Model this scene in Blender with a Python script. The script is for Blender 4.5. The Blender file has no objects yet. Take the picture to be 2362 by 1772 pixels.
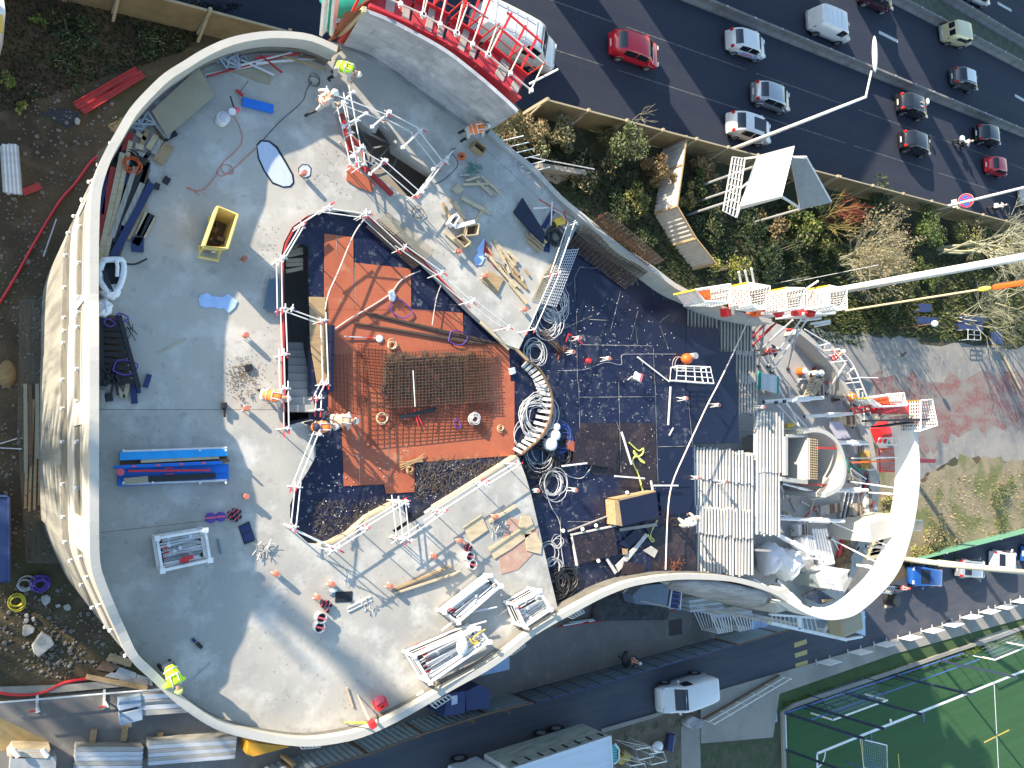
import bpy,math,random
from mathutils import Vector,Matrix
from mathutils.geometry import tessellate_polygon
R=math.radians
ORD='leftmost,second,third,fourth,fifth,sixth,seventh,eighth,ninth,tenth,eleventh,twelfth,thirteenth,fourteenth,fifteenth,sixteenth,seventeenth,eighteenth,nineteenth,twentieth'.split(',')
def OL_(i,lab,side='left',end='rightmost'):
    return (ORD[i] if i or side=='left' else 'topmost')+('' if i==0 else ' from the '+side)+' '+lab
random.seed(7)
U=random.uniform
C=bpy.context.scene.collection
sc=bpy.context.scene
# ---------- camera: 40 m up, looking obliquely down, horizon towards image right ----------
F,NX,NY,H=1880.,-75.,1036.,40.
CX,CY=1181.,886.
_al=(CX-NX,-(CY-NY)); _a=math.atan2(_al[1],_al[0]); _t=math.atan(math.hypot(*_al)/F)
ca,sa,ct,st=math.cos(_a),math.sin(_a),math.cos(_t),math.sin(_t)
RZ=Matrix.Rotation(_a,3,'Z')
along=RZ@Vector((ct,0,st)); perp=RZ@Vector((0,1,0)); fwd=RZ@Vector((st,0,-ct))
RIGHT=along*ca-perp*sa; UP=along*sa+perp*ca
cd=bpy.data.cameras.new('camera'); cam=bpy.data.objects.new('camera',cd); C.objects.link(cam)
cam.matrix_world=Matrix.Translation((0,0,H))@Matrix((RIGHT,UP,-fwd)).transposed().to_4x4()
cd.sensor_width=36; cd.lens=36*F/2362; cd.clip_start=.5; cd.clip_end=3000
sc.camera=cam
# ---------- light ----------
EL,AZ=18.5,-42.   # sun elevation, direction in which shadows fall
w=bpy.data.worlds.new('World'); sc.world=w; w.use_nodes=True
nt=w.node_tree; bg=nt.nodes['Background']
sky=nt.nodes.new('ShaderNodeTexSky'); sky.sky_type='NISHITA'; sky.sun_disc=False
sky.sun_elevation=R(EL); sky.sun_rotation=R(90-(AZ+180)); sky.air_density=1.3; sky.ozone_density=2.0; sky.dust_density=.4
nt.links.new(sky.outputs[0],bg.inputs[0]); bg.inputs[1].default_value=.15
sl=bpy.data.lights.new('sun','SUN'); sl.energy=5.0; sl.angle=R(.53); sl.color=(1,.86,.68)
so=bpy.data.objects.new('sun',sl); C.objects.link(so)
sd=Vector((math.cos(R(EL))*math.cos(R(AZ)),math.cos(R(EL))*math.sin(R(AZ)),-math.sin(R(EL))))
so.rotation_euler=sd.to_track_quat('-Z','Y').to_euler(); so.location=(0,0,60)
vs=sc.view_settings; vs.view_transform='Standard'; vs.look='None'; vs.exposure=1.3; vs.gamma=1
sc.render.film_transparent=False
# ---------- photo point -> point at real height z ----------
def P(x,y,z=0.):
    d=RIGHT*(x-CX)-UP*(y-CY)+fwd*F
    k=(z-H)/d.z
    return Vector((d.x*k,d.y*k,z))
OX=[0,590,1180,1762]; OY=[0,440,880,1322]; KS=2212/600
def K(c,r,x,y,z=0.): return P(OX[c]+x/KS,OY[r]+y/KS,z)
def PL(pts,z=0.): return [P(x,y,z) for x,y in pts]
def KL(c,r,pts,z=0.): return [K(c,r,x,y,z) for x,y in pts]
# ---------- materials ----------
MC={}
def M(name,base,layers=(),rough=.8,metal=0.,bump=None,wave=None,alpha=None,spec=.5,coat=0.,emit=0):
    """layers: (scale,detail,lo,hi,colour,strength)"""
    if name in MC: return MC[name]
    m=bpy.data.materials.new(name); m.use_nodes=True; n=m.node_tree.nodes; l=m.node_tree.links
    b=n['Principled BSDF']; b.inputs['Roughness'].default_value=rough; b.inputs['Metallic'].default_value=metal
    b.inputs['Specular IOR Level'].default_value=spec; b.inputs['Coat Weight'].default_value=coat
    tc=n.new('ShaderNodeTexCoord')
    def noise(s,det,off=0):
        t=n.new('ShaderNodeTexNoise'); t.inputs['Detail'].default_value=det
        t.inputs['Roughness'].default_value=.62
        mp=n.new('ShaderNodeMapping'); l.new(tc.outputs['Object'],mp.inputs[0])
        sx=s if isinstance(s,tuple) else (s,s,s)
        mp.inputs['Scale'].default_value=sx; mp.inputs['Location'].default_value=(off*3.7,off*1.9,off)
        l.new(mp.outputs[0],t.inputs[0]); t.inputs['Scale'].default_value=1.
        return t.outputs[0]
    cur=None
    for i,(s,det,lo,hi,col,stg) in enumerate(layers):
        f=noise(s,det,i+1); mr=n.new('ShaderNodeMapRange'); mr.inputs[1].default_value=lo; mr.inputs[2].default_value=hi
        mr.inputs[4].default_value=stg; l.new(f,mr.inputs[0])
        mx=n.new('ShaderNodeMix'); mx.data_type='RGBA'
        if cur is None: mx.inputs[6].default_value=(*base,1)
        else: l.new(cur,mx.inputs[6])
        mx.inputs[7].default_value=(*col,1); l.new(mr.outputs[0],mx.inputs[0]); cur=mx.outputs[2]
    if cur is None: b.inputs['Base Color'].default_value=(*base,1)
    else: l.new(cur,b.inputs['Base Color'])
    h=None
    if bump: h=noise(bump[0],4,9); dist=bump[1]
    if wave:
        wv=n.new('ShaderNodeTexWave'); wv.bands_direction=wave[0]; wv.inputs['Scale'].default_value=wave[1]
        wv.inputs['Distortion'].default_value=wave[3] if len(wave)>3 else 0
        l.new(tc.outputs['Object'],wv.inputs[0]); h=wv.outputs[0]; dist=wave[2]
    if h:
        bp=n.new('ShaderNodeBump'); bp.inputs['Distance'].default_value=dist; bp.inputs['Strength'].default_value=.8
        l.new(h,bp.inputs['Height']); l.new(bp.outputs[0],b.inputs['Normal'])
    if alpha is not None: b.inputs['Alpha'].default_value=alpha
    if emit:
        b.inputs['Emission Color'].default_value=(*base,1); b.inputs['Emission Strength'].default_value=emit
    MC[name]=m; return m
def S(name,c,rough=.5,metal=0.,**k):      # plain painted / metal with light wear
    d=tuple(x*.62 for x in c)
    return M(name,c,[(3,5,.45,.75,d,.6)],rough=rough,metal=metal,**k)
conc=M('deck_concrete',(.44,.415,.36),[(.3,6,.42,.6,(.33,.325,.30),.8),(.8,8,.5,.66,(.60,.58,.53),.75),(2.2,6,.58,.68,(.27,.26,.235),.5),(7,6,.62,.72,(.16,.15,.13),.5),((9,1.2,1),5,.6,.75,(.5,.49,.47),.3),(40,2,.68,.75,(.1,.09,.08),.6)],rough=.75,bump=(30,.004))  # pale cloudy layer: laitance, with whitish glare put into the colour
concw=M('wall_concrete',(.40,.385,.35),[(.6,6,.45,.65,(.36,.35,.33),.7),((3,3,.5),6,.5,.7,(.27,.265,.25),.55),(20,3,.66,.72,(.16,.15,.14),.6)],rough=.7,bump=(25,.004))
concf=M('facade_concrete',(.47,.45,.40),[((2,2,.3),6,.5,.7,(.42,.4,.35),.7),(1.5,5,.5,.7,(.5,.47,.41),.5)],rough=.7,bump=(15,.006))
concd=M('dark_formed_concrete',(.31,.30,.305),[((.7,3,3),7,.42,.6,(.17,.16,.16),.8),(1.1,8,.52,.62,(.42,.4,.4),.7),(25,3,.64,.72,(.07,.07,.07),.6)],rough=.6,bump=(20,.004))
conclow=M('lower_floor_concrete',(.36,.355,.34),[(.5,6,.45,.65,(.27,.26,.25),.7),(2,7,.55,.7,(.5,.48,.46),.5),(25,3,.66,.72,(.12,.11,.1),.5)],rough=.8,bump=(25,.004))
black=M('black_film_plywood',(.009,.013,.042),[(.8,8,.52,.66,(.055,.06,.08),.55),(5,8,.57,.68,(.22,.22,.22),.65),((1,9,1),4,.66,.72,(.25,.24,.22),.4),(26,4,.67,.71,(.4,.38,.35),.6)],rough=.38,bump=(9,.002))
blackc=M('clean_black_film_plywood',(.009,.013,.036),[(2,7,.6,.72,(.06,.065,.08),.4)],rough=.32)
brownf=M('brown_black_film_plywood',(.022,.014,.018),[(1.2,8,.52,.66,(.08,.05,.045),.6),(6,8,.6,.68,(.25,.22,.2),.5),(28,3,.66,.7,(.5,.45,.4),.7)],rough=.4)
redp=M('red_plywood',(.43,.12,.055),[(.7,5,.42,.62,(.32,.08,.04),.6),(3,6,.58,.7,(.5,.2,.09),.45),(1.3,8,.6,.68,(.5,.3,.16),.5),(45,2,.68,.73,(.6,.5,.4),.6)],rough=.5)
wood=M('raw_timber',(.42,.29,.15),[((2,9,9),6,.45,.7,(.27,.17,.085),.7),(3,4,.6,.75,(.6,.5,.36),.6)],rough=.8)
woodp=M('pale_timber',(.56,.46,.30),[((2,9,9),6,.45,.7,(.36,.27,.16),.7)],rough=.8)
woodg=M('grey_timber',(.40,.375,.33),[((14,1.2,3),6,.42,.68,(.2,.18,.16),.75)],rough=.85)
woodw=M('bleached_timber',(.58,.57,.54),[((14,1.2,3),6,.42,.68,(.27,.25,.23),.75)],rough=.85)
woodd=M('dark_timber',(.16,.10,.06),[((2,9,9),6,.45,.7,(.08,.05,.03),.7)],rough=.85)
ply=M('yellowed_plywood',(.36,.31,.21),[(.9,6,.45,.65,(.27,.24,.17),.7),(2.5,6,.56,.7,(.42,.28,.17),.7),(12,4,.66,.72,(.12,.1,.08),.7)],rough=.75)
galv=S('galvanised_steel',(.72,.73,.74),.38,.35)
dgalv=S('dull_galvanised_steel',(.42,.43,.43),.5,.3)
white=S('white_paint',(.80,.79,.76),.45)
grey=S('grey_plastic',(.35,.36,.37),.6)
red=S('red_paint',(.62,.03,.035),.4)
redd=S('dull_red_paint',(.42,.035,.03),.55)
orng=S('orange_paint',(.75,.13,.02),.5)
yelp=S('pale_yellow_paint',(.78,.60,.20),.45)
yel=S('yellow_paint',(.72,.47,.05),.45)
blue=S('blue_paint',(.01,.16,.62),.35)
azure=S('azure_paint',(.02,.34,.75),.35)
navy=S('navy_paint',(.02,.035,.12),.45)
blk=M('black_rubber',(.018,.018,.02),rough=.5)
purp=S('purple_webbing',(.10,.05,.30),.7)
rust=S('rusty_rebar',(.22,.075,.035),.75,.1)
steel=S('dark_rebar',(.15,.10,.07),.6,.4)
salmon=S('salmon_plastic',(.50,.17,.12),.6)
pinkr=S('bright_pink_tape',(.75,.12,.16),.5)
foam=S('pale_blue_insulation',(.42,.58,.85),.7)
oval=M('insulation_plug',(.50,.56,.68),[((8,1,1),4,.45,.7,(.40,.46,.60),.6)],rough=.5)
bagw=M('white_bag_fabric',(.86,.86,.87),[(4,5,.5,.75,(.66,.67,.7),.5)],rough=.7,bump=(9,.03))
netg=S('green_netting',(.02,.42,.30),.7)
mud=M('mud',(.10,.075,.05),[(2,6,.4,.6,(.05,.04,.03),.8)],rough=.9)
glass=M('dark_car_glass',(.012,.016,.022),rough=.06,spec=.8)
tyre=M('tyre',(.02,.02,.02),rough=.8); rimm=S('alloy_rim',(.5,.5,.52),.35,.6)
lampr=M('red_lamp_lens',(.55,.02,.02),rough=.2); lampw=M('clear_lamp_lens',(.75,.76,.78),rough=.12)
plate=S('plate_white',(.75,.75,.7),.5)
skin=M('skin',(.50,.29,.20),rough=.6); helm=S('helmet_white',(.83,.83,.80),.35)
# ---------- mesh builder ----------
class MB:
    def __init__(s): s.v=[]; s.f=[]; s.m=[]
    def add(s,vs,fs,mi=0):
        o=len(s.v); s.v+=[Vector(v) for v in vs]; s.f+=[tuple(i+o for i in f) for f in fs]; s.m+=[mi]*len(fs); return s
    def box(s,c,d,rz=0,mi=0,rot=None):
        c=Vector(c); M3=rot if rot else Matrix.Rotation(rz,3,'Z')
        vs=[c+M3@Vector((x*d[0]/2,y*d[1]/2,z*d[2]/2)) for x in(-1,1) for y in(-1,1) for z in(-1,1)]
        return s.add(vs,[(0,1,3,2),(4,6,7,5),(0,4,5,1),(2,3,7,6),(0,2,6,4),(1,5,7,3)],mi)
    def beam(s,p,q,w,h,mi=0):
        p=Vector(p);q=Vector(q); a=(q-p); L=a.length; a=a.normalized()
        up=Vector((0,0,1)) if abs(a.z)<.95 else Vector((1,0,0))
        b=up.cross(a).normalized(); u=a.cross(b)
        return s.box((p+q)/2,(L,w,h),mi=mi,rot=Matrix((a,b,u)).transposed())
    def path(s,pts,r,n=6,mi=0,closed=False,cap=True):
        pts=[Vector(p) for p in pts]; N=len(pts); rings=[]; prev=None
        for i,p in enumerate(pts):
            if closed: t=pts[(i+1)%N]-pts[i-1]
            else: t=pts[min(i+1,N-1)]-pts[max(i-1,0)]
            if t.length<1e-9: t=Vector((1,0,0))
            t=t.normalized()
            if prev is None:
                up=Vector((0,0,1)) if abs(t.z)<.9 else Vector((1,0,0)); b=up.cross(t).normalized()
            else:
                b=(prev-t*prev.dot(t)); b=b.normalized() if b.length>1e-6 else Vector((0,1,0))
            prev=b; u=t.cross(b); rr=r[i] if isinstance(r,(list,tuple)) else r
            rings.append([p+b*rr*math.cos(2*math.pi*k/n)+u*rr*math.sin(2*math.pi*k/n) for k in range(n)])
        vs=[v for g in rings for v in g]; fs=[]
        for i in range(N if closed else N-1):
            j=(i+1)%N
            for k in range(n): fs.append((i*n+k,j*n+k,j*n+(k+1)%n,i*n+(k+1)%n))
        if cap and not closed: fs+=[tuple(range(n)),tuple(reversed(range((N-1)*n,N*n)))]
        return s.add(vs,fs,mi)
    def tube(s,p,q,r,n=8,mi=0): return s.path([p,q],r,n,mi)
    def prism(s,poly,z0,z1,holes=(),mi=0):
        loops=[[Vector((p[0],p[1],0)) for p in poly]]+[[Vector((p[0],p[1],0)) for p in h] for h in holes]
        flat=[p for lp in loops for p in lp]; tri=tessellate_polygon(loops); n=len(flat)
        vs=[(p.x,p.y,z0) for p in flat]+[(p.x,p.y,z1) for p in flat]; fs=[]
        for t in tri:
            a,b,c=[flat[i] for i in t]
            if (b-a).cross(c-a).z<0: t=(t[0],t[2],t[1])
            fs.append(tuple(i+n for i in t)); fs.append(tuple(reversed(t)))
        o=0
        for lp in loops:
            L=len(lp); ar=sum(lp[i].x*lp[(i+1)%L].y-lp[(i+1)%L].x*lp[i].y for i in range(L))
            for i in range(L):
                j=(i+1)%L; q=(o+i,o+j,o+j+n,o+i+n)
                fs.append(q if ar>0 else tuple(reversed(q)))
            o+=L
        return s.add(vs,fs,mi)
    def sheet(s,poly,z,mi=0,holes=()):
        loops=[[Vector((p[0],p[1],0)) for p in poly]]+[[Vector((p[0],p[1],0)) for p in h] for h in holes]
        flat=[p for lp in loops for p in lp]; fs=[]
        for t in tessellate_polygon(loops):
            a,b,c=[flat[i] for i in t]
            fs.append(t if (b-a).cross(c-a).z>0 else (t[0],t[2],t[1]))
        return s.add([(p.x,p.y,z) for p in flat],fs,mi)
    def wall(s,path,thick,z0,z1,off=0,mi=0,lean=0,closed=False):
        """thick wall along xy path; z0,z1 numbers or lists; off = offset to the left of travel"""
        p=[Vector((q[0],q[1],0)) for q in path]; N=len(p); nn=[]
        for i in range(N):
            t=(p[(i+1)%N]-p[i-1]) if closed else p[min(i+1,N-1)]-p[max(i-1,0)]
            t.normalize(); nn.append(Vector((-t.y,t.x,0)))
        g=lambda z,i: z[i] if isinstance(z,(list,tuple)) else z
        vs=[]
        for i in range(N):
            a=p[i]+nn[i]*off; b=p[i]+nn[i]*(off+thick); l=nn[i]*lean
            vs+=[(a.x,a.y,g(z0,i)),(b.x,b.y,g(z0,i)),(b.x+l.x,b.y+l.y,g(z1,i)),(a.x+l.x,a.y+l.y,g(z1,i))]
        fs=[]
        for i in range(N if closed else N-1):
            j=(i+1)%N
            for k in range(4): fs.append((i*4+k,i*4+(k+1)%4,j*4+(k+1)%4,j*4+k))
        if not closed: fs+=[(0,3,2,1),((N-1)*4,(N-1)*4+1,(N-1)*4+2,(N-1)*4+3)]
        return s.add(vs,fs,mi)
    def ball(s,c,r,n=8,m=6,mi=0,half=False,rot=None):
        c=Vector(c); r=r if isinstance(r,(tuple,list)) else (r,r,r); vs=[]; fs=[]
        for i in range(m+1):
            th=(math.pi/2 if half else math.pi)*i/m
            for k in range(n):
                ph=2*math.pi*k/n; q=Vector((r[0]*math.sin(th)*math.cos(ph),r[1]*math.sin(th)*math.sin(ph),r[2]*math.cos(th)))
                vs.append(c+(rot@q if rot else q))
        for i in range(m):
            for k in range(n): fs.append((i*n+k,(i+1)*n+k,(i+1)*n+(k+1)%n,i*n+(k+1)%n))
        return s.add(vs,fs,mi)
    def quad(s,a,b,c,d,mi=0): return s.add([a,b,c,d],[(0,1,2,3)],mi)
WLc={}
def obj(name,mb,mat,parent=None,label=None,smooth=False,bev=0,origin=None):
    me=bpy.data.meshes.new(name)
    if parent is not None: o0=WLc[parent.name]
    elif origin is not None: o0=Vector(origin)
    else:
        xs=[v.x for v in mb.v]; ys=[v.y for v in mb.v]; o0=Vector(((min(xs)+max(xs))/2,(min(ys)+max(ys))/2,min(v.z for v in mb.v)))
    me.from_pydata([v-o0 for v in mb.v],[],mb.f)
    mats=mat if isinstance(mat,(list,tuple)) else [mat]
    for m in mats: me.materials.append(m)
    if len(mats)>1: me.polygons.foreach_set('material_index',mb.m)
    if smooth: me.polygons.foreach_set('use_smooth',[True]*len(me.polygons))
    me.update(); o=bpy.data.objects.new(name,me); C.objects.link(o)
    if parent is not None: o.parent=parent
    else: o.location=o0
    WLc[o.name]=o0
    if bev:
        b=o.modifiers.new('bevel','BEVEL'); b.width=bev; b.segments=2; b.limit_method='ANGLE'
    if label: o['label']=label
    return o
def tag(o,label,cat,group=None,kind=None):
    if kind: o['kind']=kind
    if label: o['label']=label
    if cat: o['category']=cat
    if group: o['group']=group
    return o
def one(name,label,cat,mb,mat,group=None,**k): return tag(obj(name,mb,mat,**k),label,cat,group)
def struct(name,mb,mat,label=None):
    o=obj(name,mb,mat); o['kind']='structure'
    if label: o['label']=label
    return o
def thing(name,label,cat,loc,group=None):
    o=bpy.data.objects.new(name,None); C.objects.link(o); o.location=loc; o.empty_display_size=.3
    WLc[o.name]=Vector(loc); return tag(o,label,cat,group)
def dup(root,loc,rz=0,label=None,group=None,scale=None):
    r=root.copy(); C.objects.link(r); r.location=loc; r.rotation_euler=(0,0,rz)
    if label: r['label']=label
    if group: r['group']=group
    if scale: r.scale=scale
    for ch in root.children:
        c=ch.copy(); C.objects.link(c); c.parent=r
        for g in ch.children:
            d=g.copy(); C.objects.link(d); d.parent=c
    return r
def lerp(a,b,t): return a+(b-a)*t
def smoothpath(pts,k=4):      # catmull-rom
    pts=[Vector(p) for p in pts]; out=[]
    for i in range(len(pts)-1):
        p0=pts[max(i-1,0)];p1=pts[i];p2=pts[i+1];p3=pts[min(i+2,len(pts)-1)]
        for j in range(k):
            t=j/k; out.append(.5*((2*p1)+(p2-p0)*t+(2*p0-5*p1+4*p2-p3)*t*t+(3*p1-p0-3*p2+p3)*t**3))
    out.append(pts[-1]); return out
def V3(v,z): return Vector((v[0],v[1],z))
# ================= SETTING =================
N3=Vector((.669,.743,0)); D3=Vector((.743,-.669,0))
def ST(s,t,z=0): return N3*s+D3*t+Vector((0,0,z))
dirt=M('dirt',(.10,.066,.034),[(.25,6,.42,.6,(.035,.028,.018),.8),(1.2,8,.5,.66,(.12,.09,.055),.7),(9,6,.64,.72,(.2,.18,.15),.6),(25,4,.6,.66,(.03,.025,.02),.7),(.12,4,.52,.6,(.05,.06,.02),.6)],rough=.95,bump=(6,.06))
struct('ground',MB().sheet([(-600,-700),(900,-700),(900,700),(-600,700)],0),dirt)
asph=M('asphalt',(.020,.026,.046),[((.05,.8,1),4,.4,.65,(.030,.036,.052),.6),(60,2,.55,.7,(.08,.08,.08),.4),(18,2,.735,.75,(.8,.8,.75),1.)],rough=.82,spec=.35,bump=(90,.002))
mw=[(-300,20.1),(600,20.1),(600,140),(-300,140)]
struct('motorway',MB().sheet(mw,.004),asph)
paint=M('road_paint',(.62,.62,.58),[(8,5,.45,.6,(.3,.3,.3),.7)],rough=.7)
def strip(a,b,w,z,mb):
    a=Vector((a[0],a[1],0));b=Vector((b[0],b[1],0));t=(b-a).normalized();n=Vector((-t.y,t.x,0))*w/2
    return mb.add([V3(a-n,z),V3(b-n,z),V3(b+n,z),V3(a+n,z)],[(0,1,2,3)])
def lanes():
    m=MB()
    for a,b in (((1245,104),(2277,435)),((1270,0),(2362,390))):
        A=P(*a);B=P(*b); L=(B-A).length; d=(B-A)/L; k=-20.
        while k<L+40:
            strip(A+d*k,A+d*(k+12),.07,.009,m); k+=13.2
    return m
m=lanes(); struct('lane_line',m,M('worn_road_paint',(.16,.16,.16),[(3,5,.4,.6,(.07,.07,.07),.9)],rough=.8))
m=MB()
for a,b in (((2027,74),(2071,96)),((2341,220),(2385,245)),((2301,7),(2333,25)),((1950,-22),(1985,-4))): strip(P(*a),P(*b),.3,.009,m)
struct('lane_dash',m,paint)
# median barriers
cb=M('barrier_concrete',(.20,.195,.19),[(1,6,.45,.65,(.10,.10,.10),.7),(12,4,.6,.7,(.05,.05,.05),.6)],rough=.85)
def barrier(pa,pb,label,h=.85):
    A=P(*pa);B=P(*pb); L=(B-A).length; d=(B-A)/L; n=Vector((-d.y,d.x,0))
    t=thing('concrete_barrier',label,'barrier',V3((A+B)/2,.01),'concrete barriers between the carriageways')
    m=MB(); sec=[(-.32,0),(-.3,.12),(-.12,.35),(-.09,h),(.09,h),(.12,.35),(.3,.12),(.32,0)]
    for e in (0,1):
        for (o,z) in sec: m.v.append((A if e==0 else B)+n*o+Vector((0,0,z+.01)))
    k=len(sec); m.f+=[(i,i+1,i+1+k,i+k) for i in range(k-1)]+[tuple(range(k)),tuple(range(2*k-1,k-1,-1))]; m.m+=[0]*(k+1)
    obj('kerb_body',m,cb,t)
    x=1.5; j=0
    while x<L and j<36:
        q=A+d*x; m=MB().box(V3(q,h+.03),(.22,.12,.06),math.atan2(d.y,d.x)); obj('lifting_bracket',m,dgalv,t); x+=3.1; j+=1
barrier((1480,-45),(2362,312),'long grey concrete barrier dividing the near lanes from the middle lanes')
barrier((2040,-8),(2400,180),'concrete barrier beside the cream van, near edge of the mossy strip')
barrier((2165,-8),(2400,130),'concrete barrier on the far edge of the mossy strip, top right corner')
moss=M('mossy_gravel',(.10,.11,.08),[(1.5,8,.45,.6,(.05,.07,.04),.8),(9,5,.6,.66,(.25,.27,.22),.7)],rough=.95)
struct('median_strip',MB().sheet(PL([(2045,-8),(2400,176),(2400,134),(2170,-8)]),.012),moss)
# street and neighbouring surfaces
street=PL([(400,1800),(690,1775),(1180,1601),(1641,1474),(1800,1440),(2000,1375),(2090,1330),(2150,1262),(2362,1215),(2700,1170),(2700,1310),(2362,1388),(2209,1432),(1762,1561),(1386,1690),(1060,1800),(900,1900),(200,1900)])
struct('street',MB().sheet(street,.005),M('street_asphalt',(.048,.057,.08),[((.3,2,1),4,.4,.65,(.09,.088,.095),.6),(50,2,.55,.7,(.10,.10,.10),.4)],rough=.85))
m=MB()
for a,b,c,d in (((256,596),(361,562),(366,600),(260,636)),((261,684),(366,651),(369,690),(265,722)),((265,772),(369,740),(373,775),(270,806))):
    m.sheet(KL(3,3,[a,b,c,d]),.011)
struct('road_marking',m,M('yellow_road_paint',(.50,.40,.13),[(6,5,.45,.6,(.38,.31,.12),.7)],rough=.7))
pave=M('pavement_slab',(.30,.28,.24),[(.4,5,.42,.6,(.22,.21,.19),.7),(14,4,.62,.7,(.12,.11,.09),.5)],rough=.85,bump=(30,.003))
walk=PL([(1762,1561),(2209,1432),(2362,1388),(2800,1290),(2800,1330),(2362,1425),(2060,1508),(1795,1600),(1780,1700),(1615,1714),(1614,1623),(1614,1604)])
struct('pavement',MB().prism(walk,0,.12),pave)
m=MB(); m.wall(PL([(1386,1690),(1500,1657),(1614,1615)]),.25,0,.12)
struct('kerb',m,pave)
apron=PL([(-40,1625),(240,1592),(370,1580),(600,1480),(1200,1200),(1700,1200),(2060,1290),(1858,1440),(1641,1474),(1180,1601),(690,1775),(400,1800),(300,1860),(-60,1860)])
struct('site_apron',MB().sheet(apron,.006),M('apron_concrete',(.20,.19,.175),[(.3,6,.42,.6,(.14,.135,.13),.8),(1.5,7,.55,.68,(.28,.26,.23),.6),(12,4,.62,.7,(.07,.06,.05),.6)],rough=.85,bump=(20,.004)))
grass=M('grass_soil',(.045,.085,.025),[(.6,6,.45,.6,(.03,.06,.018),.8),(14,5,.5,.62,(.08,.13,.03),.7)],rough=.95,bump=(20,.04))
gs=PL([(1795,1600),(2060,1508),(2362,1425),(2900,1310),(2900,1330),(2362,1455),(1812,1640),(1640,1700),(1625,1712)])
struct('grass_verge',MB().sheet(gs,.008),grass)
struct('lawn',MB().sheet(PL([(1614,1716),(1800,1650),(1812,1640),(1812,1860),(1614,1860)]),.007),M('patchy_grass',(.05,.07,.03),[(1.2,7,.45,.6,(.10,.095,.07),.8),(12,5,.5,.62,(.035,.06,.02),.7)],rough=.95,bump=(20,.04)))
struct('side_ground',MB().sheet(PL([(1386,1690),(1614,1615),(1614,1860),(1300,1860),(1380,1720)]),.0065),M('sandy_ground',(.15,.125,.09),[(1.0,7,.45,.6,(.09,.08,.055),.8),(14,5,.6,.66,(.28,.26,.2),.6),(.8,4,.55,.6,(.05,.06,.03),.8)],rough=.95))
struct('path',MB().prism(PL([(1570,1676),(1612,1662),(1618,1860),(1572,1860)]),0,.05),pave)
# pitch
turf=M('artificial_turf',(.020,.082,.020),[((.05,2.2,1),3,.42,.6,(.028,.10,.03),.8),(30,3,.5,.62,(.02,.08,.02),.5)],rough=.9,bump=(60,.01))
pt=PL([(1815,1643),(2362,1460),(2900,1330),(3000,1900),(1825,1900)])
struct('football_pitch',MB().prism(pt,0,.02),turf)
m=MB()
def kline(c,r,a,b,w,z=.024): strip(K(c,r,*a),K(c,r,*b),w,z,m)
kline(3,3,(820,1385),(2212,830),.22); kline(3,3,(820,1385),(450,1535),.2); kline(3,3,(450,1535),(455,1700),.2); kline(3,3,(1955,930),(1995,1700),.12)
for i in range(6):
    a0=i/6*R(90);a1=(i+1)/6*R(90); o=K(3,3,450,1535); rr=1.0
    # corner arc
    strip(o+Vector((math.cos(-R(85)+a0*.95)*rr,math.sin(-R(85)+a0*.95)*rr,0)),o+Vector((math.cos(-R(85)+a1*.95)*rr,math.sin(-R(85)+a1*.95)*rr,0)),.13,.024,m)
struct('pitch_marking',m,white)
m=MB(); strip(K(3,3,1870,1440),K(3,3,2085,1333),.12,.028,m); strip(K(3,3,1140,1535),K(3,3,1152,1700),.1,.028,m); strip(K(3,3,833,1420),K(3,3,846,1700),.1,.028,m)
struct('pitch_marking',m,yel)
m=MB(); m.wall(PL([(1812,1860),(1805,1641),(1830,1630),(2362,1450),(2900,1322)]),.3,0,.2)
struct('pitch_kerb',m,pave)
def rag(pl,amp,k=10):
    rr=random.Random(5); out=[]
    for i in range(len(pl)):
        a=pl[i];b=pl[(i+1)%len(pl)]
        for j in range(k): out.append(lerp(a,b,j/k)+Vector((rr.uniform(-amp,amp),rr.uniform(-amp,amp),0)))
    return out
# sports ground right
court=PL([(1860,765),(2010,770),(2120,790),(2362,800),(2800,820),(2800,1060),(2362,1070),(2210,1055),(2120,1110),(2070,1080),(1990,1000),(1860,900)])
struct('sports_ground',MB().sheet(rag(court,.35),.006),M('court_surface',(.27,.25,.22),[(.25,6,.42,.6,(.18,.18,.175),.8),(1.5,7,.55,.66,(.36,.32,.25),.6),(9,5,.63,.7,(.06,.05,.04),.8)],rough=.9))
redt=PL([(2010,872),(2120,868),(2362,872),(2800,880),(2800,980),(2362,985),(2200,1010),(2120,1055),(2075,1050),(2068,975),(2030,960)])
struct('worn_red_track',MB().sheet(rag(redt,.7),.010),M('red_court',(.20,.09,.085),[((.35,.7,1),8,.42,.60,(.21,.19,.17),1.),(3,8,.5,.62,(.21,.19,.17),.8)],rough=.9))
sandy=PL([(1960,1060),(2070,1085),(2120,1110),(2210,1055),(2362,1070),(2800,1060),(2800,1190),(2362,1232),(2100,1290),(1940,1300)])
struct('sandy_bank',MB().sheet(rag(sandy,.5),.008),M('sandy_soil',(.27,.22,.14),[(.5,6,.45,.6,(.19,.165,.10),.8),(.35,5,.5,.58,(.10,.13,.03),.75),(12,5,.58,.66,(.10,.085,.05),.7),(18,5,.62,.7,(.45,.4,.3),.6)],rough=.95,bump=(8,.05)))
struct('verge_soil',MB().sheet([(18,13.5),(60,9),(64,3.2),(95,3.5),(160,5),(160,20),(18,20.05)],.003),M('shrubby_soil',(.05,.05,.025),[(.5,6,.45,.6,(.03,.045,.015),.8),(1.2,7,.55,.66,(.12,.09,.05),.7),(12,5,.55,.66,(.02,.02,.01),.8)],rough=.95,bump=(4,.15)))
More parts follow.
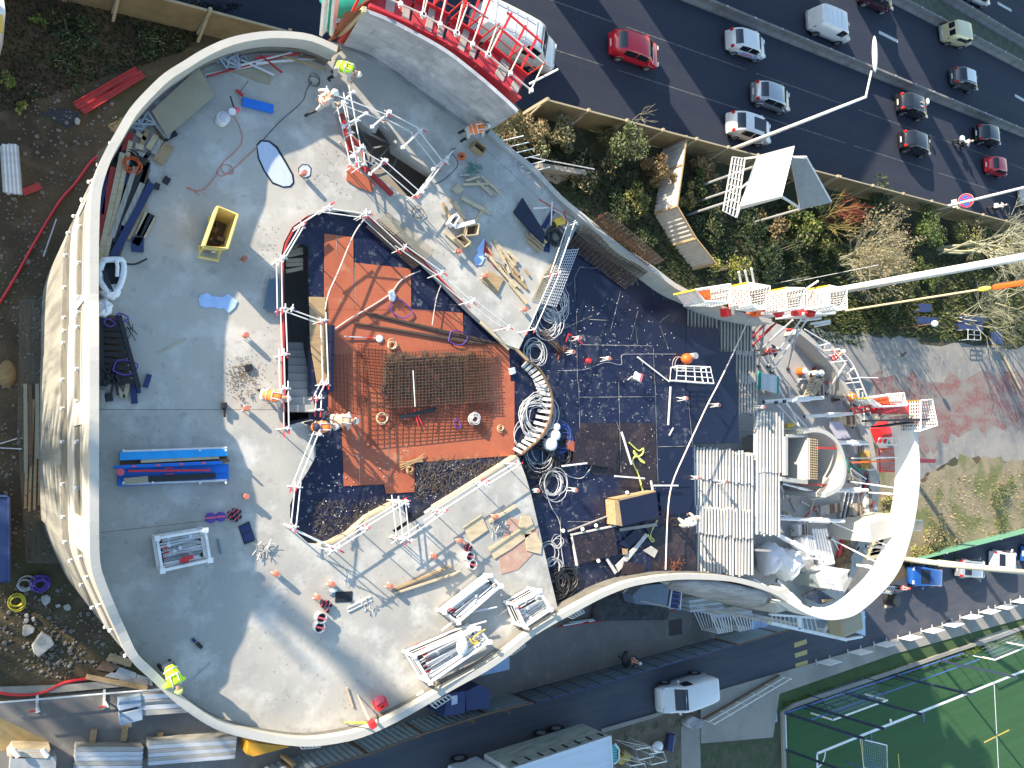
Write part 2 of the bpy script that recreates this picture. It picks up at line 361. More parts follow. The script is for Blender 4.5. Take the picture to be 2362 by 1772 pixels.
# yellow patch bottom left: sunlight put into the ground colour
struct('lit_corner_patch',MB().sheet(PL([(-40,1650),(0,1655),(115,1712),(-10,1735),(-60,1860)]),.011),M('lit_yellow_ground',(.36,.27,.12),[(1,5,.45,.6,(.28,.2,.09),.7)],rough=.8))
# plank road left
m=MB()
for i in range(5):
    x=62+i*10; m.box(V3((P(x,1000)+P(x,1100))/2,.03),((P(x+6,1000)-P(x,1000)).length,U(4.2,5),.05),U(-.02,.02))
struct('plank_track',MB().sheet(PL([(45,690),(110,690),(110,1080),(140,1300),(60,1300),(40,1000)]),.005),M('trampled_mud',(.13,.105,.07),[((6,.5,1),5,.42,.62,(.08,.065,.045),.8),(9,5,.6,.7,(.25,.22,.17),.6)],rough=.95))
one('plank_walkway','strip of parallel timber planks lying in mud left of the curved facade','boards',m,wood)
# ---------- unseen blocks added outside the frame, sized to throw the long shade bands ----------
rend=M('block_render',(.5,.46,.38),[(.5,5,.45,.6,(.4,.36,.3),.6)],rough=.85)
def block(s0,s1,tb,depth,h,label):
    c=ST((s0+s1)/2,tb-depth/2); t=thing('shade_block',label,'building',c,'unseen blocks added to cast shade')
    rz=math.atan2(D3.y,D3.x)
    obj('wall',MB().box(c+Vector((0,0,h/2)),(depth,s1-s0,h),rz),rend,t)
    obj('roof',MB().box(c+Vector((0,0,h+.1)),(depth+.01,s1-s0+.01,.2),rz),grey,t)
    n=max(1,int((s1-s0)/3)); k=0
    for i in range(n):
        for j in range(int(h/3.2)):
            if k>40: break
            q=ST(s0+(i+.5)*(s1-s0)/n,tb+.01,1.6+j*3.1); k+=1
            w=obj('window',MB().box(q,(.08,1.2,1.5),rz),white,t); obj('pane',MB().box(q+D3*.05,(.02,1.0,1.3),rz),glass,w)
block(17,36.9,-13,9,6.3,'low pale unseen shade block nearest the tower beyond the motorway')
block(41,44.4,-6,8,8.5,'narrow pale unseen shade block standing alone between two gaps')
block(47.6,65.6,-3,10,11.7,'long pale unseen shade block in the middle of the row')
block(74.2,120,10,12,16.5,'longest and tallest unseen shade block far along the motorway')
block(70.2,71.9,9,6,14.4,'slim unseen shade block before the longest one')
block(-16,13.5,-24,10,9.2,'unseen block added to shade the ground west of the site')  # out of view, added to keep the dirt beside the facade in shade
DKV=15
ZBV=[9.4,11.6,13.4,15.45]
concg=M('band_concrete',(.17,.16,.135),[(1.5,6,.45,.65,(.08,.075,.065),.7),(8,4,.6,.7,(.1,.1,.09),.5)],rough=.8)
concfl=M('lower_facade_concrete',(.33,.315,.27),[((2,2,.15),6,.45,.62,(.17,.16,.14),.8)],rough=.8,bump=(12,.01))
# ================= THE BUILDING =================
DK=15.0; FW=14.62; LF=12.0
# outer line of the wall top: photo point and height above deck
OL=[(1780,736,.5),(1717,722,.6),(1668,706,.7),(1614,681,.7),(1560,654,.7),(1492,603,.7),(1438,570,.7),(1370,513,.6),(1341,489,.5),(1294,450,.14),(1234,385,.14),(1180,342,.14),(1132,298,.14)]
TW=[(1132,298),(1080,291),(1059,282),(1024,250),(956,201),(902,160),(848,127),(796,112)]
OL2=[(780,106,1.1),(720,80,1.1),(660,72,1.1),(600,73,1.1),(529,87,1.15),(469,113,1.12),(423,141,1.2),(380,168,1.38),(339,206,1.46),(298,252,1.55),(266,306,1.63),(241,350,1.63),(222,400,1.63),(211,450,1.63),(207,535,1.63),(206,630,1.63),(206,692,1.63),(206,700,1.81),(206,800,2.06),(206,890,2.06),(206,975,2.06),(206,1100,1.98),(206,1205,1.89),(208,1290,1.72),(217,1335,1.63),(244,1403,1.46),(272,1465,1.2),(301,1523,1.1),(350,1570,0.9),(401,1618,0.8),(461,1662,0.7),(515,1689,0.65),(600,1710,0.6),(688,1722,0.6),(753,1719,0.6),(834,1702,0.6),(915,1666,0.6),(991,1623,0.6),(1051,1588,0.6),(1122,1549,0.6),(1180,1509,0.6),(1234,1466,0.6),(1305,1425,0.6),(1375,1387,0.6),(1419,1367,0.6),(1467,1351,0.6),(1554,1338,0.6),(1641,1338,0.6),(1709,1346,0.6),(1780,1368,0.6),(1816,1390,0.6)]
RIM=[(1816,1390),(1857,1414),(1898,1428),(1928,1430),(1968,1421),(1998,1401),(2033,1369),(2060,1338),(2082,1300),(2101,1241),(2112,1192),(2121,1124),(2122,1070),(2118,1016),(2111,980)]
def wpath(lst): 
    pts=[P(x,y,DK+h) for x,y,h in lst]; return pts
a1=wpath(OL); a2=[P(x,y,DK) for x,y in TW]; a3=wpath(OL2)
a1=smoothpath(a1,3); a3=smoothpath(a3,3)
rimz=15.2; rim=smoothpath([P(x,y,rimz) for x,y in RIM],4)
bld=thing('building','unfinished curvy concrete building with an open roof deck seen from above','building',V3(P(700,900,0),0))
# deck openings
op=[(1196,1056),(1190,1051),(1081,1121),(1005,1168),(970,1192),(913,1230),(905,1224),(940,1200),(924,1153),(902,1162),(850,1189),(807,1227),(764,1250),(740,1256),(712,1254),(685,1230),(669,1192),(669,1165),(682,1130),(707,1092),(728,1054),(727,1002),(722,968),(652,985),(649,800),(646,600),(655,560),(674,524),(710,497),(750,486),(795,484),(834,496),(845,500),(970,600),(1065,700),(1120,752),(1165,793),(1197,806),(1230,735),(1285,620),(1335,515)]
opw=[P(x,y,DK) for x,y in op]
sedge=[P(x,y,DK) for x,y in ((1212,1097),(1225,1140),(1269,1330),(1286,1401),(1290,1418))]
i0=min(range(len(a1)),key=lambda i:(a1[i].xy-P(1341,489,15.5).xy).length)
i1=min(range(len(a3)),key=lambda i:(a3[i].xy-P(1305,1425,15.6).xy).length)
def inset(path,d):
    out=[]
    for i,p in enumerate(path):
        t=(path[min(i+1,len(path)-1)]-path[max(i-1,0)]).normalized(); out.append(Vector((p.x-t.y*d,p.y+t.x*d,p.z)))
    return out
# path runs anticlockwise (east -> north -> west -> south): inside is on the left
ins1=inset(a1,.03); ins3=inset(a3,.03)
hole=KL(1,0,[(752,962),(1000,1130),(1055,1062),(1225,1172),(1195,1250),(1500,1480),(1380,1690),(1240,1660),(1010,1480),(830,1330)],DK)
deckpoly=ins1[i0:]+a2[1:]+ins3[:i1]+list(reversed(sedge))+opw
deckpoly=[Vector((p.x,p.y,0)) for p in deckpoly]
obj('deck_slab',MB().prism(deckpoly,DK-.26,DK,holes=[hole]),conc,bld)
# parapets and facade bands
z1=[p.z for p in a1]; z3=[p.z for p in a3]; zr3=[min(ZBV[3],z-.36) for z in z3]
obj('parapet',MB().wall(a1,.22,13.0,z1),concw,bld,'low curved concrete parapet along the north edge')
obj('parapet',MB().wall(a3,.22,zr3,z3),concf,bld,'smooth pale concrete parapet round the west and south edge')
ZB=ZBV
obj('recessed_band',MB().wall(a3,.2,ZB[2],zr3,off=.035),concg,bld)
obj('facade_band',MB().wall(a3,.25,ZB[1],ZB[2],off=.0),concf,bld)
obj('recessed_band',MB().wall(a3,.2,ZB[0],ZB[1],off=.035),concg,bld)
obj('facade_band',MB().wall(a3,.3,0,ZB[0],off=.0),concfl,bld)
obj('outer_wall',MB().wall(a1,.3,0,13.0),concf,bld); obj('outer_wall',MB().wall(a2,.3,0,DK-.27),concf,bld)
# ribs of the facade: red and white props in the ribbon windows
rimi=rim
obj('rim_wall',MB().wall(rimi,.32,rimz-1.25,rimz),M('rim_concrete',(.74,.72,.67),[(1,6,.5,.7,(.6,.58,.53),.6)],rough=.7),bld,'bright white freestanding curved rim of the east end')
# piers of rim
for x,y in ((2046,1218),(1800,1385)):
    q=P(x,y,rimz-.9); obj('rim_pier',MB().box((q.x,q.y,13.2),(3.4 if x>2000 else 1,1.0,2.4),R(4)),concf,bld)
# lower floor
low=[(1781,742),(1816,757),(1880,800),(1930,860),(1960,900),(1982,940),(2005,1000),(2022,1089),(2022,1151),(2017,1216),(2001,1260),(1965,1330),(1925,1392),(1857,1410),(1790,1372)]
lowp=[P(x,y,LF) for x,y in low]
poly=list(inset(a1,.3))+a2[1:]+list(inset(a3,.3))+list(reversed(lowp))
obj('lower_slab',MB().prism(poly,LF-.3,LF),conclow,bld)
obj('lower_facade',MB().wall(list(reversed(lowp)),.3,0,LF-.302,off=-.02),concf,bld)
obj('slab_kerb',MB().wall(smoothpath([p+Vector((0,0,0)) for p in lowp[4:14]],3),.9,LF+.002,LF+.14,off=-.95),concw,bld)
# bulging lower shell on the south side
sh=KL(2,3,[(1400,60),(1560,50),(1800,65),(2100,130),(2212,160)],15.5)+KL(3,3,[(100,200)],15.5)
lo=KL(2,3,[(1400,90),(1560,175),(1800,240),(2100,300),(2212,320)],12.6)+KL(3,3,[(100,250)],12.6)
m=MB(); n=len(sh)
for a,b in zip(sh,lo):
    m.v+=[Vector((a.x,a.y,15.3))+Vector((0,-.03,0)),lerp(a,b,.5)+Vector((0,-.25,-.6)),b]
for i in range(n-1):
    for k in range(2): m.f.append((i*3+k,(i+1)*3+k,(i+1)*3+k+1,i*3+k+1)); m.m.append(0)
o=obj('bulging_shell',m,concd,bld,smooth=True); md=o.modifiers.new('s','SOLIDIFY'); md.thickness=.12
# tall wall with outward lean
tb=[(790,108),(848,127),(902,160),(956,201),(1024,250),(1070,283),(1092,297),(1130,300)]
tt=[(838,27),(888,46),(953,79),(1024,119),(1092,171),(1146,217),(1187,255),(1190,262)]
B=smoothpath([P(x,y,DK) for x,y in tb],4); T=smoothpath([P(x,y,17.9) for x,y in tt],4)
m=MB(); n=len(B)
for b,t_ in zip(B,T):
    dd=Vector((t_.x-b.x,t_.y-b.y,0)); dd=Vector((.09,.11,0)) 
    m.v+=[b,t_,t_+dd,b+dd]
for i in range(n-1):
    for k in range(4): m.f.append((i*4+k,(i+1)*4+k,(i+1)*4+(k+1)%4,i*4+(k+1)%4)); m.m.append(0)
m.f+=[(0,1,2,3),(n*4-1,n*4-2,n*4-3,n*4-4)]; m.m+=[0,0]
obj('leaning_wall',m,M('fresh_wall_concrete',(.42,.42,.44),[((.7,3,3),7,.42,.62,(.29,.29,.31),.8),(1.1,8,.52,.62,(.55,.55,.56),.7),((6,1,1),4,.6,.7,(.2,.2,.2),.6),(25,3,.66,.72,(.1,.1,.1),.6)],rough=.6,bump=(20,.004)),bld,'dark grey freshly cast wall leaning outward above the north edge')
obj('wall_base',MB().wall([p+Vector((-.1,-.12,0)) for p in B],.16,DK+.003,DK+.10,off=.02),concd,bld)
# landing and stair flight round the north opening
obj('landing',MB().prism(KL(1,0,[(730,760),(1060,1040),(1010,1140),(660,880)],DK),DK+.01,DK+.06),concw,bld)
m=MB().prism(KL(1,0,[(1085,1045),(1225,1050),(1590,1330),(1530,1490),(1195,1270),(1190,1180)],DK),DK-.5,DK+.12)
obj('stair_wall',m,conc,bld)
m=MB()
for i in range(9):
    a=K(1,1,272,1345+i*2,0); y0=1290+i*66
    q=[ (275,y0),(400+i*12,y0),(410+i*12,y0+64),(275,y0+64)]
    if y0<1660: pts=[K(1,1,x,y,DK-.15-.11*(9-i)) for x,y in q]
    else: pts=[K(1,2,x+0,y-1622,DK-.15-.11*(9-i)) for x,y in q]
    m.prism(pts,LF+.01,DK-.15-.11*(9-i))
obj('staircase',m,concw,bld)
# walls around island opening (beam faces)

obj('drain_slot',MB().prism(PL([(946,1195),(975,1178),(980,1186),(950,1204)],DK),DK-.1,DK+.003),blk,bld)
# deck joints, thin sawn lines
m=MB()
for a,b in (((222,945),(640,945)),((222,1230),(530,1195)),((300,1560),(318,1590)),((1060,290),(1290,500)),((1180,345),(1250,430))): strip(P(*a,DK),P(*b,DK),.012,DK+.003,m)
obj('joint_line',m,M('joint',(.17,.10,.09),rough=.9),bld)
# pale bump-outs on the left parapet
m=[]
for y0,y1 in ((450,470),(655,705),(760,775),(910,985),(1105,1118),(1190,1275)):
    ya=P(190,y1,15).y; yb=P(190,y0,15).y; seg=[p for p in a3 if ya<=p.y<=yb and p.x<6]
    if len(seg)<2: seg=[V3(lerp(a3[0],a3[0],0),0)]; continue
    obj('facade_block',MB().wall(seg,.1,13.38,15.5,off=.0),concf,bld)
# props and ties in the ribbon windows of the west facade
wp=[p for p in a3 if p.x<4.2 and -8<p.y<9]
for k,(zz,off) in enumerate(((ZB[2]+.9,.1),(ZB[0]+.8,.1))):
    for i,p in enumerate(wp[::3]):
        obj('window_tie',MB().tube(V3(p,zz)+Vector((off,0,0)),V3(p,zz)+Vector((-.07,U(-.05,.05),.1)),.055,6),white,bld)
    for i in range(2,len(wp)-3,7):
        q0=V3(wp[i],zz-.2)+Vector((-.02+off,0,0)); q1=V3(wp[i+3],zz-.2)+Vector((-.02+off,0,0))
        obj('edge_rail',MB().tube(q0,q1,.035,6),redd if k==1 or i%2 else white,bld)
# wall-tie cages hanging outside parapet
def cage(pxl,z,label):
    a,b,c,d=[K(pxl[0],pxl[1],x,y,z) for x,y in pxl[2]]
    m=MB()
    for p,q in ((a,b),(d,c)): m.tube(p,q,.02,4); m.tube(p-Vector((0,0,.35)),q-Vector((0,0,.35)),.02,4)
    for i in range(6):
        t=i/5; m.tube(lerp(a,b,t),lerp(d,c,t),.015,4); m.tube(lerp(d,c,t),lerp(d,c,t)-Vector((0,0,.35)),.015,4)
    one('steel_cage',label,'cage',m,galv,'small wire cages fixed outside the south parapet')
cage((1,3,[(1480,1110),(1640,1035),(1670,1060),(1530,1150)]),14.9,'wire cage hanging outside the parapet above the navy box')
cage((1,3,[(370,1440),(540,1440),(550,1480),(390,1495)]),14.9,'wire cage hanging outside the lowest curve of the parapet')
cage((2,3,[(460,360),(600,310),(622,335),(520,388)]),14.9,'wire cage hanging outside the parapet left of the pipe racks')
cage((2,3,[(-60,640),(90,595),(120,620),(0,700)]),14.9,'wire cage hanging outside the parapet above the bluish pipe bundle')
cage((3,2,[(1285,1180),(1350,1180),(1340,1270),(1278,1265)]),14.3,'wire cage fixed outside the white east rim')
cage((3,3,[(1040,110),(1115,120),(1085,180),(1010,165)]),14.3,'wire cage fixed outside the rim beside the dark blue car')
# ================= FORMWORK FLOOR =================
fw=[(655,560),(650,600),(650,1000),(660,1260),(760,1275),(1286,1405),(1290,1415),(1400,1365),(1500,1330),(1605,1322),(1603,1180),(1600,1025),(1705,1022),(1700,885),(1694,812),(1662,812),(1655,758),(1581,753),(1581,706),(1541,690),(1440,622),(1350,540),(1330,505),(1180,700),(845,480),(750,470),(674,510)]
ft=thing('formwork_deck','black film-faced plywood formwork floor between the concrete slabs','formwork',V3(P(1300,900,FW),FW-.3))
holef=PL([(655,600),(655,975),(712,965),(712,570),(690,560),(668,575)],FW)
obj('black_sheeting',MB().prism([P(x,y,FW) for x,y in fw],FW-.1,FW,holes=[holef]),black,ft)
def pnl(name,c,r,pts,z,mat,th=.02,label=None,par=ft): return obj(name,MB().prism(KL(c,r,pts,z),z-th,z),mat,par,label)
pnl('red_panel',1,1,[(583,365),(828,395),(838,1010),(583,1010)],FW+.03,redp)
pnl('red_panel',1,1,[(840,612),(1318,663),(1322,1012),(840,1012)],FW+.035,redp)
pnl('red_panel',1,1,[(600,1000),(1340,1005),(1760,1040),(1768,1300),(2150,1300),(2170,1660),(640,1660),(655,1180),(600,1140)],FW+.026,redp)
pnl('red_panel',1,2,[(620,0),(2200,0),(2200,630),(1340,690),(1340,400),(735,400),(620,400)],FW+.0265,redp)
pnl('red_panel',1,2,[(733,400),(1350,400),(1350,940),(1110,955),(1090,875),(750,890)],FW+.031,redp,label='pinkish red panel reaching furthest south')
pnl('dark_panel',2,1,[(565,650),(1190,790),(1190,1320),(545,1200)],FW+.012,blackc)
pnl('dark_panel',2,1,[(1200,900),(1480,960),(1485,1660),(1210,1660)],FW+.013,blackc)
pnl('dark_panel',2,1,[(1485,1160),(1755,1170),(1770,1370),(1900,1380),(1910,1700),(1490,1700)],FW+.022,blackc,label='clean deep blue panel nearest the striped beams')
pnl('dark_panel',2,2,[(1520,-60),(1910,-60),(1932,520),(1530,530)],FW+.023,blackc)
pnl('brown_panel',2,2,[(575,355),(905,355),(925,790),(700,800),(560,600)],FW+.014,brownf)
pnl('brown_panel',2,2,[(910,350),(1220,355),(1235,900),(925,930)],FW+.015,brownf)
pnl('brown_panel',2,2,[(1240,540),(1530,540),(1545,900),(1245,900)],FW+.013,blackc)
pnl('brown_panel',2,2,[(1330,1170),(1555,1170),(1570,1600),(1200,1600),(1200,1300)],FW+.016,brownf)
m=MB()
for c,r,a,b in ((2,1,(545,1000),(555,1640)),(2,1,(1200,1340),(1210,1640)),(2,1,(570,1310),(1190,1320)),(2,2,(565,0),(575,400)),(2,2,(905,0),(925,780)),(2,2,(1215,0),(1240,880)),(2,2,(570,135),(1210,130)),(2,2,(1500,180),(1535,560)),(2,2,(1240,555),(1530,550)),(2,1,(380,1200),(680,1065)),(2,1,(835,1200),(920,860)),(2,1,(650,1095),(820,1105)),(2,1,(1005,1270),(1070,1020)),(2,1,(1050,1160),(1065,1300)),(2,1,(1330,1350),(1255,1150)),(2,1,(1255,1120),(1340,1050)),(2,1,(575,650),(530,740)),(2,1,(530,740),(535,880)),(2,1,(580,652),(720,662)),(1,1,(680,380),(690,560)),(1,1,(835,620),(842,1000)),(1,2,(1120,400),(1125,880)),(1,2,(870,420),(880,880)),(2,2,(400,640),(410,960)),(2,2,(410,1150),(420,1420)),(2,2,(470,1190),(760,1195)),(2,2,(890,350),(930,470))):
    strip(K(c,r,*a,FW),K(c,r,*b,FW),.02,FW+.04,m)
obj('panel_joint',m,M('pale_joint',(.40,.38,.33),[(2,5,.4,.6,(.08,.08,.08),.9)],rough=.8),ft)
# yellowish band edges along opening = timber edge strip
m=MB()
m.wall(PL([(740,1254),(764,1249),(807,1226),(850,1188),(902,1161),(924,1152)],DK),.09,FW,DK+.012,off=-.1); m.wall(PL([(1005,1167),(1081,1120),(1190,1050)],DK),.09,FW,DK+.012,off=-.1)
one('timber_edge_strip','pale timber edging strip along the wavy concrete edge beside the black floor','edging',m,woodp)
m=MB(); m.wall(PL([(845,502),(970,602),(1065,702)],DK),.05,DK+.002,DK+.09,off=.02); m.wall(PL([(650,990),(649,800),(647,600),(656,560),(675,524),(712,497)],DK),.05,DK+.002,DK+.08,off=-.08)
one('red_toe_board','red toe boards along the rim of the central opening','toe board',m,redd)
# yellow boxed slab left of black side (black box)
one('timber_side_panel','orange plywood side panel below the guardrail by the stairs','panel',MB().prism(KL(1,1,[(448,905),(585,910),(590,1180),(600,1660),(520,1660),(455,1300)],FW),FW+.04,FW+.08),wood)
one('dark_edge_board','dark upright board along the west edge of the red panels','board',MB().beam(K(1,1,640,1150,FW+.2),K(1,2,630,90,FW+.2),.12,.35),blackc)
# timber beams in the dark shaft
for i,(a,b) in enumerate((((310,490),(395,430)),((240,560),(395,530)),((250,600),(395,590)),((250,690),(395,660)),((255,520),(395,500)),((250,635),(395,625)))):
    one('shaft_beam',OL_(i,'pale timber beam spanning the stair shaft','top'),'beam',MB().beam(K(1,1,*a,14.2),K(1,1,*b,14.2),.12,.16),woodp,'timber beams across the stair shaft')
# ================= striped timber beams =================
def beams(c,r,x0,x1,y0,y1,n,z,mat,lab,jit=18,slant=0):
    for i in range(n):
        t=(i+.5)/n; x=lerp(x0,x1,t); a=K(c,r,x,y0+U(-jit,jit)+slant*t,z); b=K(c,r,x+U(-4,4),y1+U(-jit,jit)+slant*t,z)
        m=MB(); m.beam(a,b,.088,.04); m.beam(a-Vector((0,0,.1)),b-Vector((0,0,.1)),.03,.16); m.beam(a-Vector((0,0,.2)),b-Vector((0,0,.2)),.075,.04)
        one('formwork_beam',OL_(i,lab.replace('weathered ','').replace('bleached ','')),'beam',m,mat,'timber formwork beams laid side by side')
beams(2,1,1485,1755,965,1150,9,14.45,woodg,'weathered timber beam in the short row beneath the curved north wall',8,90)
beams(2,1,1770,2050,1070,1370,10,14.45,woodg,'weathered timber beam in the row beside the north wall end',8,40)
beams(2,1,1900,2090,1360,1640,7,14.46,woodg,'weathered timber beam right of the blue panel, northern strip',8)
beams(2,2,1925,2095,-60,280,7,14.45,woodg,'weathered timber beam right of the blue panel, middle strip',12)
beams(2,2,1540,2060,545,820,19,14.48,woodw,'bleached timber beam in the top row of the big striped field',12,60)
beams(2,2,1545,2060,680,1080,19,14.42,woodw,'bleached timber beam in the second row of the big striped field',12,60)
beams(2,2,1560,2060,1050,1290,19,14.47,woodw,'bleached timber beam in the third row of the big striped field',14,50)
beams(2,2,1575,2060,1230,1625,18,14.41,woodw,'bleached timber beam in the bottom row against the south parapet',16,30)
beams(3,2,-40,175,255,780,8,14.47,woodw,'bleached timber beam in the upper right strip beside the curved core',12)
beams(3,2,-30,140,740,1310,7,14.42,woodw,'bleached timber beam in the lower right strip beside the curved core',12)
beams(2,2,2080,2160,260,1290,3,14.44,woodw,'long bleached timber beam between the two striped fields',12)
# supporting towers below beams are hidden; joists across
for yy in (600,900,1150,1400): 
    one('cross_joist',{600:'topmost',900:'second',1150:'third',1400:'lowest'}[yy]+' timber joist running crosswise under the striped beams','beam',MB().beam(K(2,2,1545,yy,14.2),K(2,2,2190,yy+40,14.2),.1,.2),woodg,'cross joists under the striped beams')
for xx,yy in ((1600,600),(1600,1200),(1900,700),(1950,1250),(2100,800),(2150,1200),(2150,420),(2000,1550)):
    one('steel_prop','galvanised floor prop standing under the striped beams','prop',MB().tube(K(2,2,xx,yy,14.1),V3(K(2,2,xx,yy,14.1),LF),.04,8),galv,'props under the striped beams')
# ================= VEHICLES =================
PR={'hatch':[(-.5,.34),(-.495,.5),(-.475,.62),(-.42,.80),(-.34,.955),(-.2,.995),(0,1.),(.1,.975),(.18,.9),(.31,.665),(.39,.62),(.46,.54),(.49,.44),(.5,.34)],
'van':[(-.5,.3),(-.497,.6),(-.49,.9),(-.47,.985),(-.4,1.),(0,1.),(.12,.985),(.2,.93),(.32,.64),(.4,.57),(.47,.49),(.493,.4),(.5,.3)],
'cab':[(-.5,.3),(-.499,.6),(-.495,.95),(-.48,1.),(-.2,1.),(.1,1.),(.22,.98),(.27,.9),(.38,.6),(.44,.54),(.48,.45),(.495,.36),(.5,.28)]}
def car(label,rear,front,body,kind='hatch',L=4.0,W=1.74,Hh=1.48,name='parked_car',cat='car',group=None,rev=False,glassroof=False,extra=None,roofm=None,wb=None,lights=False):
    """rear/front = photo points of the near-side wheel contacts"""
    A=P(*rear);B=P(*front); d=(B-A).normalized(); rz=math.atan2(d.y,d.x); n=Vector((-d.y,d.x,0))
    mid=(A+B)/2+n*(W/2-.05 if n.dot(V3(mid0,0)-A)>0 or True else 0)
    if (mid.xy-Vector((0,0))).length<((A+B)/2).xy.length: mid=(A+B)/2-n*(W/2-.05)
    t=thing(name,label,cat,V3(mid,.01),group); t0=Vector((0,0,0)); WLc[t.name]=t0
    pr=PR[kind]
    def top(u):
        for i in range(len(pr)-1):
            if u<=pr[i+1][0]: 
                f=(u-pr[i][0])/(pr[i+1][0]-pr[i][0]); return lerp(pr[i][1],pr[i+1][1],max(0,f))*Hh
        return pr[-1][1]*Hh
    def hw(u): return W/2*(1-.16*abs(2*u)**5-.03*abs(2*u)**2)
    zb=(.60 if kind=='hatch' else .56)*Hh
    def wr(u): 
        zt=top(u); b=min(zb,zt-.04); return hw(u)*(.965-(.17 if kind=='hatch' else .07)*max(0,(zt-b)/(Hh-zb)))
    us=sorted(set([p[0] for p in pr]+[-.45,-.3,-.1,.05,.25,.35,.43]))
    m=MB(); ring=[]
    for u in us:
        zt=top(u); b=min(zb,zt-.04); w_=hw(u); r_=wr(u)
        sec=[(0,.2),(w_*.86,.2),(w_*.985,.30),(w_,.30+(b-.3)*.5 if b>.32 else .31),(w_*.965,b),(r_,zt-.045),(r_*.86,zt-.008),(0,zt)]
        full=[(y,z) for y,z in sec]+[(-y,z) for y,z in reversed(sec[1:-1])]
        ring.append([Vector((u*L,y,z)) for y,z in full])
    k=len(ring[0])
    for g in ring: m.v+=g
    for i in range(len(ring)-1):
        for j in range(k): m.f.append((i*k+j,i*k+(j+1)%k,(i+1)*k+(j+1)%k,(i+1)*k+j)); m.m.append(0)
    m.f+=[tuple(range(k-1,-1,-1)),tuple(range((len(ring)-1)*k,len(ring)*k))]; m.m+=[0,0]
    bo=obj('body',m,body,t,smooth=True)
    me=bo.data
    o=.012
    # windscreen, rear window, side windows
    def tq(u0,u1,mat,nm,f=.80):
        m=MB(); steps=4; vs=[]
        for i in range(steps+1):
            u=lerp(u0,u1,i/steps)
            for s in (-1,-.5,0,.5,1): vs.append(Vector((u*L,s*wr(u)*f,top(u)+o+(0 if abs(s)<1 else -.004))))
        fs=[(i*5+j,i*5+j+1,(i+1)*5+j+1,(i+1)*5+j) for i in range(steps) for j in range(4)]
        m.add(vs,fs); return obj(nm,m,mat,t,smooth=True)
    if kind=='hatch': tq(.125,.30,glass,'windscreen'); tq(-.445,-.335,glass,'rear_window')
    else: tq(.17 if kind=='van' else .235,.315 if kind=='van' else .375,glass,'windscreen')
    spans=[(-.33,-.09),(-.07,.17)] if kind=='hatch' else ([(.03,.2)] if kind=='van' else [(.12,.27)])
    for s in (-1,1):
        for u0,u1 in spans:
            m=MB(); lo=[];hi=[]
            for i in range(6):
                u=lerp(u0,u1,i/5); zt=top(u); b=min(zb,zt-.04); r_=wr(u); w_=hw(u)*.965
                z1_=zt-.045-.06; z0_=b+.03
                if z1_<z0_+.02: z1_=z0_+.02
                f1=(z1_-b)/(zt-.045-b); f0=(z0_-b)/(zt-.045-b)
                lo.append(Vector((u*L,s*(lerp(w_,r_,f0)+o),z0_))); hi.append(Vector((u*L,s*(lerp(w_,r_,f1)+o),z1_)))
            vs=lo+hi; m.add(vs,[(i,i+1,i+7,i+6) if s>0 else (i,i+6,i+7,i+1) for i in range(5)])
            obj('side_window',m,glass,t)
        m=MB().box((.2*L if kind!='cab' else .27*L,s*(hw(.18)+.1),zb+.06),(.12,.2,.13)); obj('mirror',m,body,t,bev=.02)
        m=MB().box((.455*L,s*hw(.45)*.74,top(.465)-.03),(.22,.3,.12)); obj('headlight',m,lampw,t,bev=.03)
        zt_=.58*Hh if kind!='van' else .5*Hh
        m=MB().box((-.482*L,s*hw(-.47)*.86,zt_),(.12,.2,.26)); obj('tail_light',m,lampr,t,bev=.02)
    obj('number_plate',MB().box((-.5*L-.01,0,.5),(.02,.5,.11)),plate,t)
    obj('bumper',MB().box((-.492*L,0,.36),(.1,W*.86,.18)),body if kind=='hatch' else grey,t,bev=.03)
    wbx=(wb or L*.62)/2
    for x in (-wbx,wbx):
        for s in (-1,1):
            m=MB(); rr=.31 if Hh<1.7 else .34; c=Vector((x,s*(W/2-.08),rr)); m.tube(c-Vector((0,.10*s,0)),c+Vector((0,.10*s,0)),rr,16)
            wv=obj('wheel',m,tyre,t); WLc[wv.name]=t0
            m=MB().tube(c+Vector((0,.095*s,0)),c+Vector((0,.115*s,0)),rr*.62,12); rm=obj('rim',m,rimm,wv)
            # dark arch
            m=MB(); nn=12; pts=[Vector((x+(rr+.06)*math.cos(a),s*(hw(x/L)+.004),rr+(rr+.06)*math.sin(a))) for a in [math.pi*i/nn for i in range(nn+1)]]
            m.path(pts,.028,4); obj('wheel_arch',m,blk if kind!='hatch' else body,t)
    if glassroof: obj('sunroof',MB().box((.0,0,Hh+.006),(1.25,.92,.012)),glass,t,bev=.004)
    if roofm:
        tq(-.30,.09,roofm,'roof_panel',.84)
    if extra: extra(t,L,W,Hh,hw,top)
    t.rotation_euler=(0,0,rz)
    return t
mid0=Vector((1,1,0))
cw=M('car_white',(.72,.72,.71),[(1,3,.4,.7,(.62,.62,.62),.5)],rough=.22,coat=.6,spec=.6)
cs=M('car_silver',(.42,.43,.45),rough=.25,metal=.6,coat=.5)
cr=M('car_red',(.52,.012,.03),rough=.22,coat=.7)
ck=M('car_black',(.012,.012,.016),rough=.18,coat=.8)
cbl=M('car_blue',(.01,.07,.28),rough=.22,coat=.7)
ccr=M('car_cream',(.62,.55,.33),rough=.3,coat=.4)
cdp=M('car_plum',(.05,.012,.02),rough=.22,coat=.6)
G='cars driving on the motorway'
mv='motorway_car'
car('red small family car driving on the motorway between two bands of shade',(1417,139),(1485,162),cr,L=4.1,W=1.75,name=mv,group=G,wb=2.55)
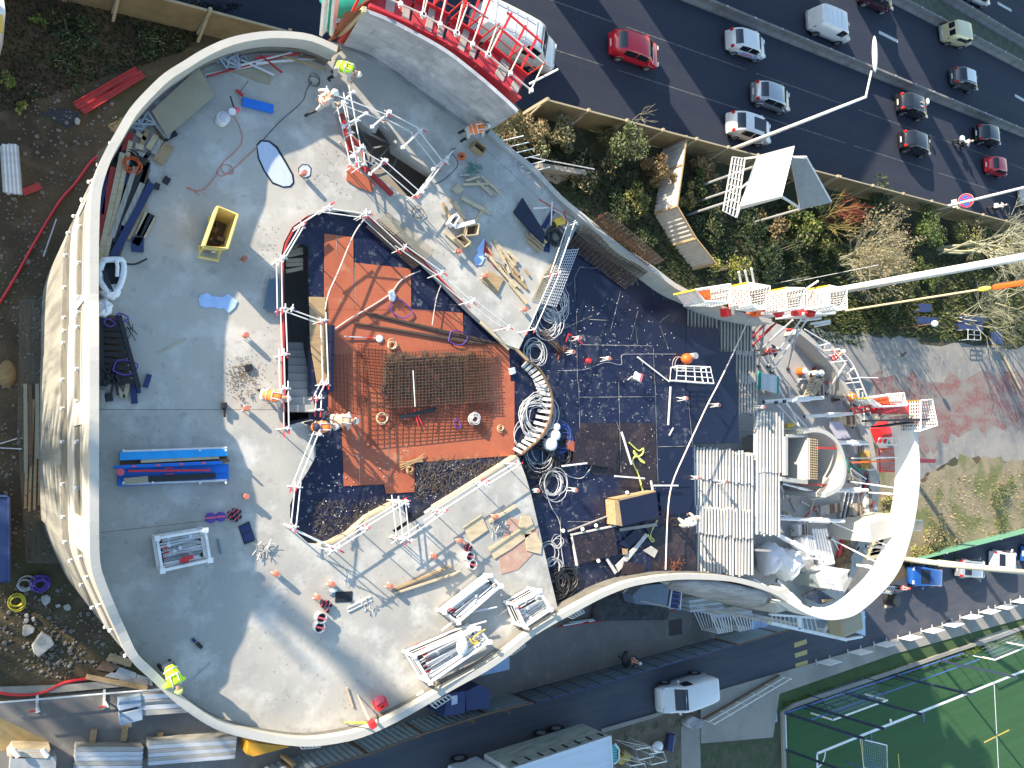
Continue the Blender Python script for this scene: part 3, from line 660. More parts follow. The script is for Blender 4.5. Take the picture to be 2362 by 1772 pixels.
def swirl(t,L,W,Hh,hw,top):
    for i in range(4):
        x=-.15*L+i*.45; pts=[Vector((x+.35*math.cos(a)*(1+.2*i),-hw((x)/L)-.012+.0*a,.62+.14*math.sin(a*1.5+i))) for a in [k*.5 for k in range(9)]]
        obj('side_graphic',MB().path(pts,.03,4),blue if i!=1 else pinkr,t)
car('white hatchback with blue swirls along its side by the concrete barrier',(1680,125),(1737,143),cw,L=3.9,W=1.7,name=mv,group=G,extra=swirl,wb=2.45)
car('silver hatchback in the lane beside the white car with dark sunroof',(1741,246),(1790,263),cs,L=4.0,name=mv,group=G,wb=2.5)
car('white estate car with a dark glass sunroof behind the lamp post',(1684,319),(1744,338),cw,L=4.4,W=1.8,Hh=1.6,name=mv,group=G,glassroof=True,wb=2.6)
def taxi(t,L,W,Hh,hw,top):
    obj('roof_sign',MB().ball((.15*L,.25,Hh+.12),(.2,.3,.14),10,6),white,t)
    for i in range(6): obj('roof_tool',MB().box((-.3+.25*(i%3),-.35+.35*(i//3),Hh+.05),(.14,.08,.07),i),red if i==2 else grey,t)
car('black car with a white roof sign driving next to the barrier',(2071,265),(2110,279),ck,L=4.3,Hh=1.55,name=mv,group=G,extra=taxi,wb=2.6)
car('black estate car directly below the black car with roof sign',(2077,350),(2118,364),ck,L=4.3,Hh=1.55,name=mv,group=G,wb=2.6)
car('dark car just ahead of the motorcyclist by the barrier',(2245,331),(2287,342),ck,L=4.2,Hh=1.52,name=mv,group=G,wb=2.6)
car('small red city car furthest right in the near lanes',(2270,402),(2299,410),cr,L=3.5,W=1.62,Hh=1.48,name=mv,group=G,wb=2.3)
def vanribs(t,L,W,Hh,hw,top):
    m=MB()
    for i in range(5): m.box((-.4*L+i*.62,0,Hh+.012),(.03,W*.74,.02))
    obj('roof_rib',m,cw,t)
car('white panel van with ribbed roof in the middle lanes',(1868,81),(1926,104),cw,'van',L=4.9,W=1.9,Hh=1.95,name='motorway_van',cat='van',extra=vanribs,wb=3.0)
def camp(t,L,W,Hh,hw,top):
    for y in (-.35,.35): obj('rear_window',MB().box((-.497*L,y,1.45),(.03,.5,.55)),glass,t,bev=.01)
    for x in (-.9,-.2): obj('side_window',MB().box((x,-W/2*.975-.01,1.4),(.6,.02,.4)),glass,t)
car('cream coloured old van with two rear windows beside the mossy strip',(2172,103),(2210,113),ccr,'van',L=4.4,W=1.75,Hh=1.95,name='motorway_van',cat='van',extra=camp,wb=2.5)
car('dark grey car with a bright white roof in the middle lanes',(2190,201),(2233,217),M('car_grey',(.10,.10,.11),rough=.25,metal=.4,coat=.5),L=4.2,W=1.75,Hh=1.55,name=mv,group=G,roofm=cw,wb=2.55)
car('dark plum coloured people carrier cut by the top edge of the picture',(1980,13),(2030,34),cdp,'hatch',L=4.6,W=1.8,Hh=1.7,name=mv,group=G,wb=2.8)
car('white car at the top right edge beyond the mossy strip',(2222,2),(2262,20),cw,L=4.2,name=mv,group=G,wb=2.6)
# large van behind the red platforms
def big(t,L,W,Hh,hw,top):
    obj('roof_rack',MB().tube((-.42*L,-.6,Hh+.06),(.05*L,-.6,Hh+.06),.03,6).tube((-.42*L,.6,Hh+.06),(.05*L,.6,Hh+.06),.03,6),galv,t)
    m=MB()
    for i in range(5): m.box((-.4*L+i*.7,0,Hh+.012),(.04,W*.8,.02))
    obj('roof_rib',m,cw,t)
car('large white panel van passing behind the red scaffold platforms',(1121,118),(1208,160),cw,'van',L=5.9,W=2.0,Hh=2.4,name='motorway_van',cat='van',extra=big,wb=3.5)
car('white van partly cut by the right edge near the motorcycle',(2350,478),(2390,486),cw,'van',L=4.9,W=1.9,Hh=2.2,name='motorway_van',cat='van',wb=3.0)
# street vehicles
car('white delivery van with dark windscreen driving along the shaded street',(1590,1552),(1527,1572),cw,'van',L=4.4,W=1.82,Hh=1.85,name='street_van',cat='van',wb=2.75)
PG='cars parked beyond the east rim'
car('dark blue hatchback parked right beside the white east rim',(2138,1307),(2096,1303),cbl,L=4.1,W=1.75,name='parked_car',group=PG,wb=2.5)
car('silvery white car parked first in the row below the green screen',(2200,1287),(2248,1291),cs,L=4.3,name='parked_car',group=PG,wb=2.6)
car('white car parked in the middle of the row below the green screen',(2275,1268),(2325,1272),cw,L=4.2,name='parked_car',group=PG,wb=2.6)
car('blue grey car parked at the far right end of the row',(2345,1256),(2395,1260),cbl,L=4.2,name='parked_car',group=PG,wb=2.6)
# lorry
def lorry():
    A=P(1130,1780,0);B=P(1408,1700,0)
    # box body corners (roof) from photo at z 3.6
    tl=K(2,3,115,1625,3.6); tr=K(2,3,840,1385,3.6); d=(tr-tl); d.z=0; L=d.length; d.normalize(); n=Vector((-d.y,d.x,0)); rz=math.atan2(d.y,d.x); Wd=2.5
    c=V3((tl+tr)/2-n*Wd/2,0); c+= -d*.5
    L+=1.0
    t=thing('box_lorry','white box lorry with grey tarpaulin edge at the bottom of the picture','lorry',V3(c,0))
    def q(x,y,z): return c+d*x+n*y+Vector((0,0,z))
    obj('cargo_box',MB().box(q(0,0,2.35),(L,Wd,2.5),rz),M('lorry_white',(.62,.68,.74),[((.3,3,1),4,.45,.65,(.5,.55,.6),.5)],rough=.4),t,bev=.03)
    obj('roof_rim',MB().beam(q(-L/2,Wd/2,3.62),q(L/2,Wd/2,3.62),.08,.08).beam(q(-L/2,-Wd/2,3.62),q(L/2,-Wd/2,3.62),.08,.08).beam(q(L/2,-Wd/2,3.62),q(L/2,Wd/2,3.62),.08,.08),galv,t)
    m=MB()
    for i in range(1,6): m.box(q(-L/2+i*L/6,0,3.61),(.03,Wd-.1,.02),rz)
    pass
    obj('side_curtain',MB().box(q(0,Wd/2+.02,2.3),(L-.1,.03,2.35),rz),M('curtain',(.46,.52,.50),[((1,1,4),4,.45,.65,(.2,.25,.24),.7)],rough=.6,bump=(2,.05)),t)
    obj('chassis',MB().box(q(0,0,.85),(L+1,1.1,.3),rz),blk,t)
    for i in range(8): obj('strap',MB().box(q(-L/2+.6+i*(L-1)/7,Wd/2+.06,3.2),(.08,.05,.5),rz),blk,t)
    obj('cab',MB().box(q(-L/2-1.15,0,1.75),(1.9,2.3,2.1),rz),M('cab_white',(.6,.66,.72),rough=.35),t,bev=.15)
    obj('windscreen',MB().box(q(-L/2-2.11,0,2.1),(.04,2.0,.8),rz),glass,t)
    obj('roof_hatch',MB().box(q(-L/2-1.1,.1,2.84),(.9,1.2,.07),rz),blk,t,bev=.03)
    obj('exhaust_stack',MB().tube(q(-L/2-.1,.9,1.2),q(-L/2-.1,.9,2.9),.12,10),grey,t)
    for x in (-L/2-1.2,L/2-1.5,L/2-2.6):
        for y in (-1.05,1.05):
            p=q(x,y,.5); w_=obj('wheel',MB().tube(p-n*.14,p+n*.14,.5,16),tyre,t); obj('rim',MB().tube(p-n*.16,p+n*.16,.27,12),rimm,w_)
    return q,L
q_,L_=lorry()
# ================= PEOPLE =================
def skinmesh(verts,edges,rad,root=0,sub=1):
    me=bpy.data.meshes.new('tmp'); me.from_pydata(verts,edges,[]); o=bpy.data.objects.new('tmp',me); C.objects.link(o)
    md=o.modifiers.new('s','SKIN'); md.use_smooth_shade=True
    for i,s in enumerate(me.skin_vertices[0].data):
        r=rad[i]; s.radius=(r,r) if not isinstance(r,tuple) else r; s.use_root=(i==root)
    if sub: 
        sb=o.modifiers.new('u','SUBSURF'); sb.levels=sub; sb.render_levels=sub
    bpy.context.view_layer.update(); dg=bpy.context.evaluated_depsgraph_get()
    out=bpy.data.meshes.new_from_object(o.evaluated_get(dg)); bpy.data.objects.remove(o); bpy.data.meshes.remove(me)
    return out
def pose(kind):
    J={}
    if kind=='stand': J=dict(pe=(0,0,.95),ch=(.03,0,1.3),nk=(.05,0,1.47),hd=(.08,0,1.62),kn=[(.05,.11,.5),(.03,-.11,.5)],an=[(.0,.12,.09),(-.03,-.12,.09)],el=[(.1,.3,1.15),(.1,-.3,1.15)],wr=[(.32,.22,1.08),(.33,-.2,1.1)])
    if kind=='walk': J=dict(pe=(0,0,.93),ch=(.05,0,1.28),nk=(.08,0,1.45),hd=(.13,0,1.6),kn=[(.2,.1,.52),(-.05,-.1,.48)],an=[(.32,.1,.09),(-.38,-.1,.14)],el=[(-.08,.3,1.15),(.2,-.3,1.15)],wr=[(.05,.3,.93),(.42,-.22,1.05)])
    if kind=='bend': J=dict(pe=(-.12,0,.86),ch=(.2,0,1.05),nk=(.38,0,1.08),hd=(.52,0,1.06),kn=[(.05,.14,.47),(.02,-.14,.47)],an=[(-.05,.15,.09),(-.08,-.15,.09)],el=[(.4,.26,.82),(.4,-.26,.82)],wr=[(.55,.14,.55),(.56,-.12,.58)])
    if kind=='kneel': J=dict(pe=(-.2,0,.42),ch=(.12,0,.66),nk=(.28,0,.74),hd=(.42,0,.72),kn=[(.12,.15,.12),(.16,-.15,.3)],an=[(-.32,.14,.08),(.1,-.16,.08)],el=[(.32,.26,.45),(.32,-.26,.46)],wr=[(.48,.13,.16),(.5,-.1,.18)])
    if kind=='lean': J=dict(pe=(-.05,0,.92),ch=(.12,0,1.23),nk=(.22,0,1.37),hd=(.33,0,1.48),kn=[(.1,.12,.5),(-.1,-.12,.48)],an=[(.08,.13,.09),(-.3,-.12,.1)],el=[(.28,.3,1.08),(.3,-.3,1.1)],wr=[(.5,.22,.98),(.52,-.18,1.0)])
    if kind=='sit': J=dict(pe=(-.1,0,.80),ch=(.02,0,1.12),nk=(.08,0,1.3),hd=(.13,0,1.45),kn=[(.32,.22,.66),(.32,-.22,.66)],an=[(.2,.25,.28),(.2,-.25,.28)],el=[(.2,.32,1.02),(.2,-.32,1.02)],wr=[(.48,.3,.95),(.48,-.3,.95)])
    return J
def person(label,loc,rz,kind,jacket,trouser,vest=None,hat=helm,arm=None,sc_=1.,carry=None,group='workers on the building site'):
    J=pose(kind); Vv=Vector; vs=[];ed=[];rd=[];tg=[]
    def av(p,r,t,par=None):
        vs.append(Vv(p)); rd.append(r); tg.append(t)
        if par is not None: ed.append((par,len(vs)-1))
        return len(vs)-1
    pe=Vv(J['pe']);ch=Vv(J['ch']);nk=Vv(J['nk']);hd=Vv(J['hd'])
    a=av(pe,(.135,.155),1); b=av(lerp(pe,ch,.5),(.12,.15),0,a); c=av(ch,(.13,.185),0,b); n=av(nk,.062,2,c); h0=av(lerp(nk,hd,.55),.08,2,n); up=(hd-nk).normalized()
    h=av(hd,(.092,.082),2,h0); av(hd+up*.09,(.07,.065),2,h)
    f3=Vv((up.z,0,-up.x)); av(hd+f3*.11-up*.02,.017,2,h)   # nose
    for s,(kn,an,el,wr_) in zip((1,-1),zip(J['kn'],J['an'],J['el'],J['wr'])):
        kn=Vv(kn);an=Vv(an);el=Vv(el);wr_=Vv(wr_)
        hp=av(pe+Vv((0,.10*s,-.06)),.095,1,a); k=av(kn,.065,1,hp); an_=av(an,.045,3,k); av(an+Vv((.13,.01*s,-.05)),.038,3,an_)
        sh=av(lerp(ch,nk,.62)+Vv((0,.185*s,-.0)),.066,0,c); e=av(el,.05,0,sh); w_=av(wr_,.034,2,e)
        dr=(wr_-el).normalized(); sd_=Vv((0,s,0)); pm=av(wr_+dr*.07,(.016,.038),2,w_); dn=dr.cross(sd_)*s
        for i in range(4):
            o0=sd_*(.027-.018*i)*-1; l=(.07,.08,.077,.06)[i]
            f=av(wr_+dr*.115+o0*1.3,.0095,2,pm); f2=av(wr_+dr*(.115+l*.55)+o0*1.45+dn*-.012,.0085,2,f); av(wr_+dr*(.105+l*.8)+o0*1.4+dn*-.04,.0075,2,f2)
        th=av(wr_+dr*.045-sd_*.038,.011,2,w_); av(wr_+dr*.085-sd_*.062,.0095,2,th)
    me=skinmesh(vs,ed,rd,0,1)
    for mt in (jacket,trouser,skin,blk): me.materials.append(mt)
    for p in me.polygons:
        cc=p.center; bi=min(range(len(ed)),key=lambda i:_sd(cc,vs[ed[i][0]],vs[ed[i][1]])); p.material_index=tg[ed[bi][1]]
        p.use_smooth=True
    t=thing('person',label,'person',Vector((0,0,0)),group); t.location=loc; t.rotation_euler=(0,0,rz); t.scale=(sc_,)*3
    bo=bpy.data.objects.new('body',me); C.objects.link(bo); bo.parent=t
    WLc[t.name]=Vector((0,0,0))
    if vest:
        sp=lerp(ch,nk,.62)
        me2=skinmesh([lerp(pe,ch,.05),lerp(pe,ch,.5),ch,lerp(ch,nk,.5),sp+Vv((0,.17,0)),sp+Vv((0,-.17,0))],[(0,1),(1,2),(2,3),(2,4),(2,5)],[(.15,.175),(.142,.175),(.155,.205),(.10,.12),.088,.088],1,1)
        me2.materials.append(vest); me2.polygons.foreach_set('use_smooth',[True]*len(me2.polygons)); v=bpy.data.objects.new('vest',me2); C.objects.link(v); v.parent=t
        # reflective bands
        ax=(ch-pe).normalized(); fr=Vv((ax.z,0,-ax.x)); m=MB()
        for k in (.35,.8):
            ctr=lerp(pe,ch,k); m.path([ctr+fr*.158*math.cos(a_)+Vv((0,.192*math.sin(a_),0)) for a_ in [i*math.pi/8 for i in range(16)]],.018,4,closed=True)
        for s in (-1,1):
            m.path([ctr-fr*.17+Vv((0,.09*s,0)),sp-fr*.11+Vv((0,.1*s,0)),sp+ax*.09+Vv((0,.1*s,0)),sp+fr*.11+Vv((0,.1*s,0)),ctr+fr*.165+Vv((0,.09*s,0))],.018,4)
        obj('reflective_band',m,M('reflective',(.66,.67,.68),rough=.4),t)
    rot=up.to_track_quat('Z','Y').to_matrix()
    m=MB(); m.ball(hd+up*.035,(.125,.105,.125),14,6,half=True,rot=Matrix((f3,Vv((0,1,0)),up)).transposed())
    R3=Matrix((f3,Vv((0,1,0)),up)).transposed(); m.ball(hd+up*.04+f3*.03,(.155,.12,.012),14,4,rot=R3)
    hh=obj('helmet',m,hat,t,smooth=True)
    obj('helmet_ridge',MB().path([hd+up*.035+R3@Vv((.118*math.cos(a_),0,.125*math.sin(a_)+.004)) for a_ in [.5+i*.3 for i in range(8)]],.012,4),hat,hh) if True else None
    if carry: carry(t,J)
    return t
def _sd(p,a,b):
    ab=b-a; k=max(0,min(1,(p-a).dot(ab)/max(1e-9,ab.length_squared))); return (p-a-ab*k).length
hv_y=M('hi_vis_yellow',(.50,.85,.02),rough=.7); hv_o=M('hi_vis_orange',(.90,.20,.03),rough=.7); hv_w=M('washed_orange_vest',(.80,.42,.25),rough=.7)
hv_r=M('hi_vis_red',(.80,.06,.05),rough=.7)
j_g=M('grey_work_jacket',(.45,.44,.40),rough=.8,bump=(20,.01)); j_n=M('navy_work_clothes',(.02,.025,.05),rough=.8); t_l=M('light_work_trousers',(.50,.47,.42),rough=.8); t_k=M('dark_trousers',(.03,.03,.035),rough=.8)
WD=lambda dx,dy: math.atan2(-dy,dx)   # heading from a photo direction
def PW(x,y,z): return P(x,y,z)
person('worker in yellow vest bending over the corner of the north stair opening',PW(762,178,DK),WD(1,.35),'bend',j_g,j_g,hv_y)
person('worker in washed orange vest and pale clothes stepping left of the opening',PW(720,258,DK),WD(1,-.45),'walk',t_l,t_l,hv_w)
person('worker in bright orange vest near the leaning dark wall end',PW(1060,318,DK),WD(1,-.35),'bend',j_g,t_l,hv_o)
person('crouching worker in orange vest at the left side of the stairs',PW(612,915,DK),WD(1,.2),'kneel',t_l,t_l,hv_o)
person('worker in orange vest with dark backpack kneeling at the foot of the stairs',PW(722,986,DK),WD(1,.0),'kneel',j_n,t_k,hv_o,carry=lambda t,J: obj('backpack',MB().ball((-.16,0,.72),(.11,.15,.17),8,6),j_n,t))
person('worker in pale clothes kneeling on the red panels beside the other',PW(770,970,FW+.03),WD(1,.1),'kneel',t_l,t_l,hv_w)
person('worker in sun-bleached clothes working on the black floor near the striped beams',PW(1548,1203,FW+.03),WD(1,-.35),'bend',t_l,t_l,M('cream_vest',(.75,.68,.55),rough=.7))
person('worker in yellow jacket and yellow helmet bending at the southwest parapet',PW(378,1530,DK),WD(.35,1),'bend',hv_y,j_n,hv_y,hat=M('yellow_green_helmet',(.75,.82,.2),rough=.4))
person('worker in red vest standing at the gap beside the green-ended tube stack',PW(1735,816,LF),WD(1,-.2),'lean',j_n,t_k,hv_r)
person('worker in red and white striped vest at the northeast scaffold edge',PW(1885,830,LF),WD(.6,-1),'lean',hv_r,t_k,hv_r)
person('worker in orange jacket and orange helmet bending beside the concrete core',PW(1922,917,LF),WD(1,.05),'bend',hv_o,t_l,hv_o,hat=orng)
person('pedestrian worker in orange vest walking beside the street fence',PW(1432,1515,0),WD(.7,.5),'walk',j_n,t_k,hv_o)
person('worker in red helmet beside the dark blue parked car',PW(2052,1352,0),WD(1,-.1),'stand',j_n,t_k,hv_r,hat=red)
# motorcycles
def moto(label,px,py,rz,rider=None):
    t=thing('motorcycle',label,'motorcycle',P(px,py,.01)); WLc[t.name]=Vector((0,0,0))
    for x in (-.65,.7):
        w_=obj('wheel',MB().tube((x,-.07,.31),(x,.07,.31),.31,14),tyre,t); obj('rim',MB().tube((x,-.08,.31),(x,.08,.31),.18,10),rimm,w_)
    obj('body',MB().ball((.1,0,.72),(.42,.17,.25),10,6).ball((-.35,0,.8),(.35,.14,.1),8,5).box((0,0,.45),(.5,.3,.3)),M('moto_dark',(.05,.05,.06),rough=.3),t,smooth=True)
    obj('handlebar',MB().path([(.35,-.38,1.0),(.42,-.2,1.02),(.45,0,1.0),(.42,.2,1.02),(.35,.38,1.0)],.018,6),dgalv,t)
    obj('fork',MB().tube((.45,.09,.95),(.7,.09,.31),.025,6).tube((.45,-.09,.95),(.7,-.09,.31),.025,6),galv,t)
    obj('top_case',MB().box((-.75,0,1.0),(.4,.45,.3)),white,t,bev=.04); obj('headlight',MB().ball((.62,0,.85),(.12,.14,.12),8,6),lampw,t)
    t.rotation_euler=(0,0,rz)
    if rider:
        o=person(rider,P(px,py,.02),rz,'sit',j_g,t_k,None,hat=M('silver_helmet',(.5,.5,.5),rough=.25),group='motorcycle riders')
moto('motorcycle riding between lanes behind the dark car',2205,335,WD(1,.25),'motorcycle rider in grey jacket behind the dark car')
moto('motorcycle near the round no-stopping sign',2283,481,WD(1,-.1),'motorcycle rider in grey jacket near the round road sign')
# ================= DECK OBJECTS =================
Z=lambda v,h: v+Vector((0,0,h))
tipr=S('red_tube_end',(.72,.04,.05),.5)
tubew=S('scaffold_tube_white',(.74,.74,.72),.4,.1)
def guard(label,pts,zf,h=1.0,over=.25,step=2.1,rails=(1.,.5),r=.02):
    """pts: photo points of the top rail; zf floor height"""
    top=[K(c,r_,x,y,zf+h) for c,r_,x,y in pts]
    t=thing('guardrail',label,'guardrail',V3(sum((p for p in top),Vector())/len(top),zf),'white tube guardrails with red tips')
    for i in range(len(top)-1):
        a,b=top[i],top[i+1]; d=(b-a); L=d.length; d.normalize(); n=Vector((-d.y,d.x,0))
        for j,rr in enumerate(rails):
            dz=Vector((0,0,(rr-1)*h+.03*j)); o1=U(.08,over); o2=U(.1,over); sd_=n*.05*(1 if i%2 else -1)
            p=a-d*o1+dz+sd_; q=b+d*o2+dz+sd_
            obj('rail',MB().tube(p,q,r,6),tubew,t)
            obj('rail_tip',MB().tube(q-d*.18,q+d*.01,r+.003,6),tipr,t)
        k=max(1,round(L/step))
        for s in range(k+(1 if i==len(top)-2 else 0)):
            p=a+d*(L*s/k); obj('post',MB().tube(V3(p,zf),Z(p,.12),r,6),tubew,t)
            m=MB().box(p,(.10,.07,.07),U(0,3)); m.tube(p-n*.13,p+n*.13,.02,6); obj('clamp',m,galv,t)
g=guard
g('guardrail along the west side of the stair shaft',[(1,1,232,575),(1,1,240,1000),(1,1,255,1390),(1,2,262,60),(1,2,268,400)],DK)
g('guardrail round the northwest arch of the central opening',[(1,1,240,560),(1,1,400,290),(1,1,630,140),(1,1,940,185)],DK)
g('guardrail along the diagonal northeast edge of the central opening',[(1,1,960,195),(1,1,1270,480),(1,1,1580,700),(1,1,1850,935),(1,1,2150,1165)],DK)
g('guardrail on the east side of the stair shaft above the orange boards',[(1,1,310,1000),(1,1,585,1100),(1,1,605,1640),(1,2,545,140),(1,2,540,240)],DK)
g('guardrail running down the slanted west edge of the black bay',[(1,2,545,450),(1,2,365,900),(1,2,330,1235)],DK)
g('short guardrail crossing the southern tip of the black bay',[(1,2,330,1240),(1,2,700,1415)],DK)
g('guardrail beside the wavy edge of the southern bay',[(1,2,640,1440),(1,2,940,1250),(1,2,1290,1040)],DK)
g('short guardrail across the pointed concrete tongue',[(1,2,1228,1020),(1,2,1265,1330)],DK)
g('second short guardrail across the pointed concrete tongue, right one',[(1,2,1285,1020),(1,2,1320,1350)],DK)
g('long guardrail along the southeast edge of the opening',[(1,2,1250,1345),(1,2,1600,1100),(1,2,1970,865),(2,2,60,700)],DK)
g('guardrail along the north side of the stair opening near the bending worker',[(1,0,600,765),(1,0,1120,965),(1,0,1400,1110),(1,0,1600,1370)],DK)
g('guardrail crossing the west end of the stair opening',[(1,0,815,790),(1,0,905,1260),(1,0,915,1400)],DK,step=1)
g('second guardrail crossing the west end of the stair opening',[(1,0,755,880),(1,0,870,1380)],DK,step=1)
g('guardrail along the south side of the stair opening',[(1,0,890,1260),(1,0,1080,1370),(1,0,1390,1640)],DK)
g('guardrail at the east end of the stair opening',[(1,0,1620,1375),(1,0,1420,1640)],DK,over=.5)
g('guardrail on the end of the concrete peninsula beside the wire mesh',[(2,1,545,275),(2,1,400,700),(2,1,190,1180)],DK,over=.15)
for i,(a,b) in enumerate((((1,0,740,870),(1,0,830,785)),((1,0,745,1075),(1,0,940,965)),((1,0,990,1080),(1,0,1140,950)),((1,0,820,1330),(1,0,915,1255)),((1,0,970,1480),(1,0,1110,1365)),((1,0,1250,1255),(1,0,1410,1105)),((1,0,1510,1440),(1,0,1630,1340)))):
    one('cross_tube',OL_(i,'short white tube clamped across the stair opening guardrails'),'tube',MB().tube(K(*a,DK+.95),K(*b,DK+.95),.03,6).box(K(*a,DK+.95),(.1,.1,.1)).box(K(*b,DK+.95),(.1,.1,.1)),tubew,'cross tubes at the stair opening')
# ---- pipe sleeves ----
def sleeve(tall):
    t=thing('pipe_sleeve','','pipe sleeve',Vector((0,0,0)),'pipe sleeves cast into the floor'); h=.55 if tall else .33
    for a in (0,2.1,4.2): obj('leg',MB().tube((.09*math.cos(a),.09*math.sin(a),0),(.06*math.cos(a),.06*math.sin(a),h-.1),.014,5),white,t)
    obj('collar',MB().tube((0,0,h-.18 if tall else .1),(0,0,h-.02),.085,12),white if tall else salmon,t)
    obj('cap',MB().tube((0,0,h-.02),(0,0,h+.02),.072,14),salmon,t); return t
sl0=sleeve(False); sl1=sleeve(True); used=[0,0]
def put(k,label,c,r,x,y,zf):
    src=(sl0,sl1)[k]; loc=K(c,r,x,y,zf+(.33,.55)[k]); loc.z=zf
    if not used[k]: used[k]=1; src.location=loc; src['label']=label
    else: dup(src,loc,U(0,6),label)
for lab,c,r,x,y in (('red capped sleeve in the shade right of the yellow skip',0,1,2085,572),('salmon sleeve alone on sunlit concrete below the pale blue foam',0,1,2100,1225),('sleeve beside the sawn line near the crouching worker',0,2,2103,228),('pale red sleeve between blue rack and black bay',0,2,2100,980),('salmon sleeve at the edge of the lower left shadow',1,2,182,1640),('salmon sleeve near the peninsula foam piece',1,1,1740,510),('salmon sleeve beside the split plywood on the peninsula',1,1,1965,720),('sleeve at the lower edge of the peninsula next to the guardrail',2,1,130,1005),('sleeve with dark mouth above the black pad',1,3,657,97),('salmon sleeve beside the pink tape rings',1,3,537,212),('sleeve at the left end of the long timbers',1,3,1155,115),('sleeve with open mouth near the square plywood, right',1,2,2050,1152),('sleeve with open mouth just below the square plywood',1,2,1747,1357),('salmon sleeve alone in a strip of shadow on the south deck',1,2,1532,1490),('sleeve inside the small round plug by the oval insulation',1,0,420,1465)):
    put(0,lab,c,r,x,y,DK)
for lab,c,r,x,y,z in (('tall sleeve with red angle beside it, northernmost on the black floor',2,1,585,1250,FW),('tall salmon-topped sleeve beside the short rebar cage',2,1,530,1370,FW),('tall sleeve near the red ball in the upper black floor',2,1,835,1425,FW),('tall sleeve right of the long white batten',2,2,1492,145,FW),('tall sleeve crossed by the white rope on the blue panel',2,2,1768,200,FW),('tall sleeve on the right strip of striped beams',2,2,2148,218,DK-.5),('tall sleeve with red band at the edge of the concrete, south end',2,2,228,930,FW),('tall sleeve right of the tangled cables, lower floor part',2,2,550,925,FW),('tall sleeve at the left border of the big striped field',2,2,1592,820,14.5),('tall sleeve standing in the big striped field',2,2,1825,855,14.5)):
    put(1,lab,c,r,x,y,z)
# ---- coils, cables, ropes ----
def coil(label,c,r,x,y,z,rad,n,mat,th=.014,cat='cable',name='cable_coil',group='coiled cables and hoses'):
    ctr=K(c,r,x,y,z); m=MB()
    for k in range(n):
        o=Vector((U(-.25,.25)*rad,U(-.25,.25)*rad,.02+.012*k)); rr=rad*U(.7,1.05); e=U(.75,1.2)
        m.path([ctr+o+Vector((rr*math.cos(a),rr*e*math.sin(a),.02*math.sin(3*a+k))) for a in [i*math.pi/8 for i in range(16)]],th,5,closed=True)
    one(name,label,cat,m,mat,group)
cabg=S('pale_grey_hose',(.50,.50,.50),.5); cabk=blk; cabr=S('salmon_cable',(.62,.2,.13),.6)
coil('bundle of pale hoses on the north edge of the wire mesh end',2,1,340,960,FW+.05,.7,11,cabg)
coil('bundle of pale hoses below the first, touching the peninsula corner',2,1,290,1100,FW+.05,.65,12,cabg)
coil('neat ring of pale hose on black floor below the peninsula tip',2,1,200,1370,FW+.05,.5,8,cabg)
coil('thick grey hose bundle at the end of the red panels',2,2,215,300,FW+.1,.75,13,cabg,.018)
coil('loose hose ring left of the thick grey bundle',2,2,110,460,FW+.05,.55,2,cabg)
coil('blue hose rings right of the white buckets',2,2,425,480,FW+.05,.5,8,S('blue_hose',(.04,.08,.3),.5))
coil('black hose rings below the rusty boards',2,2,425,620,FW+.05,.48,8,cabk,.018)
coil('dark hose tangle left of the buckets',2,2,200,680,FW+.05,.8,9,cabk,.018)
coil('pale hose tangle at the concrete edge below the fan-shaped boards',2,2,250,590,FW+.06,.7,6,cabg)
coil('second dark hose tangle along the concrete edge',2,2,200,820,FW+.05,.6,8,cabk,.016)
coil('grey hose ring lying furthest south beside the tangles',2,2,345,880,FW+.05,.55,8,cabg)
coil('small pale hose ring near the lower concrete edge',2,2,385,1360,FW+.05,.3,3,cabg)
coil('pale cable ring at the southernmost concrete corner',2,2,345,1590,FW+.05,.4,5,cabg)
coil('upper pale cable ring at the south corner',2,2,320,1470,FW+.05,.45,3,cabg)
coil('black hose coil standing on the peninsula by the yellow canister',2,1,365,385,DK+.15,.38,9,cabk,.035)
coil('orange and black cable heap beside the timber stack',0,0,1120,1400,DK+.1,.24,6,orng,.012)
coil('black hose heap under the orange cable by the timber stack',0,0,1090,1380,DK+.04,.3,6,cabk,.02)
coil('yellow hose coil on the rubble in the lower left corner',0,3,150,250,.1,.3,4,S('yellow_hose',(.5,.42,.03),.5),.03)
coil('violet netting heap in the rubble, lower left',0,3,335,90,.1,.32,8,purp,.03)
coil('pale netting heap beside the violet one',0,3,215,90,.1,.3,6,dgalv,.025)
coil('thin dark extension cable ring near the north wall',1,0,500,690,DK+.02,.2,2,cabk,.01)
coil('black wheel-like hose coils at the south corner, left',2,3,380,80,FW+.05,.5,9,cabk,.03)
coil('black hose coils at the south corner, right',2,3,460,70,FW+.05,.55,10,cabk,.025)
coil('knotted pale rope on the red panels near the shovel',1,1,1155,1310,FW+.06,.16,5,woodp,.014,cat='rope',name='rope')
coil('thin black cable loop beside the stair opening corner',1,1,1370,190,DK+.02,.25,2,cabk,.01)
def cable(label,pts,z,mat,th=.012,name='cable',cat='cable',k=5,group=None):
    one(name,label,cat,MB().path(smoothpath([K(c,r,x,y,z+th) if True else 0 for c,r,x,y in pts],k),th,5),mat,group)
cable('salmon extension cable wandering over the shaded deck to the black hose',[(0,0,1970,970),(0,0,2030,1060),(0,0,2060,1190),(0,0,2000,1290),(0,0,1890,1390),(0,0,1900,1470),(0,0,1980,1470),(0,0,1960,1410),(0,0,1880,1410),(0,0,1830,1500),(0,0,1720,1620),(0,0,1590,1600),(0,1,1620,-20),(0,1,1700,40)],DK,cabr)
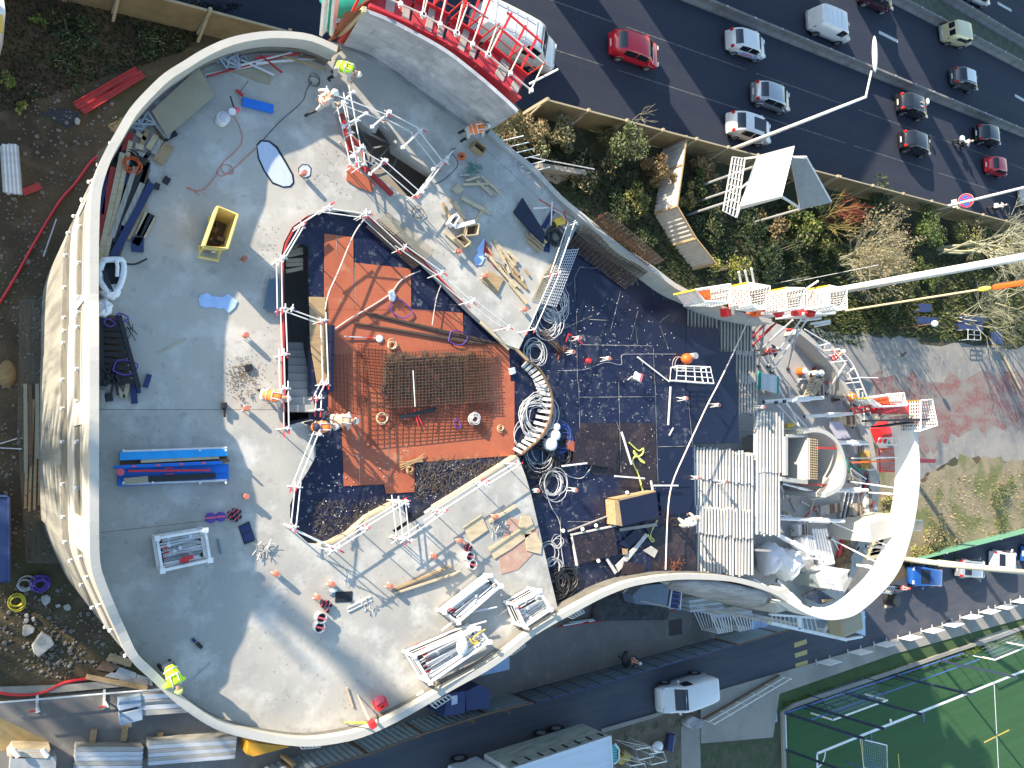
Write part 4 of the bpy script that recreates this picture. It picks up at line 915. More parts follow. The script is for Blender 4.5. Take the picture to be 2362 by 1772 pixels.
cable('salmon extension cable curling up to the oval plug',[(0,0,2212,1230),(0,0,2100,1330),(0,0,1980,1440),(0,0,1880,1500),(0,0,1840,1450)],DK,cabr)
cable('dark cable from the oval plug up to the grinder',[(1,0,30,1230),(1,0,200,1040),(1,0,390,870),(1,0,430,770),(1,0,480,690)],DK,cabk,.01)
cable('long white hose across the red panels from the arch',[(1,1,930,230),(1,1,830,380),(1,1,700,690),(1,1,620,870),(1,1,590,1010)],FW+.5,S('white_hose',(.6,.55,.5),.5),.022,k=6)
cable('white hose sweeping over the middle of the red panels',[(1,1,670,1180),(1,1,800,1090),(1,1,940,1010),(1,1,1140,880),(1,1,1240,760),(1,1,1400,680)],FW+.05,MC['white_hose'],.022)
cable('thin vertical cord hanging at the northeast side of red panels',[(1,1,1600,750),(1,1,1540,900),(1,1,1500,1140)],FW+.2,MC['white_hose'],.015)
cable('dark cable across the black floor to the compressor',[(2,1,400,1530),(2,1,620,1520),(2,1,800,1460),(2,1,930,1480),(2,1,940,1400),(2,1,1050,1390),(2,1,1400,1390)],FW+.03,cabg,.008)
cable('pale cable running south along the west edge of the black floor',[(2,2,260,560),(2,2,275,850),(2,2,330,1050),(2,2,410,1200),(2,2,420,1400),(2,2,450,1600)],FW+.04,cabg,.016)
cable('curved pale hose beside the rusty boards',[(2,2,680,650),(2,2,680,720),(2,2,600,820),(2,2,500,810),(2,2,460,785)],FW+.04,cabg,.02)
cable('thick white rope falling diagonally over the black floor',[(2,1,2030,1060),(2,1,1900,1350),(2,1,1760,1640),(2,2,1660,210),(2,2,1480,600),(2,2,1370,860),(2,2,1330,1100),(2,2,1310,1600)],FW+.8,S('white_rope',(.75,.66,.6),.7),.028,name='rope',cat='rope')
cable('red hose lying in the dirt west of the facade',[(0,0,900,1280),(0,0,780,1370),(0,0,640,1560),(0,1,500,100),(0,1,300,430),(0,1,120,750),(0,1,-20,980)],.05,red,.06,name='hose',cat='hose')
cable('red hose curving above the southwest path',[(0,3,-40,1010),(0,3,120,1035),(0,3,350,1020),(0,3,560,930),(0,3,780,895)],.05,red,.06,name='hose',cat='hose')
cable('black curved pipe lying beside the white bag',[(0,1,1050,620),(0,1,1150,625),(0,1,1250,580)],DK+.1,cabk,.03,name='pipe',cat='pipe')
cable('black cable at the peninsula from orange reel',[(1,0,1700,1260),(1,0,1660,1290),(1,0,1720,1400),(1,0,1600,1530),(1,0,1520,1560)],DK,cabk,.01)
cable('thin cable loop on the south deck near the black pad',[(1,2,730,1550),(1,2,760,1610),(1,3,770,20),(1,3,760,90),(1,3,790,120)],DK,cabg,.01)
for lab,c,r,a,b,z in (('violet strap on rebar bundles, upper',1,1,(1130,990),(1330,1030),FW+.1),('violet strap on rebar bundles, right end',1,1,(1640,1280),(1800,1230),FW+.1),('violet strap over the big mesh',1,2,(1680,330),(1740,390),FW+.15),('violet strap loop by the grey bag',0,1,(980,1080),(1090,1080),DK+.3),('violet strap loop over the black steel girder',0,1,(880,1120),(980,1130),DK+.35),('violet strap at the lower end of the black girder',0,1,(960,1530),(1170,1480),DK+.35)):
    p=K(c,r,*a,z);q=K(c,r,*b,z); d=q-p; n=Vector((-d.y,d.x,0))
    one('lifting_strap',lab,'strap',MB().path(smoothpath([p,p+d*.25+n*.35,p+d*.6+n*.3,q,p+d*.7-n*.3,p+d*.3-n*.25,p+n*.02],4),.022,5),purp,'violet lifting straps')
yw=S('yellow_strap',(.62,.62,.18),.7)
one('lifting_strap','pale yellow strap twisted on the brown panels','strap',MB().path(smoothpath(KL(2,2,[(1000,520),(1080,590),(1120,570),(1110,620),(1060,640),(1040,590),(1100,680),(1130,690),(1060,640),(1030,680),(1080,800),(1120,950)],FW+.06),4),.035,5),yw)
one('lifting_strap','small pale yellow strap among the dark offcuts','strap',MB().path(smoothpath(KL(2,2,[(1160,1300),(1190,1360),(1210,1350),(1180,1300),(1240,1180)],FW+.1),4),.03,5),yw)
# ---- flat pieces and boards ----
def slab(name,label,cat,c,r,pts,z,th,mat,group=None): 
    return one(name,label,cat,MB().prism(KL(c,r,pts,z+th),z,z+th),mat,group)
m=MB().prism(KL(1,0,[(15,1240),(50,1205),(110,1210),(170,1260),(250,1390),(305,1490),(315,1550),(290,1580),(235,1585),(150,1550),(80,1450),(30,1340)],DK+.03),DK+.006,DK+.03)
t=thing('insulation_plug','long oval grey plug with black rim set in the deck','plug',K(1,0,160,1400,DK)); obj('plug_face',m,oval,t)
obj('rim',MB().prism(KL(1,0,[(5,1230),(40,1190),(115,1195),(185,1245),(265,1380),(322,1485),(330,1555),(298,1592),(235,1598),(140,1565),(65,1455),(15,1345)],DK+.005),DK+.001,DK+.005),blk,t)
t=thing('insulation_plug','small octagonal grey plug with black rim right of the oval one','plug',K(1,0,420,1460,DK)); 
pts=[(360,1430),(395,1395),(450,1400),(475,1430),(470,1495),(430,1520),(395,1510),(365,1480)]
obj('rim',MB().prism(KL(1,0,pts,DK+.005),DK+.001,DK+.005),blk,t); obj('plug_face',MB().prism(KL(1,0,[(418+(x-418)*.84,1458+(y-1458)*.84) for x,y in pts],DK+.02),DK+.006,DK+.02),oval,t)
slab('foam_sheet','irregular pale blue foam sheet on the shaded deck','foam',0,1,[(1690,920),(1710,885),(1765,870),(1800,895),(1900,905),(1940,875),(2020,940),(2000,990),(1945,1040),(1905,1000),(1860,1005),(1830,990),(1740,995),(1700,975)],DK,.03,foam)
slab('foam_sheet','torn pale blue foam sheet on the peninsula','foam',1,1,[(1880,500),(1940,400),(1950,430),(1935,560),(1950,570),(1920,630),(1870,635),(1855,575),(1890,530)],DK,.03,foam)
slab('plywood_sheet','large yellowed plywood sheet on top of the corner stack','plywood',0,0,[(1290,945),(1690,570),(1830,810),(1420,1160)],DK+.30,.03,ply)
slab('plywood_sheet','grey plywood sheet under the large yellowed one','plywood',0,0,[(1215,945),(1650,540),(1700,600),(1440,1180),(1400,1170)],DK+.22,.03,concd)
slab('plywood_sheet','dark edged sheet lowest in the corner stack','plywood',0,0,[(1190,910),(1610,530),(1680,560),(1400,1190),(1380,1180)],DK+.12,.04,woodd)
slab('plywood_sheet','greenish plywood sheet lying along the north wall','plywood',0,0,[(1940,600),(2212,580),(2310,640),(2300,720),(2212,700)],DK,.03,ply)
slab('plywood_sheet','square of pale plywood on the south deck','plywood',1,2,[(1765,1245),(1920,1135),(1975,1265),(1830,1365)],DK+.02,.03,woodp)
slab('plywood_sheet','striped pale plywood pieces beside the pink panel','plywood',1,2,[(1975,1420),(2300,1230),(2350,1290),(2180,1420),(2030,1510)],DK+.02,.03,woodp)
slab('plywood_sheet','pinkish plywood panel with round marks on the south deck','plywood',1,2,[(2060,1480),(2150,1140),(2400,1260),(2400,1420),(2230,1600),(2090,1640)],DK,.018,M('pink_plywood',(.45,.27,.20),[(3,5,.5,.6,(.5,.4,.3),.6)],rough=.6))
slab('plywood_sheet','pale sheet leaning over the pinkish panel, upper','plywood',2,2,[(80,1140),(160,1150),(200,1250),(120,1290),(60,1240)],DK+.04,.02,woodp)
slab('plywood_sheet','pale sheet beside the concrete edge, lower','plywood',2,2,[(110,1300),(210,1290),(260,1380),(250,1470),(130,1440)],DK+.03,.02,woodp)
slab('plywood_sheet','split plywood piece near the peninsula guardrail','plywood',1,1,[(1920,760),(1980,680),(2110,750),(2050,880)],DK+.03,.03,wood)
slab('red_board','rust red tapered board beside the stair opening','board',1,0,[(790,1405),(920,1490),(1010,1560),(990,1640),(860,1590),(770,1530)],DK+.02,.03,redp)
slab('red_board','dark red board under the timber pile on the peninsula','board',1,1,[(1950,420),(2060,600),(2040,660),(1940,530)],DK+.02,.03,redd)
slab('black_pad','black square pad with ragged edge on the south deck','pad',1,3,[(680,160),(822,155),(818,245),(675,250)],DK,.02,blk)
t=thing('floor_hatch','black rectangular two-leaf hatch right of the violet discs','hatch',K(0,2,2100,1290,DK)); obj('frame',MB().prism(KL(0,2,[(2028,1235),(2120,1190),(2172,1350),(2080,1388)],DK+.04),DK,DK+.04),blk,t)
for q in ([(2038,1240),(2115,1203),(2136,1265),(2058,1298)],[(2062,1305),(2140,1272),(2160,1342),(2086,1375)]): obj('hatch_leaf',MB().prism(KL(0,2,q,DK+.05),DK+.04,DK+.05),navy,t)
t=thing('black_formwork_panel','large black panel with pale rim leaning on the peninsula','panel',K(2,1,150,250,DK)); obj('face',MB().prism(KL(2,1,[(20,180),(95,60),(285,360),(275,450),(150,330)],DK+.25),DK+.16,DK+.25),blackc,t); obj('edge',MB().wall([p for p in KL(2,1,[(20,190),(150,340),(275,455)],DK)],.06,DK+.02,DK+.2),woodp,t)
slab('black_formwork_panel','narrow navy panel under the yellow canister','panel',2,1,[(255,305),(340,165),(370,180),(290,320)],DK,.05,navy)
slab('black_formwork_panel','narrow navy board beside the black hose coil','panel',2,1,[(285,380),(325,385),(325,525),(280,515)],DK,.05,navy)
slab('black_formwork_panel','black panel with white rim on the south part of the black floor','panel',2,2,[(510,1310),(870,1235),(905,1470),(560,1560)],FW+.1,.08,brownf)
one('panel_edging','white edging of the black panel at the south side','edging',MB().wall(KL(2,2,[(555,1560),(505,1310),(870,1235)],FW+.1),.06,FW+.1,FW+.21,off=.01),woodw)
t=thing('panel_box','tilted blue-black panel box with timber side on the black floor','panel box',K(2,2,1080,1090,FW)); obj('face',MB().prism(KL(2,2,[(915,1015),(1228,940),(1255,1150),(945,1232)],FW+.62),FW+.56,FW+.62),blackc,t); obj('timber_side',MB().prism(KL(2,2,[(875,1012),(915,1003),(945,1232),(890,1220)],FW+.6),FW+.04,FW+.6),wood,t); obj('timber_side',MB().prism(KL(2,2,[(885,998),(1225,930),(1228,942),(915,1015)],FW+.6),FW+.04,FW+.6),wood,t)
slab('black_formwork_panel','deep blue panel lying over the striped beams edge','panel',2,2,[(1262,935),(1548,900),(1562,1110),(1275,1140)],FW+.06,.03,blackc)
for i,(q,mt,l) in enumerate((([(910,1385),(1050,1260),(1130,1300),(1000,1420)],blackc,'tilted dark offcut below the panel box'),([(885,1565),(1060,1390),(1140,1290),(1165,1310),(1020,1490),(910,1620)],woodw,'long scratched black and white board'),([(1120,1440),(1190,1400),(1245,1440),(1215,1500)],conc,'pale stone-coloured offcut'),([(1120,1210),(1160,1190),(1220,1320),(1170,1300)],brownf,'short dark offcut near the yellow strap'),([(960,1530),(1140,1560),(1110,1640),(930,1640)],brownf,'dark square offcut near the parapet'),([(815,1500),(900,1620),(880,1640),(805,1520)],woodw,'narrow pale board near the parapet'),([(945,1420),(990,1425),(985,1470),(950,1475)],wood,'small brown block'),([(545,470),(915,540),(880,740),(520,690)],brownf,'brown panel lying askew near the rusty boards'),([(920,1250),(1230,1205),(1240,1230),(925,1275)],woodg,'long grey batten above the offcuts'))):
    slab('offcut',l+', black floor','offcut',2,2,q,FW+.05+.013*i,.03,mt,'offcuts on the black floor')
slab('rusty_board','rusty red curved board on the black floor, upper one','board',2,2,[(470,495),(540,515),(640,560),(800,600),(790,660),(640,620),(460,540)],FW+.11,.03,redp)
slab('rusty_board','rusty red curved board on the black floor, lower one','board',2,2,[(470,540),(560,560),(680,610),(812,680),(800,712),(680,660),(465,570)],FW+.14,.03,redp)
# beams / planks: (label, corner tag, a, b, width, thickness, z, material)
def plank(label,c,r,a,b,wd,th,z,mat,name='plank',group=None): one(name,label,'plank' if name=='plank' else name.split('_')[-1],MB().beam(K(c,r,*a,z+th/2),K(c,r,*b,z+th/2),wd,th),mat,group)
LPg='long timbers stacked by the west parapet'
for i,(a,b,w_,mt,l) in enumerate((((900,-260),(820,330),.16,woodd,'darkest'),((960,-200),(830,480),.14,redd,'dull red'),((1040,-320),(830,660),.14,woodp,'pale'),((1090,-280),(870,640),.12,wood,'brown'),((1110,-420),(900,560),.12,woodp,'second pale'),((1150,-200),(950,400),.13,woodg,'grey'),((1200,-180),(960,440),.12,blk,'black lettered'),((1210,-60),(1050,300),.14,woodg,'short grey'),((1290,-60),(960,560),.2,navy,'navy'),((1270,-180),(1010,570),.05,woodd,'thin dark'),((880,-180),(850,200),.2,navy,'short navy'))):
    plank(l+' long timber in the stack along the west parapet',0,1,a,b,w_,.09,DK+.02+.02*(i%3),mt,group=LPg)
for a,b,w_,mt,l in (((1230,110),(1080,410),.16,wood,'short brown board beside the long stack'),((1250,190),(1170,380),.13,woodp,'short pale board beside the long stack'),((1285,200),(1150,460),.2,blk,'short black board beside the long stack'),((1310,230),(1220,400),.1,woodp,'narrow yellow batten beside the long stack'),((1170,400),(1170,520),.32,navy,'square navy board end')): plank(l,0,1,a,b,w_,.05,DK+.03,mt)
for a,b,w_,mt,l in (((1110,1130),(1060,1300),.2,redd,'dull red block by the parapet'),((1160,1130),(1240,1190),.12,woodp,'pale block in the offcut heap, top'),((1260,1100),(1200,1230),.12,wood,'brown block in the offcut heap'),((1330,1150),(1260,1270),.16,woodp,'pale block in the offcut heap, middle'),((1370,1190),(1300,1310),.14,woodg,'grey block in the offcut heap'),((1440,1230),(1340,1380),.3,wood,'wide brown board ending the offcut heap'),((1150,1240),(1220,1260),.16,woodp,'small pale block left of the heap'),((1170,1300),(1250,1340),.12,woodg,'small grey block low in the heap'),((1200,1390),(1270,1300),.12,blk,'black block low in the heap'),((1380,1190),(1500,1130),.16,blk,'black bracket at the plywood corner'),((1290,1560),(1250,1640),.16,woodp,'pale offcut right of the cables'),((1340,1560),(1330,1610),.14,blk,'little black offcut beside the pale one'),((1430,1510),(1400,1560),.18,blk,'black rubber mat piece on the open deck'),((1120,1490),(1080,1650),.13,woodp,'pale board standing in the heap'),((1090,1480),(1040,1560),.3,navy,'navy board under the cables'),((1000,1540),(960,1650),.12,redd,'dull red board near the cables')): plank(l,0,0,a,b,w_,.07,DK+.04,mt,name='timber_offcut')
for a,b,w_,mt,l in (((860,70),(860,230),.22,woodg,'grey block at the foot of the black girder'),((920,100),(930,170),.2,blk,'black block at the foot of the black girder'),((1000,60),(1050,140),.12,woodp,'pale block at the foot of the girder, left'),((1090,10),(1060,140),.12,woodp,'pale block at the foot of the girder, right'),((1130,20),(1145,190),.16,navy,'navy board at the foot of the girder'),((1160,-10),(1180,100),.12,navy,'second navy board at the foot of the girder'),((1270,-60),(1235,50),.14,navy,'short navy board lying apart on the shaded deck')): plank(l,0,2,a,b,w_,.06,DK+.03,mt,name='timber_offcut')
plank('thin pale lath lying alone on the shaded deck',0,1,(1340,1385),(1585,1255),.03,.02,DK,woodp)
plank('thin lath lying on the southwest deck',0,3,(1640,900),(1790,760),.02,.02,DK,dgalv)
plank('long pale timber on the south deck, upper',1,3,(1170,140),(1660,-60),.07,.1,DK+.03,wood)
plank('long pale timber on the south deck, lower',1,3,(1180,170),(1740,-10),.07,.1,DK+.03,woodp)
plank('grey metal batten near the black pad, upper',1,3,(780,300),(980,200),.04,.04,DK,galv,name='metal_batten'); plank('grey metal batten near the black pad, lower',1,3,(785,330),(990,230),.04,.04,DK,galv,name='metal_batten')
plank('long white batten on the black floor',2,2,(1352,45),(1332,370),.06,.05,FW+.05,white,name='batten'); plank('thin white batten slanting towards the white frame cart',2,1,(1070,1415),(1340,1625),.05,.04,FW+.05,white,name='batten')
plank('dark batten near the black floor middle',2,2,(480,1275),(815,1145),.05,.05,FW+.06,woodg); plank('small angled white strip on the black floor',2,2,(1340,460),(1375,395),.05,.03,FW+.05,white,name='batten')
plank('black toothed bar on the rebar mesh',1,2,(1220,310),(1530,230),.14,.06,FW+.12,blk,name='bar')
plank('yellow edged timber beam at the peninsula tip',1,1,(1910,1120),(2150,1350),.09,.06,DK+.02,woodp); 
plank('brown timber beam along the lower peninsula edge',2,1,(0,1310),(150,1460),.1,.08,DK-.1,wood)
plank('blue trough lying near the broom',0,0,(2060,865),(2320,930),.26,.12,DK,blue,name='trough')
slab('dark_sheet','black sheet under the long timber stack by the west parapet','matting',0,1,[(825,-330),(960,-420),(1130,-330),(1290,-60),(1200,150),(1000,560),(830,640)],DK+.001,.012,blk)  # flat black filler, darkens the deck between the timbers
for i in range(14):
    x=U(850,1240); plank('dark board wedged among the long timbers of the west stack',0,1,(x+60,-230+U(-60,60)),(x-110,330+U(-90,120)),U(.06,.14),.05,DK+.02,random.choice([blk,woodd,woodd,navy]),name='loose_board',group='dark boards in the west stack')
# timber heap on the peninsula
BL=[((1590,100),(1660,260)),((1640,60),(1780,240)),((1690,90),(1740,180)),((1750,60),(1990,190)),((1960,120),(1870,260)),((1960,470),(2210,830)),((2030,420),(2160,700)),((2060,460),(2200,640)),((2110,540),(2212,690)),((2090,640),(2190,800)),((1950,540),(2130,640)),((1990,570),(2210,820)),((2180,560),(2212,620)),((1600,350),(1700,440)),((1710,420),(1830,470)),((1650,260),(1730,330))]
for i,(a,b) in enumerate(BL): plank('loose board number in the timber heap of the peninsula'.replace(' number',''),1,1,a,b,U(.07,.13),.04,DK+.03+.015*(i%4),random.choice([wood,woodp,woodg,woodp]),name='loose_board',group='loose boards in the peninsula timber heap')
BL=[((0,700),(130,830)),((0,760),(70,830)),((10,650),(60,720)),((120,370),(270,500)),((130,420),(240,520)),((160,360),(280,470)),((120,670),(150,720)),((-60,560),(40,640)),((-30,520),(50,600)),((80,725),(95,770)),((-20,780),(130,960))]
for i,(a,b) in enumerate(BL): plank('short loose board near the black leaning panel',2,1,a,b,U(.08,.14),.05,DK+.03+.012*(i%3),random.choice([woodp,wood,woodp]),name='loose_board',group='short loose boards near the black leaning panel')
BL=[((1730,1490),(1815,1490)),((1760,1570),(1975,1565)),((1790,1540),(1900,1500)),((1880,1540),(2010,1659)),((1920,1500),(2080,1650)),((1960,1590),(2040,1659))]
for i,(a,b) in enumerate(BL): plank(OL_(i,'narrow batten beside the green mesh bits'),1,0,a,b,.08,.05,DK+.03+.01*i,random.choice([woodp,woodg]),name='loose_board',group='narrow battens beside the green mesh bits')
slab('plywood_sheet','pale diamond shaped plywood scrap near the green mesh','plywood',1,0,[(1670,1610),(1720,1560),(1770,1610),(1720,1660)],DK+.02,.02,woodp)
# crates on the peninsula
def crate(label,c,r,pts,z,h,mat,open_=True):
    q=KL(c,r,pts,z+h); t=thing('formwork_box',label,'box',V3(sum(q,Vector())/4,z),'open formwork boxes')
    for i in range(4): obj('side',MB().beam(V3(q[i],z+h/2),V3(q[(i+1)%4],z+h/2),.035,h),mat,t)
    obj('bottom',MB().prism(q,z,z+.02),woodd,t)
crate('open timber box with slats in the peninsula heap, right one',1,1,[(1800,300),(1900,280),(1890,370),(1790,380)],DK+.03,.3,woodp)
crate('open timber box in the peninsula heap, lower one',1,1,[(1700,400),(1760,370),(1830,440),(1780,480)],DK+.03,.28,woodp)
crate('tall narrow white box in the peninsula heap',1,1,[(1650,270),(1700,200),(1735,220),(1690,300)],DK+.05,.3,white)
crate('open wooden box beside the orange worker',1,0,[(1855,1240),(1880,1190),(1965,1260),(1935,1310)],DK,.3,wood)
slab('white_board','white boards lying over the peninsula crates','board',1,1,[(1690,290),(1860,245),(1870,275),(1700,325)],DK+.34,.04,white)
# ---- yellow skip ----
tp=KL(0,1,[(1850,140),(2018,208),(1930,492),(1735,470)],DK+.95); bt=[V3(lerp(p,sum(tp,Vector())/4,.22),DK+.12) for p in tp]
t=thing('skip','yellow steel skip with dark scraps inside on the shaded deck','skip',V3(sum(tp,Vector())/4,DK))
def thickq(a,b,c,d,nrm,th,nm,mt): obj(nm,MB().add([a,b,c,d,a+nrm*th,b+nrm*th,c+nrm*th,d+nrm*th],[(0,1,2,3),(7,6,5,4),(0,4,5,1),(1,5,6,2),(2,6,7,3),(3,7,4,0)]),mt,t)
ctr=sum(tp,Vector())/4
for i in range(4):
    a,b=tp[i],tp[(i+1)%4]; n=((a+b)/2-ctr); n.z=0; n.normalize(); thickq(bt[i],bt[(i+1)%4],b,a,n,.05,'side_wall',yelp)
obj('floor_plate',MB().prism(bt,DK+.1,DK+.14),woodd,t)
obj('rim_tube',MB().path([Z(p,.02) for p in tp],.045,6,closed=True),yelp,t)
for p in bt: obj('foot',MB().box(V3(p,DK+.06),(.16,.16,.12)),yelp,t)
a,b=bt[2],bt[3]; obj('tow_bar',MB().path([V3(a,DK+.2),V3(lerp(a,b,.0)+Vector((-.05,-.35,0)),DK+.25),V3(b+Vector((-.1,-.3,0)),DK+.25),V3(b,DK+.2)],.05,6),yelp,t)
mid=lerp(tp[2],tp[3],.5); obj('sticker',MB().box(V3(mid,DK+.7)+Vector((0,-.09,0)),(.1,.015,.1)),white,t)
for i in range(9):
    c_=ctr+Vector((U(-.18,.14),U(-.35,.35),0)); one('scrap_piece','scrap piece lying inside the yellow skip','scrap',MB().beam(V3(c_,DK+.3+U(0,.2)),V3(c_+Vector((U(-.14,.14),U(-.25,.2),0)),DK+.35+U(0,.2)),U(.06,.2),.05),random.choice([blk,blk,woodd,wood,woodp]),'scraps inside the yellow skip')
# ---- blue rack ----
t=thing('storage_rack','low galvanised rack carrying blue formwork beams','rack',K(0,2,1480,740,DK))
for y in (585,860): 
    obj('rail',MB().tube(K(0,2,1040,y+10,DK+.35),K(0,2,1930,y-20,DK+.35),.035,6),galv,t)
    for x in (1050,1300,1700,1920): obj('stake',MB().tube(K(0,2,x,y+5,DK),K(0,2,x,y,DK+.55),.035,6),galv,t)
for x in (1300,1700): obj('bearer',MB().beam(K(0,2,x,600,DK+.08),K(0,2,x,860,DK+.08),.1,.1),galv,t)
BB='blue formwork beams on the low rack'
for l,a,b,w_,h,z,mt in (('wide azure beam on top of the rack, northernmost',(1015,635),(1930,600),.24,.18,.28,azure),('pale timber strip between the blue beams',(1195,680),(1860,645),.1,.1,.3,woodp),('dark brown plank under the pale strip',(1020,690),(1930,640),.2,.1,.16,woodd),('narrow blue beam with red tags',(968,730),(1885,690),.1,.12,.36,blue),('broad blue beam in the middle of the rack',(1010,775),(1940,740),.26,.14,.2,blue),('blue beam at the south side of the rack',(1000,845),(1940,800),.3,.16,.14,blue),('beige insulation block on the rack',(1050,850),(1258,830),.18,.1,.38,ply),('long black strip beside the beige block',(1260,832),(1835,800),.17,.06,.40,blk),('dull green strip near the east end of the rack',(1850,680),(1950,670),.1,.08,.3,woodd)):
    one('rack_beam',l,'beam',MB().beam(K(0,2,*a,DK+z),K(0,2,*b,DK+z),w_,h),mt,BB,bev=.012)
t=thing('spirit_beam','long red beam tool with two loop handles on the blue beams','tool',K(0,2,1400,765,DK+.4)); obj('beam',MB().beam(K(0,2,1090,762,DK+.46),K(0,2,1790,755,DK+.46),.055,.06),red,t)
obj('beam_head',MB().tube(K(0,2,1025,770,DK+.40),K(0,2,1025,770,DK+.50),.1,12),pinkr,t)
obj('handle',MB().path(KL(0,2,[(1405,760),(1405,735),(1470,735),(1470,790),(1405,790)],DK+.46),.014,5,closed=True),red,t)
for i,x in enumerate((1140,1345,1540,1730)): one('tag',OL_(i,'red tag on the narrow blue beam'),'tag',MB().box(K(0,2,x,722-i*9,DK+.43),(.11,.05,.02)),pinkr,'red tags on the narrow blue beam')
# ---- cages with tubes ----
def tubecage(label,c,r,q,z,h,n,tubemats,lab2,grp,ang=None,frame=white,lift=0):
    Q=KL(c,r,q,z+h); ce=sum(Q,Vector())/4; t=thing('pallet_cage',label,'cage',V3(ce,z))
    for i in range(4):
        a,b=Q[i],Q[(i+1)%4]
        obj('post',MB().beam(V3(a,z),Z(a,.02),.08,.08),frame,t)
        obj('top_rail',MB().beam(a,b,.07,.08),frame,t); obj('bottom_rail',MB().beam(V3(a,z+.12),V3(b,z+.12),.06,.08),frame,t)
        obj('side_mesh',MB().beam(V3(a,z+h*.5),V3(b,z+h*.5),.02,.03).beam(V3(a,z+h*.75),V3(b,z+h*.75),.02,.03),frame,t)
    for a in Q: obj('foot',MB().box(Z(a,.05),(.14,.14,.08)),frame,t)
    obj('floor',MB().prism(Q,z+.1,z+.12),blk,t)
    for i in range(n):
        u=U(.08,.92); f=(i+.5)/n; f1=min(.95,max(.05,f+U(-.09,.09))); s0=U(.03,.15); s1=U(.8,.98)
        p=lerp(lerp(Q[0],Q[3],f),lerp(Q[1],Q[2],f),s0); q_=lerp(lerp(Q[0],Q[3],f1),lerp(Q[1],Q[2],f1),s1); zz=z+h-.22+U(-.12,.12)+lift
        m=MB().tube(V3(p,zz),V3(q_,zz+U(-.04,.04)),U(.022,.032),6); tb=obj('scaffold_tube',m,[galv,dgalv,tubew][i%3],None,None); tag(tb,lab2,'tube',grp)
        if i%5==0: obj('red_end',MB().tube(V3(p,zz),V3(lerp(p,q_,.1),zz),.034,6),tipr,tb)
        if i%2: obj('coupler',MB().box(V3(lerp(p,q_,U(.2,.9)),zz),(.1,.08,.09),U(0,3)),galv,tb)
tubecage('white pallet cage full of short tubes below the violet discs',0,2,[(1335,1335),(1745,1265),(1785,1520),(1380,1610)],DK,.75,30,0,'short scaffold tube inside the white pallet cage','short tubes in the white pallet cage')
one('red_clamp','red clamp lying on the tubes of the white pallet cage','clamp',MB().beam(K(0,2,1530,1530,DK+.72),K(0,2,1640,1490,DK+.72),.09,.08).beam(K(0,2,1560,1490,DK+.72),K(0,2,1600,1540,DK+.72),.08,.06),red)
tubecage('long white cage of red-tipped tubes at the south parapet',1,3,[(1345,705),(1890,470),(1985,585),(1480,930)],DK,.8,26,0,'long scaffold tube in the cage at the south parapet','long tubes in the parapet cage')
tubecage('white rack of long tubes beside the pink panel, two frames',1,3,[(1600,330),(1990,20),(2080,110),(1720,420)],DK,.45,16,0,'long scaffold tube in the open rack north of the parapet cage','long tubes in the open rack',lift=.15)
tubecage('small white cage of short tubes by the black floor corner',2,3,[(30,270),(235,150),(330,310),(115,455)],DK,.75,18,0,'short tube in the small cage by the black floor corner','short tubes in the small corner cage')
one('plastic_sack','whitish pink plastic sack on the tubes of the parapet cage','sack',MB().ball(K(1,3,1755,620,DK+.85),(.22,.32,.1),12,8),bagw,smooth=True)
one('lifting_strap','yellow strap bundle at the end of the parapet cage','strap',MB().path(smoothpath(KL(1,3,[(1820,560),(1850,600),(1890,590),(1850,560),(1900,510),(1950,480)],DK+.85),4),.03,5),yel)
for i,(a,b) in enumerate((((1580,490),(2060,120)),((1600,470),(1950,230)),((1650,500),(1960,410)),((1740,350),(2050,290)),((1640,440),(1740,380)))):
    one('scaffold_tube',OL_(i,'scaffold tube lying loose between the two tube racks'),'tube',MB().tube(K(1,3,*a,DK+.3),K(1,3,*b,DK+.35),.03,6),[tubew,galv][i%2],'loose tubes between the two racks')
# ---- bracket piles ----
def bracket():
    t=thing('steel_bracket','','bracket',Vector((0,0,0))); m=MB()
    for a,b in (((-.22,0,0),(.22,0,0)),((.22,0,0),(0,.34,0)),((0,.34,0),(-.22,0,0)),((0,0,0),(0,.34,0))): m.beam(Vector(a),Vector(b),.05,.03)
    o=obj('frame',m,S('bracket_grey',(.42,.48,.54),.4,.3),t); return t
br=bracket(); k=0
for nm,c,r,x,y,n in (('triangular steel bracket in the pile under the north parapet',0,0,1970,490,10),('triangular steel bracket in the pile beside the corner plywood stack',0,0,1210,1030,8)):
    for i in range(n):
        loc=K(c,r,x+U(-110,110)*(1 if c==0 and y<600 else .55),y+U(-40,40),DK+.04+.035*i); 
        if k==0: br.location=loc; br['label']=nm; br['group']=nm+'s'
        else: 
            o=dup(br,loc,U(0,6),nm,nm+'s'); o.rotation_euler=(U(-.25,.25),U(-.25,.25),U(0,6))
        k+=1
for i,(a,b) in enumerate((((1740,640),(2300,530)),((1760,650),(2400,480)),((2050,510),(2330,640)),((2030,560),(2480,450)),((2212,470),(2400,620)))):
    plank(OL_(i,'long thin tube by the north parapet','top'),0,0,a,b,.05,.05,DK+.05+.03*i,[tubew,redd,galv][i%3],name='scaffold_tube',group='thin tubes by the north parapet')
for i,(a,b,mt) in enumerate((((120,410),(460,470),tubew),((0,500),(500,440),tipr),((0,540),(590,490),tubew),((230,480),(600,590),wood),((350,410),(610,460),woodd),((370,480),(640,510),woodd))):
    plank('leaning tube or board under the north parapet beside the wall joint',1,0,a,b,.06,.05,DK+.1+.03*i,mt,name='scaffold_tube',group='tubes and boards by the wall joint')

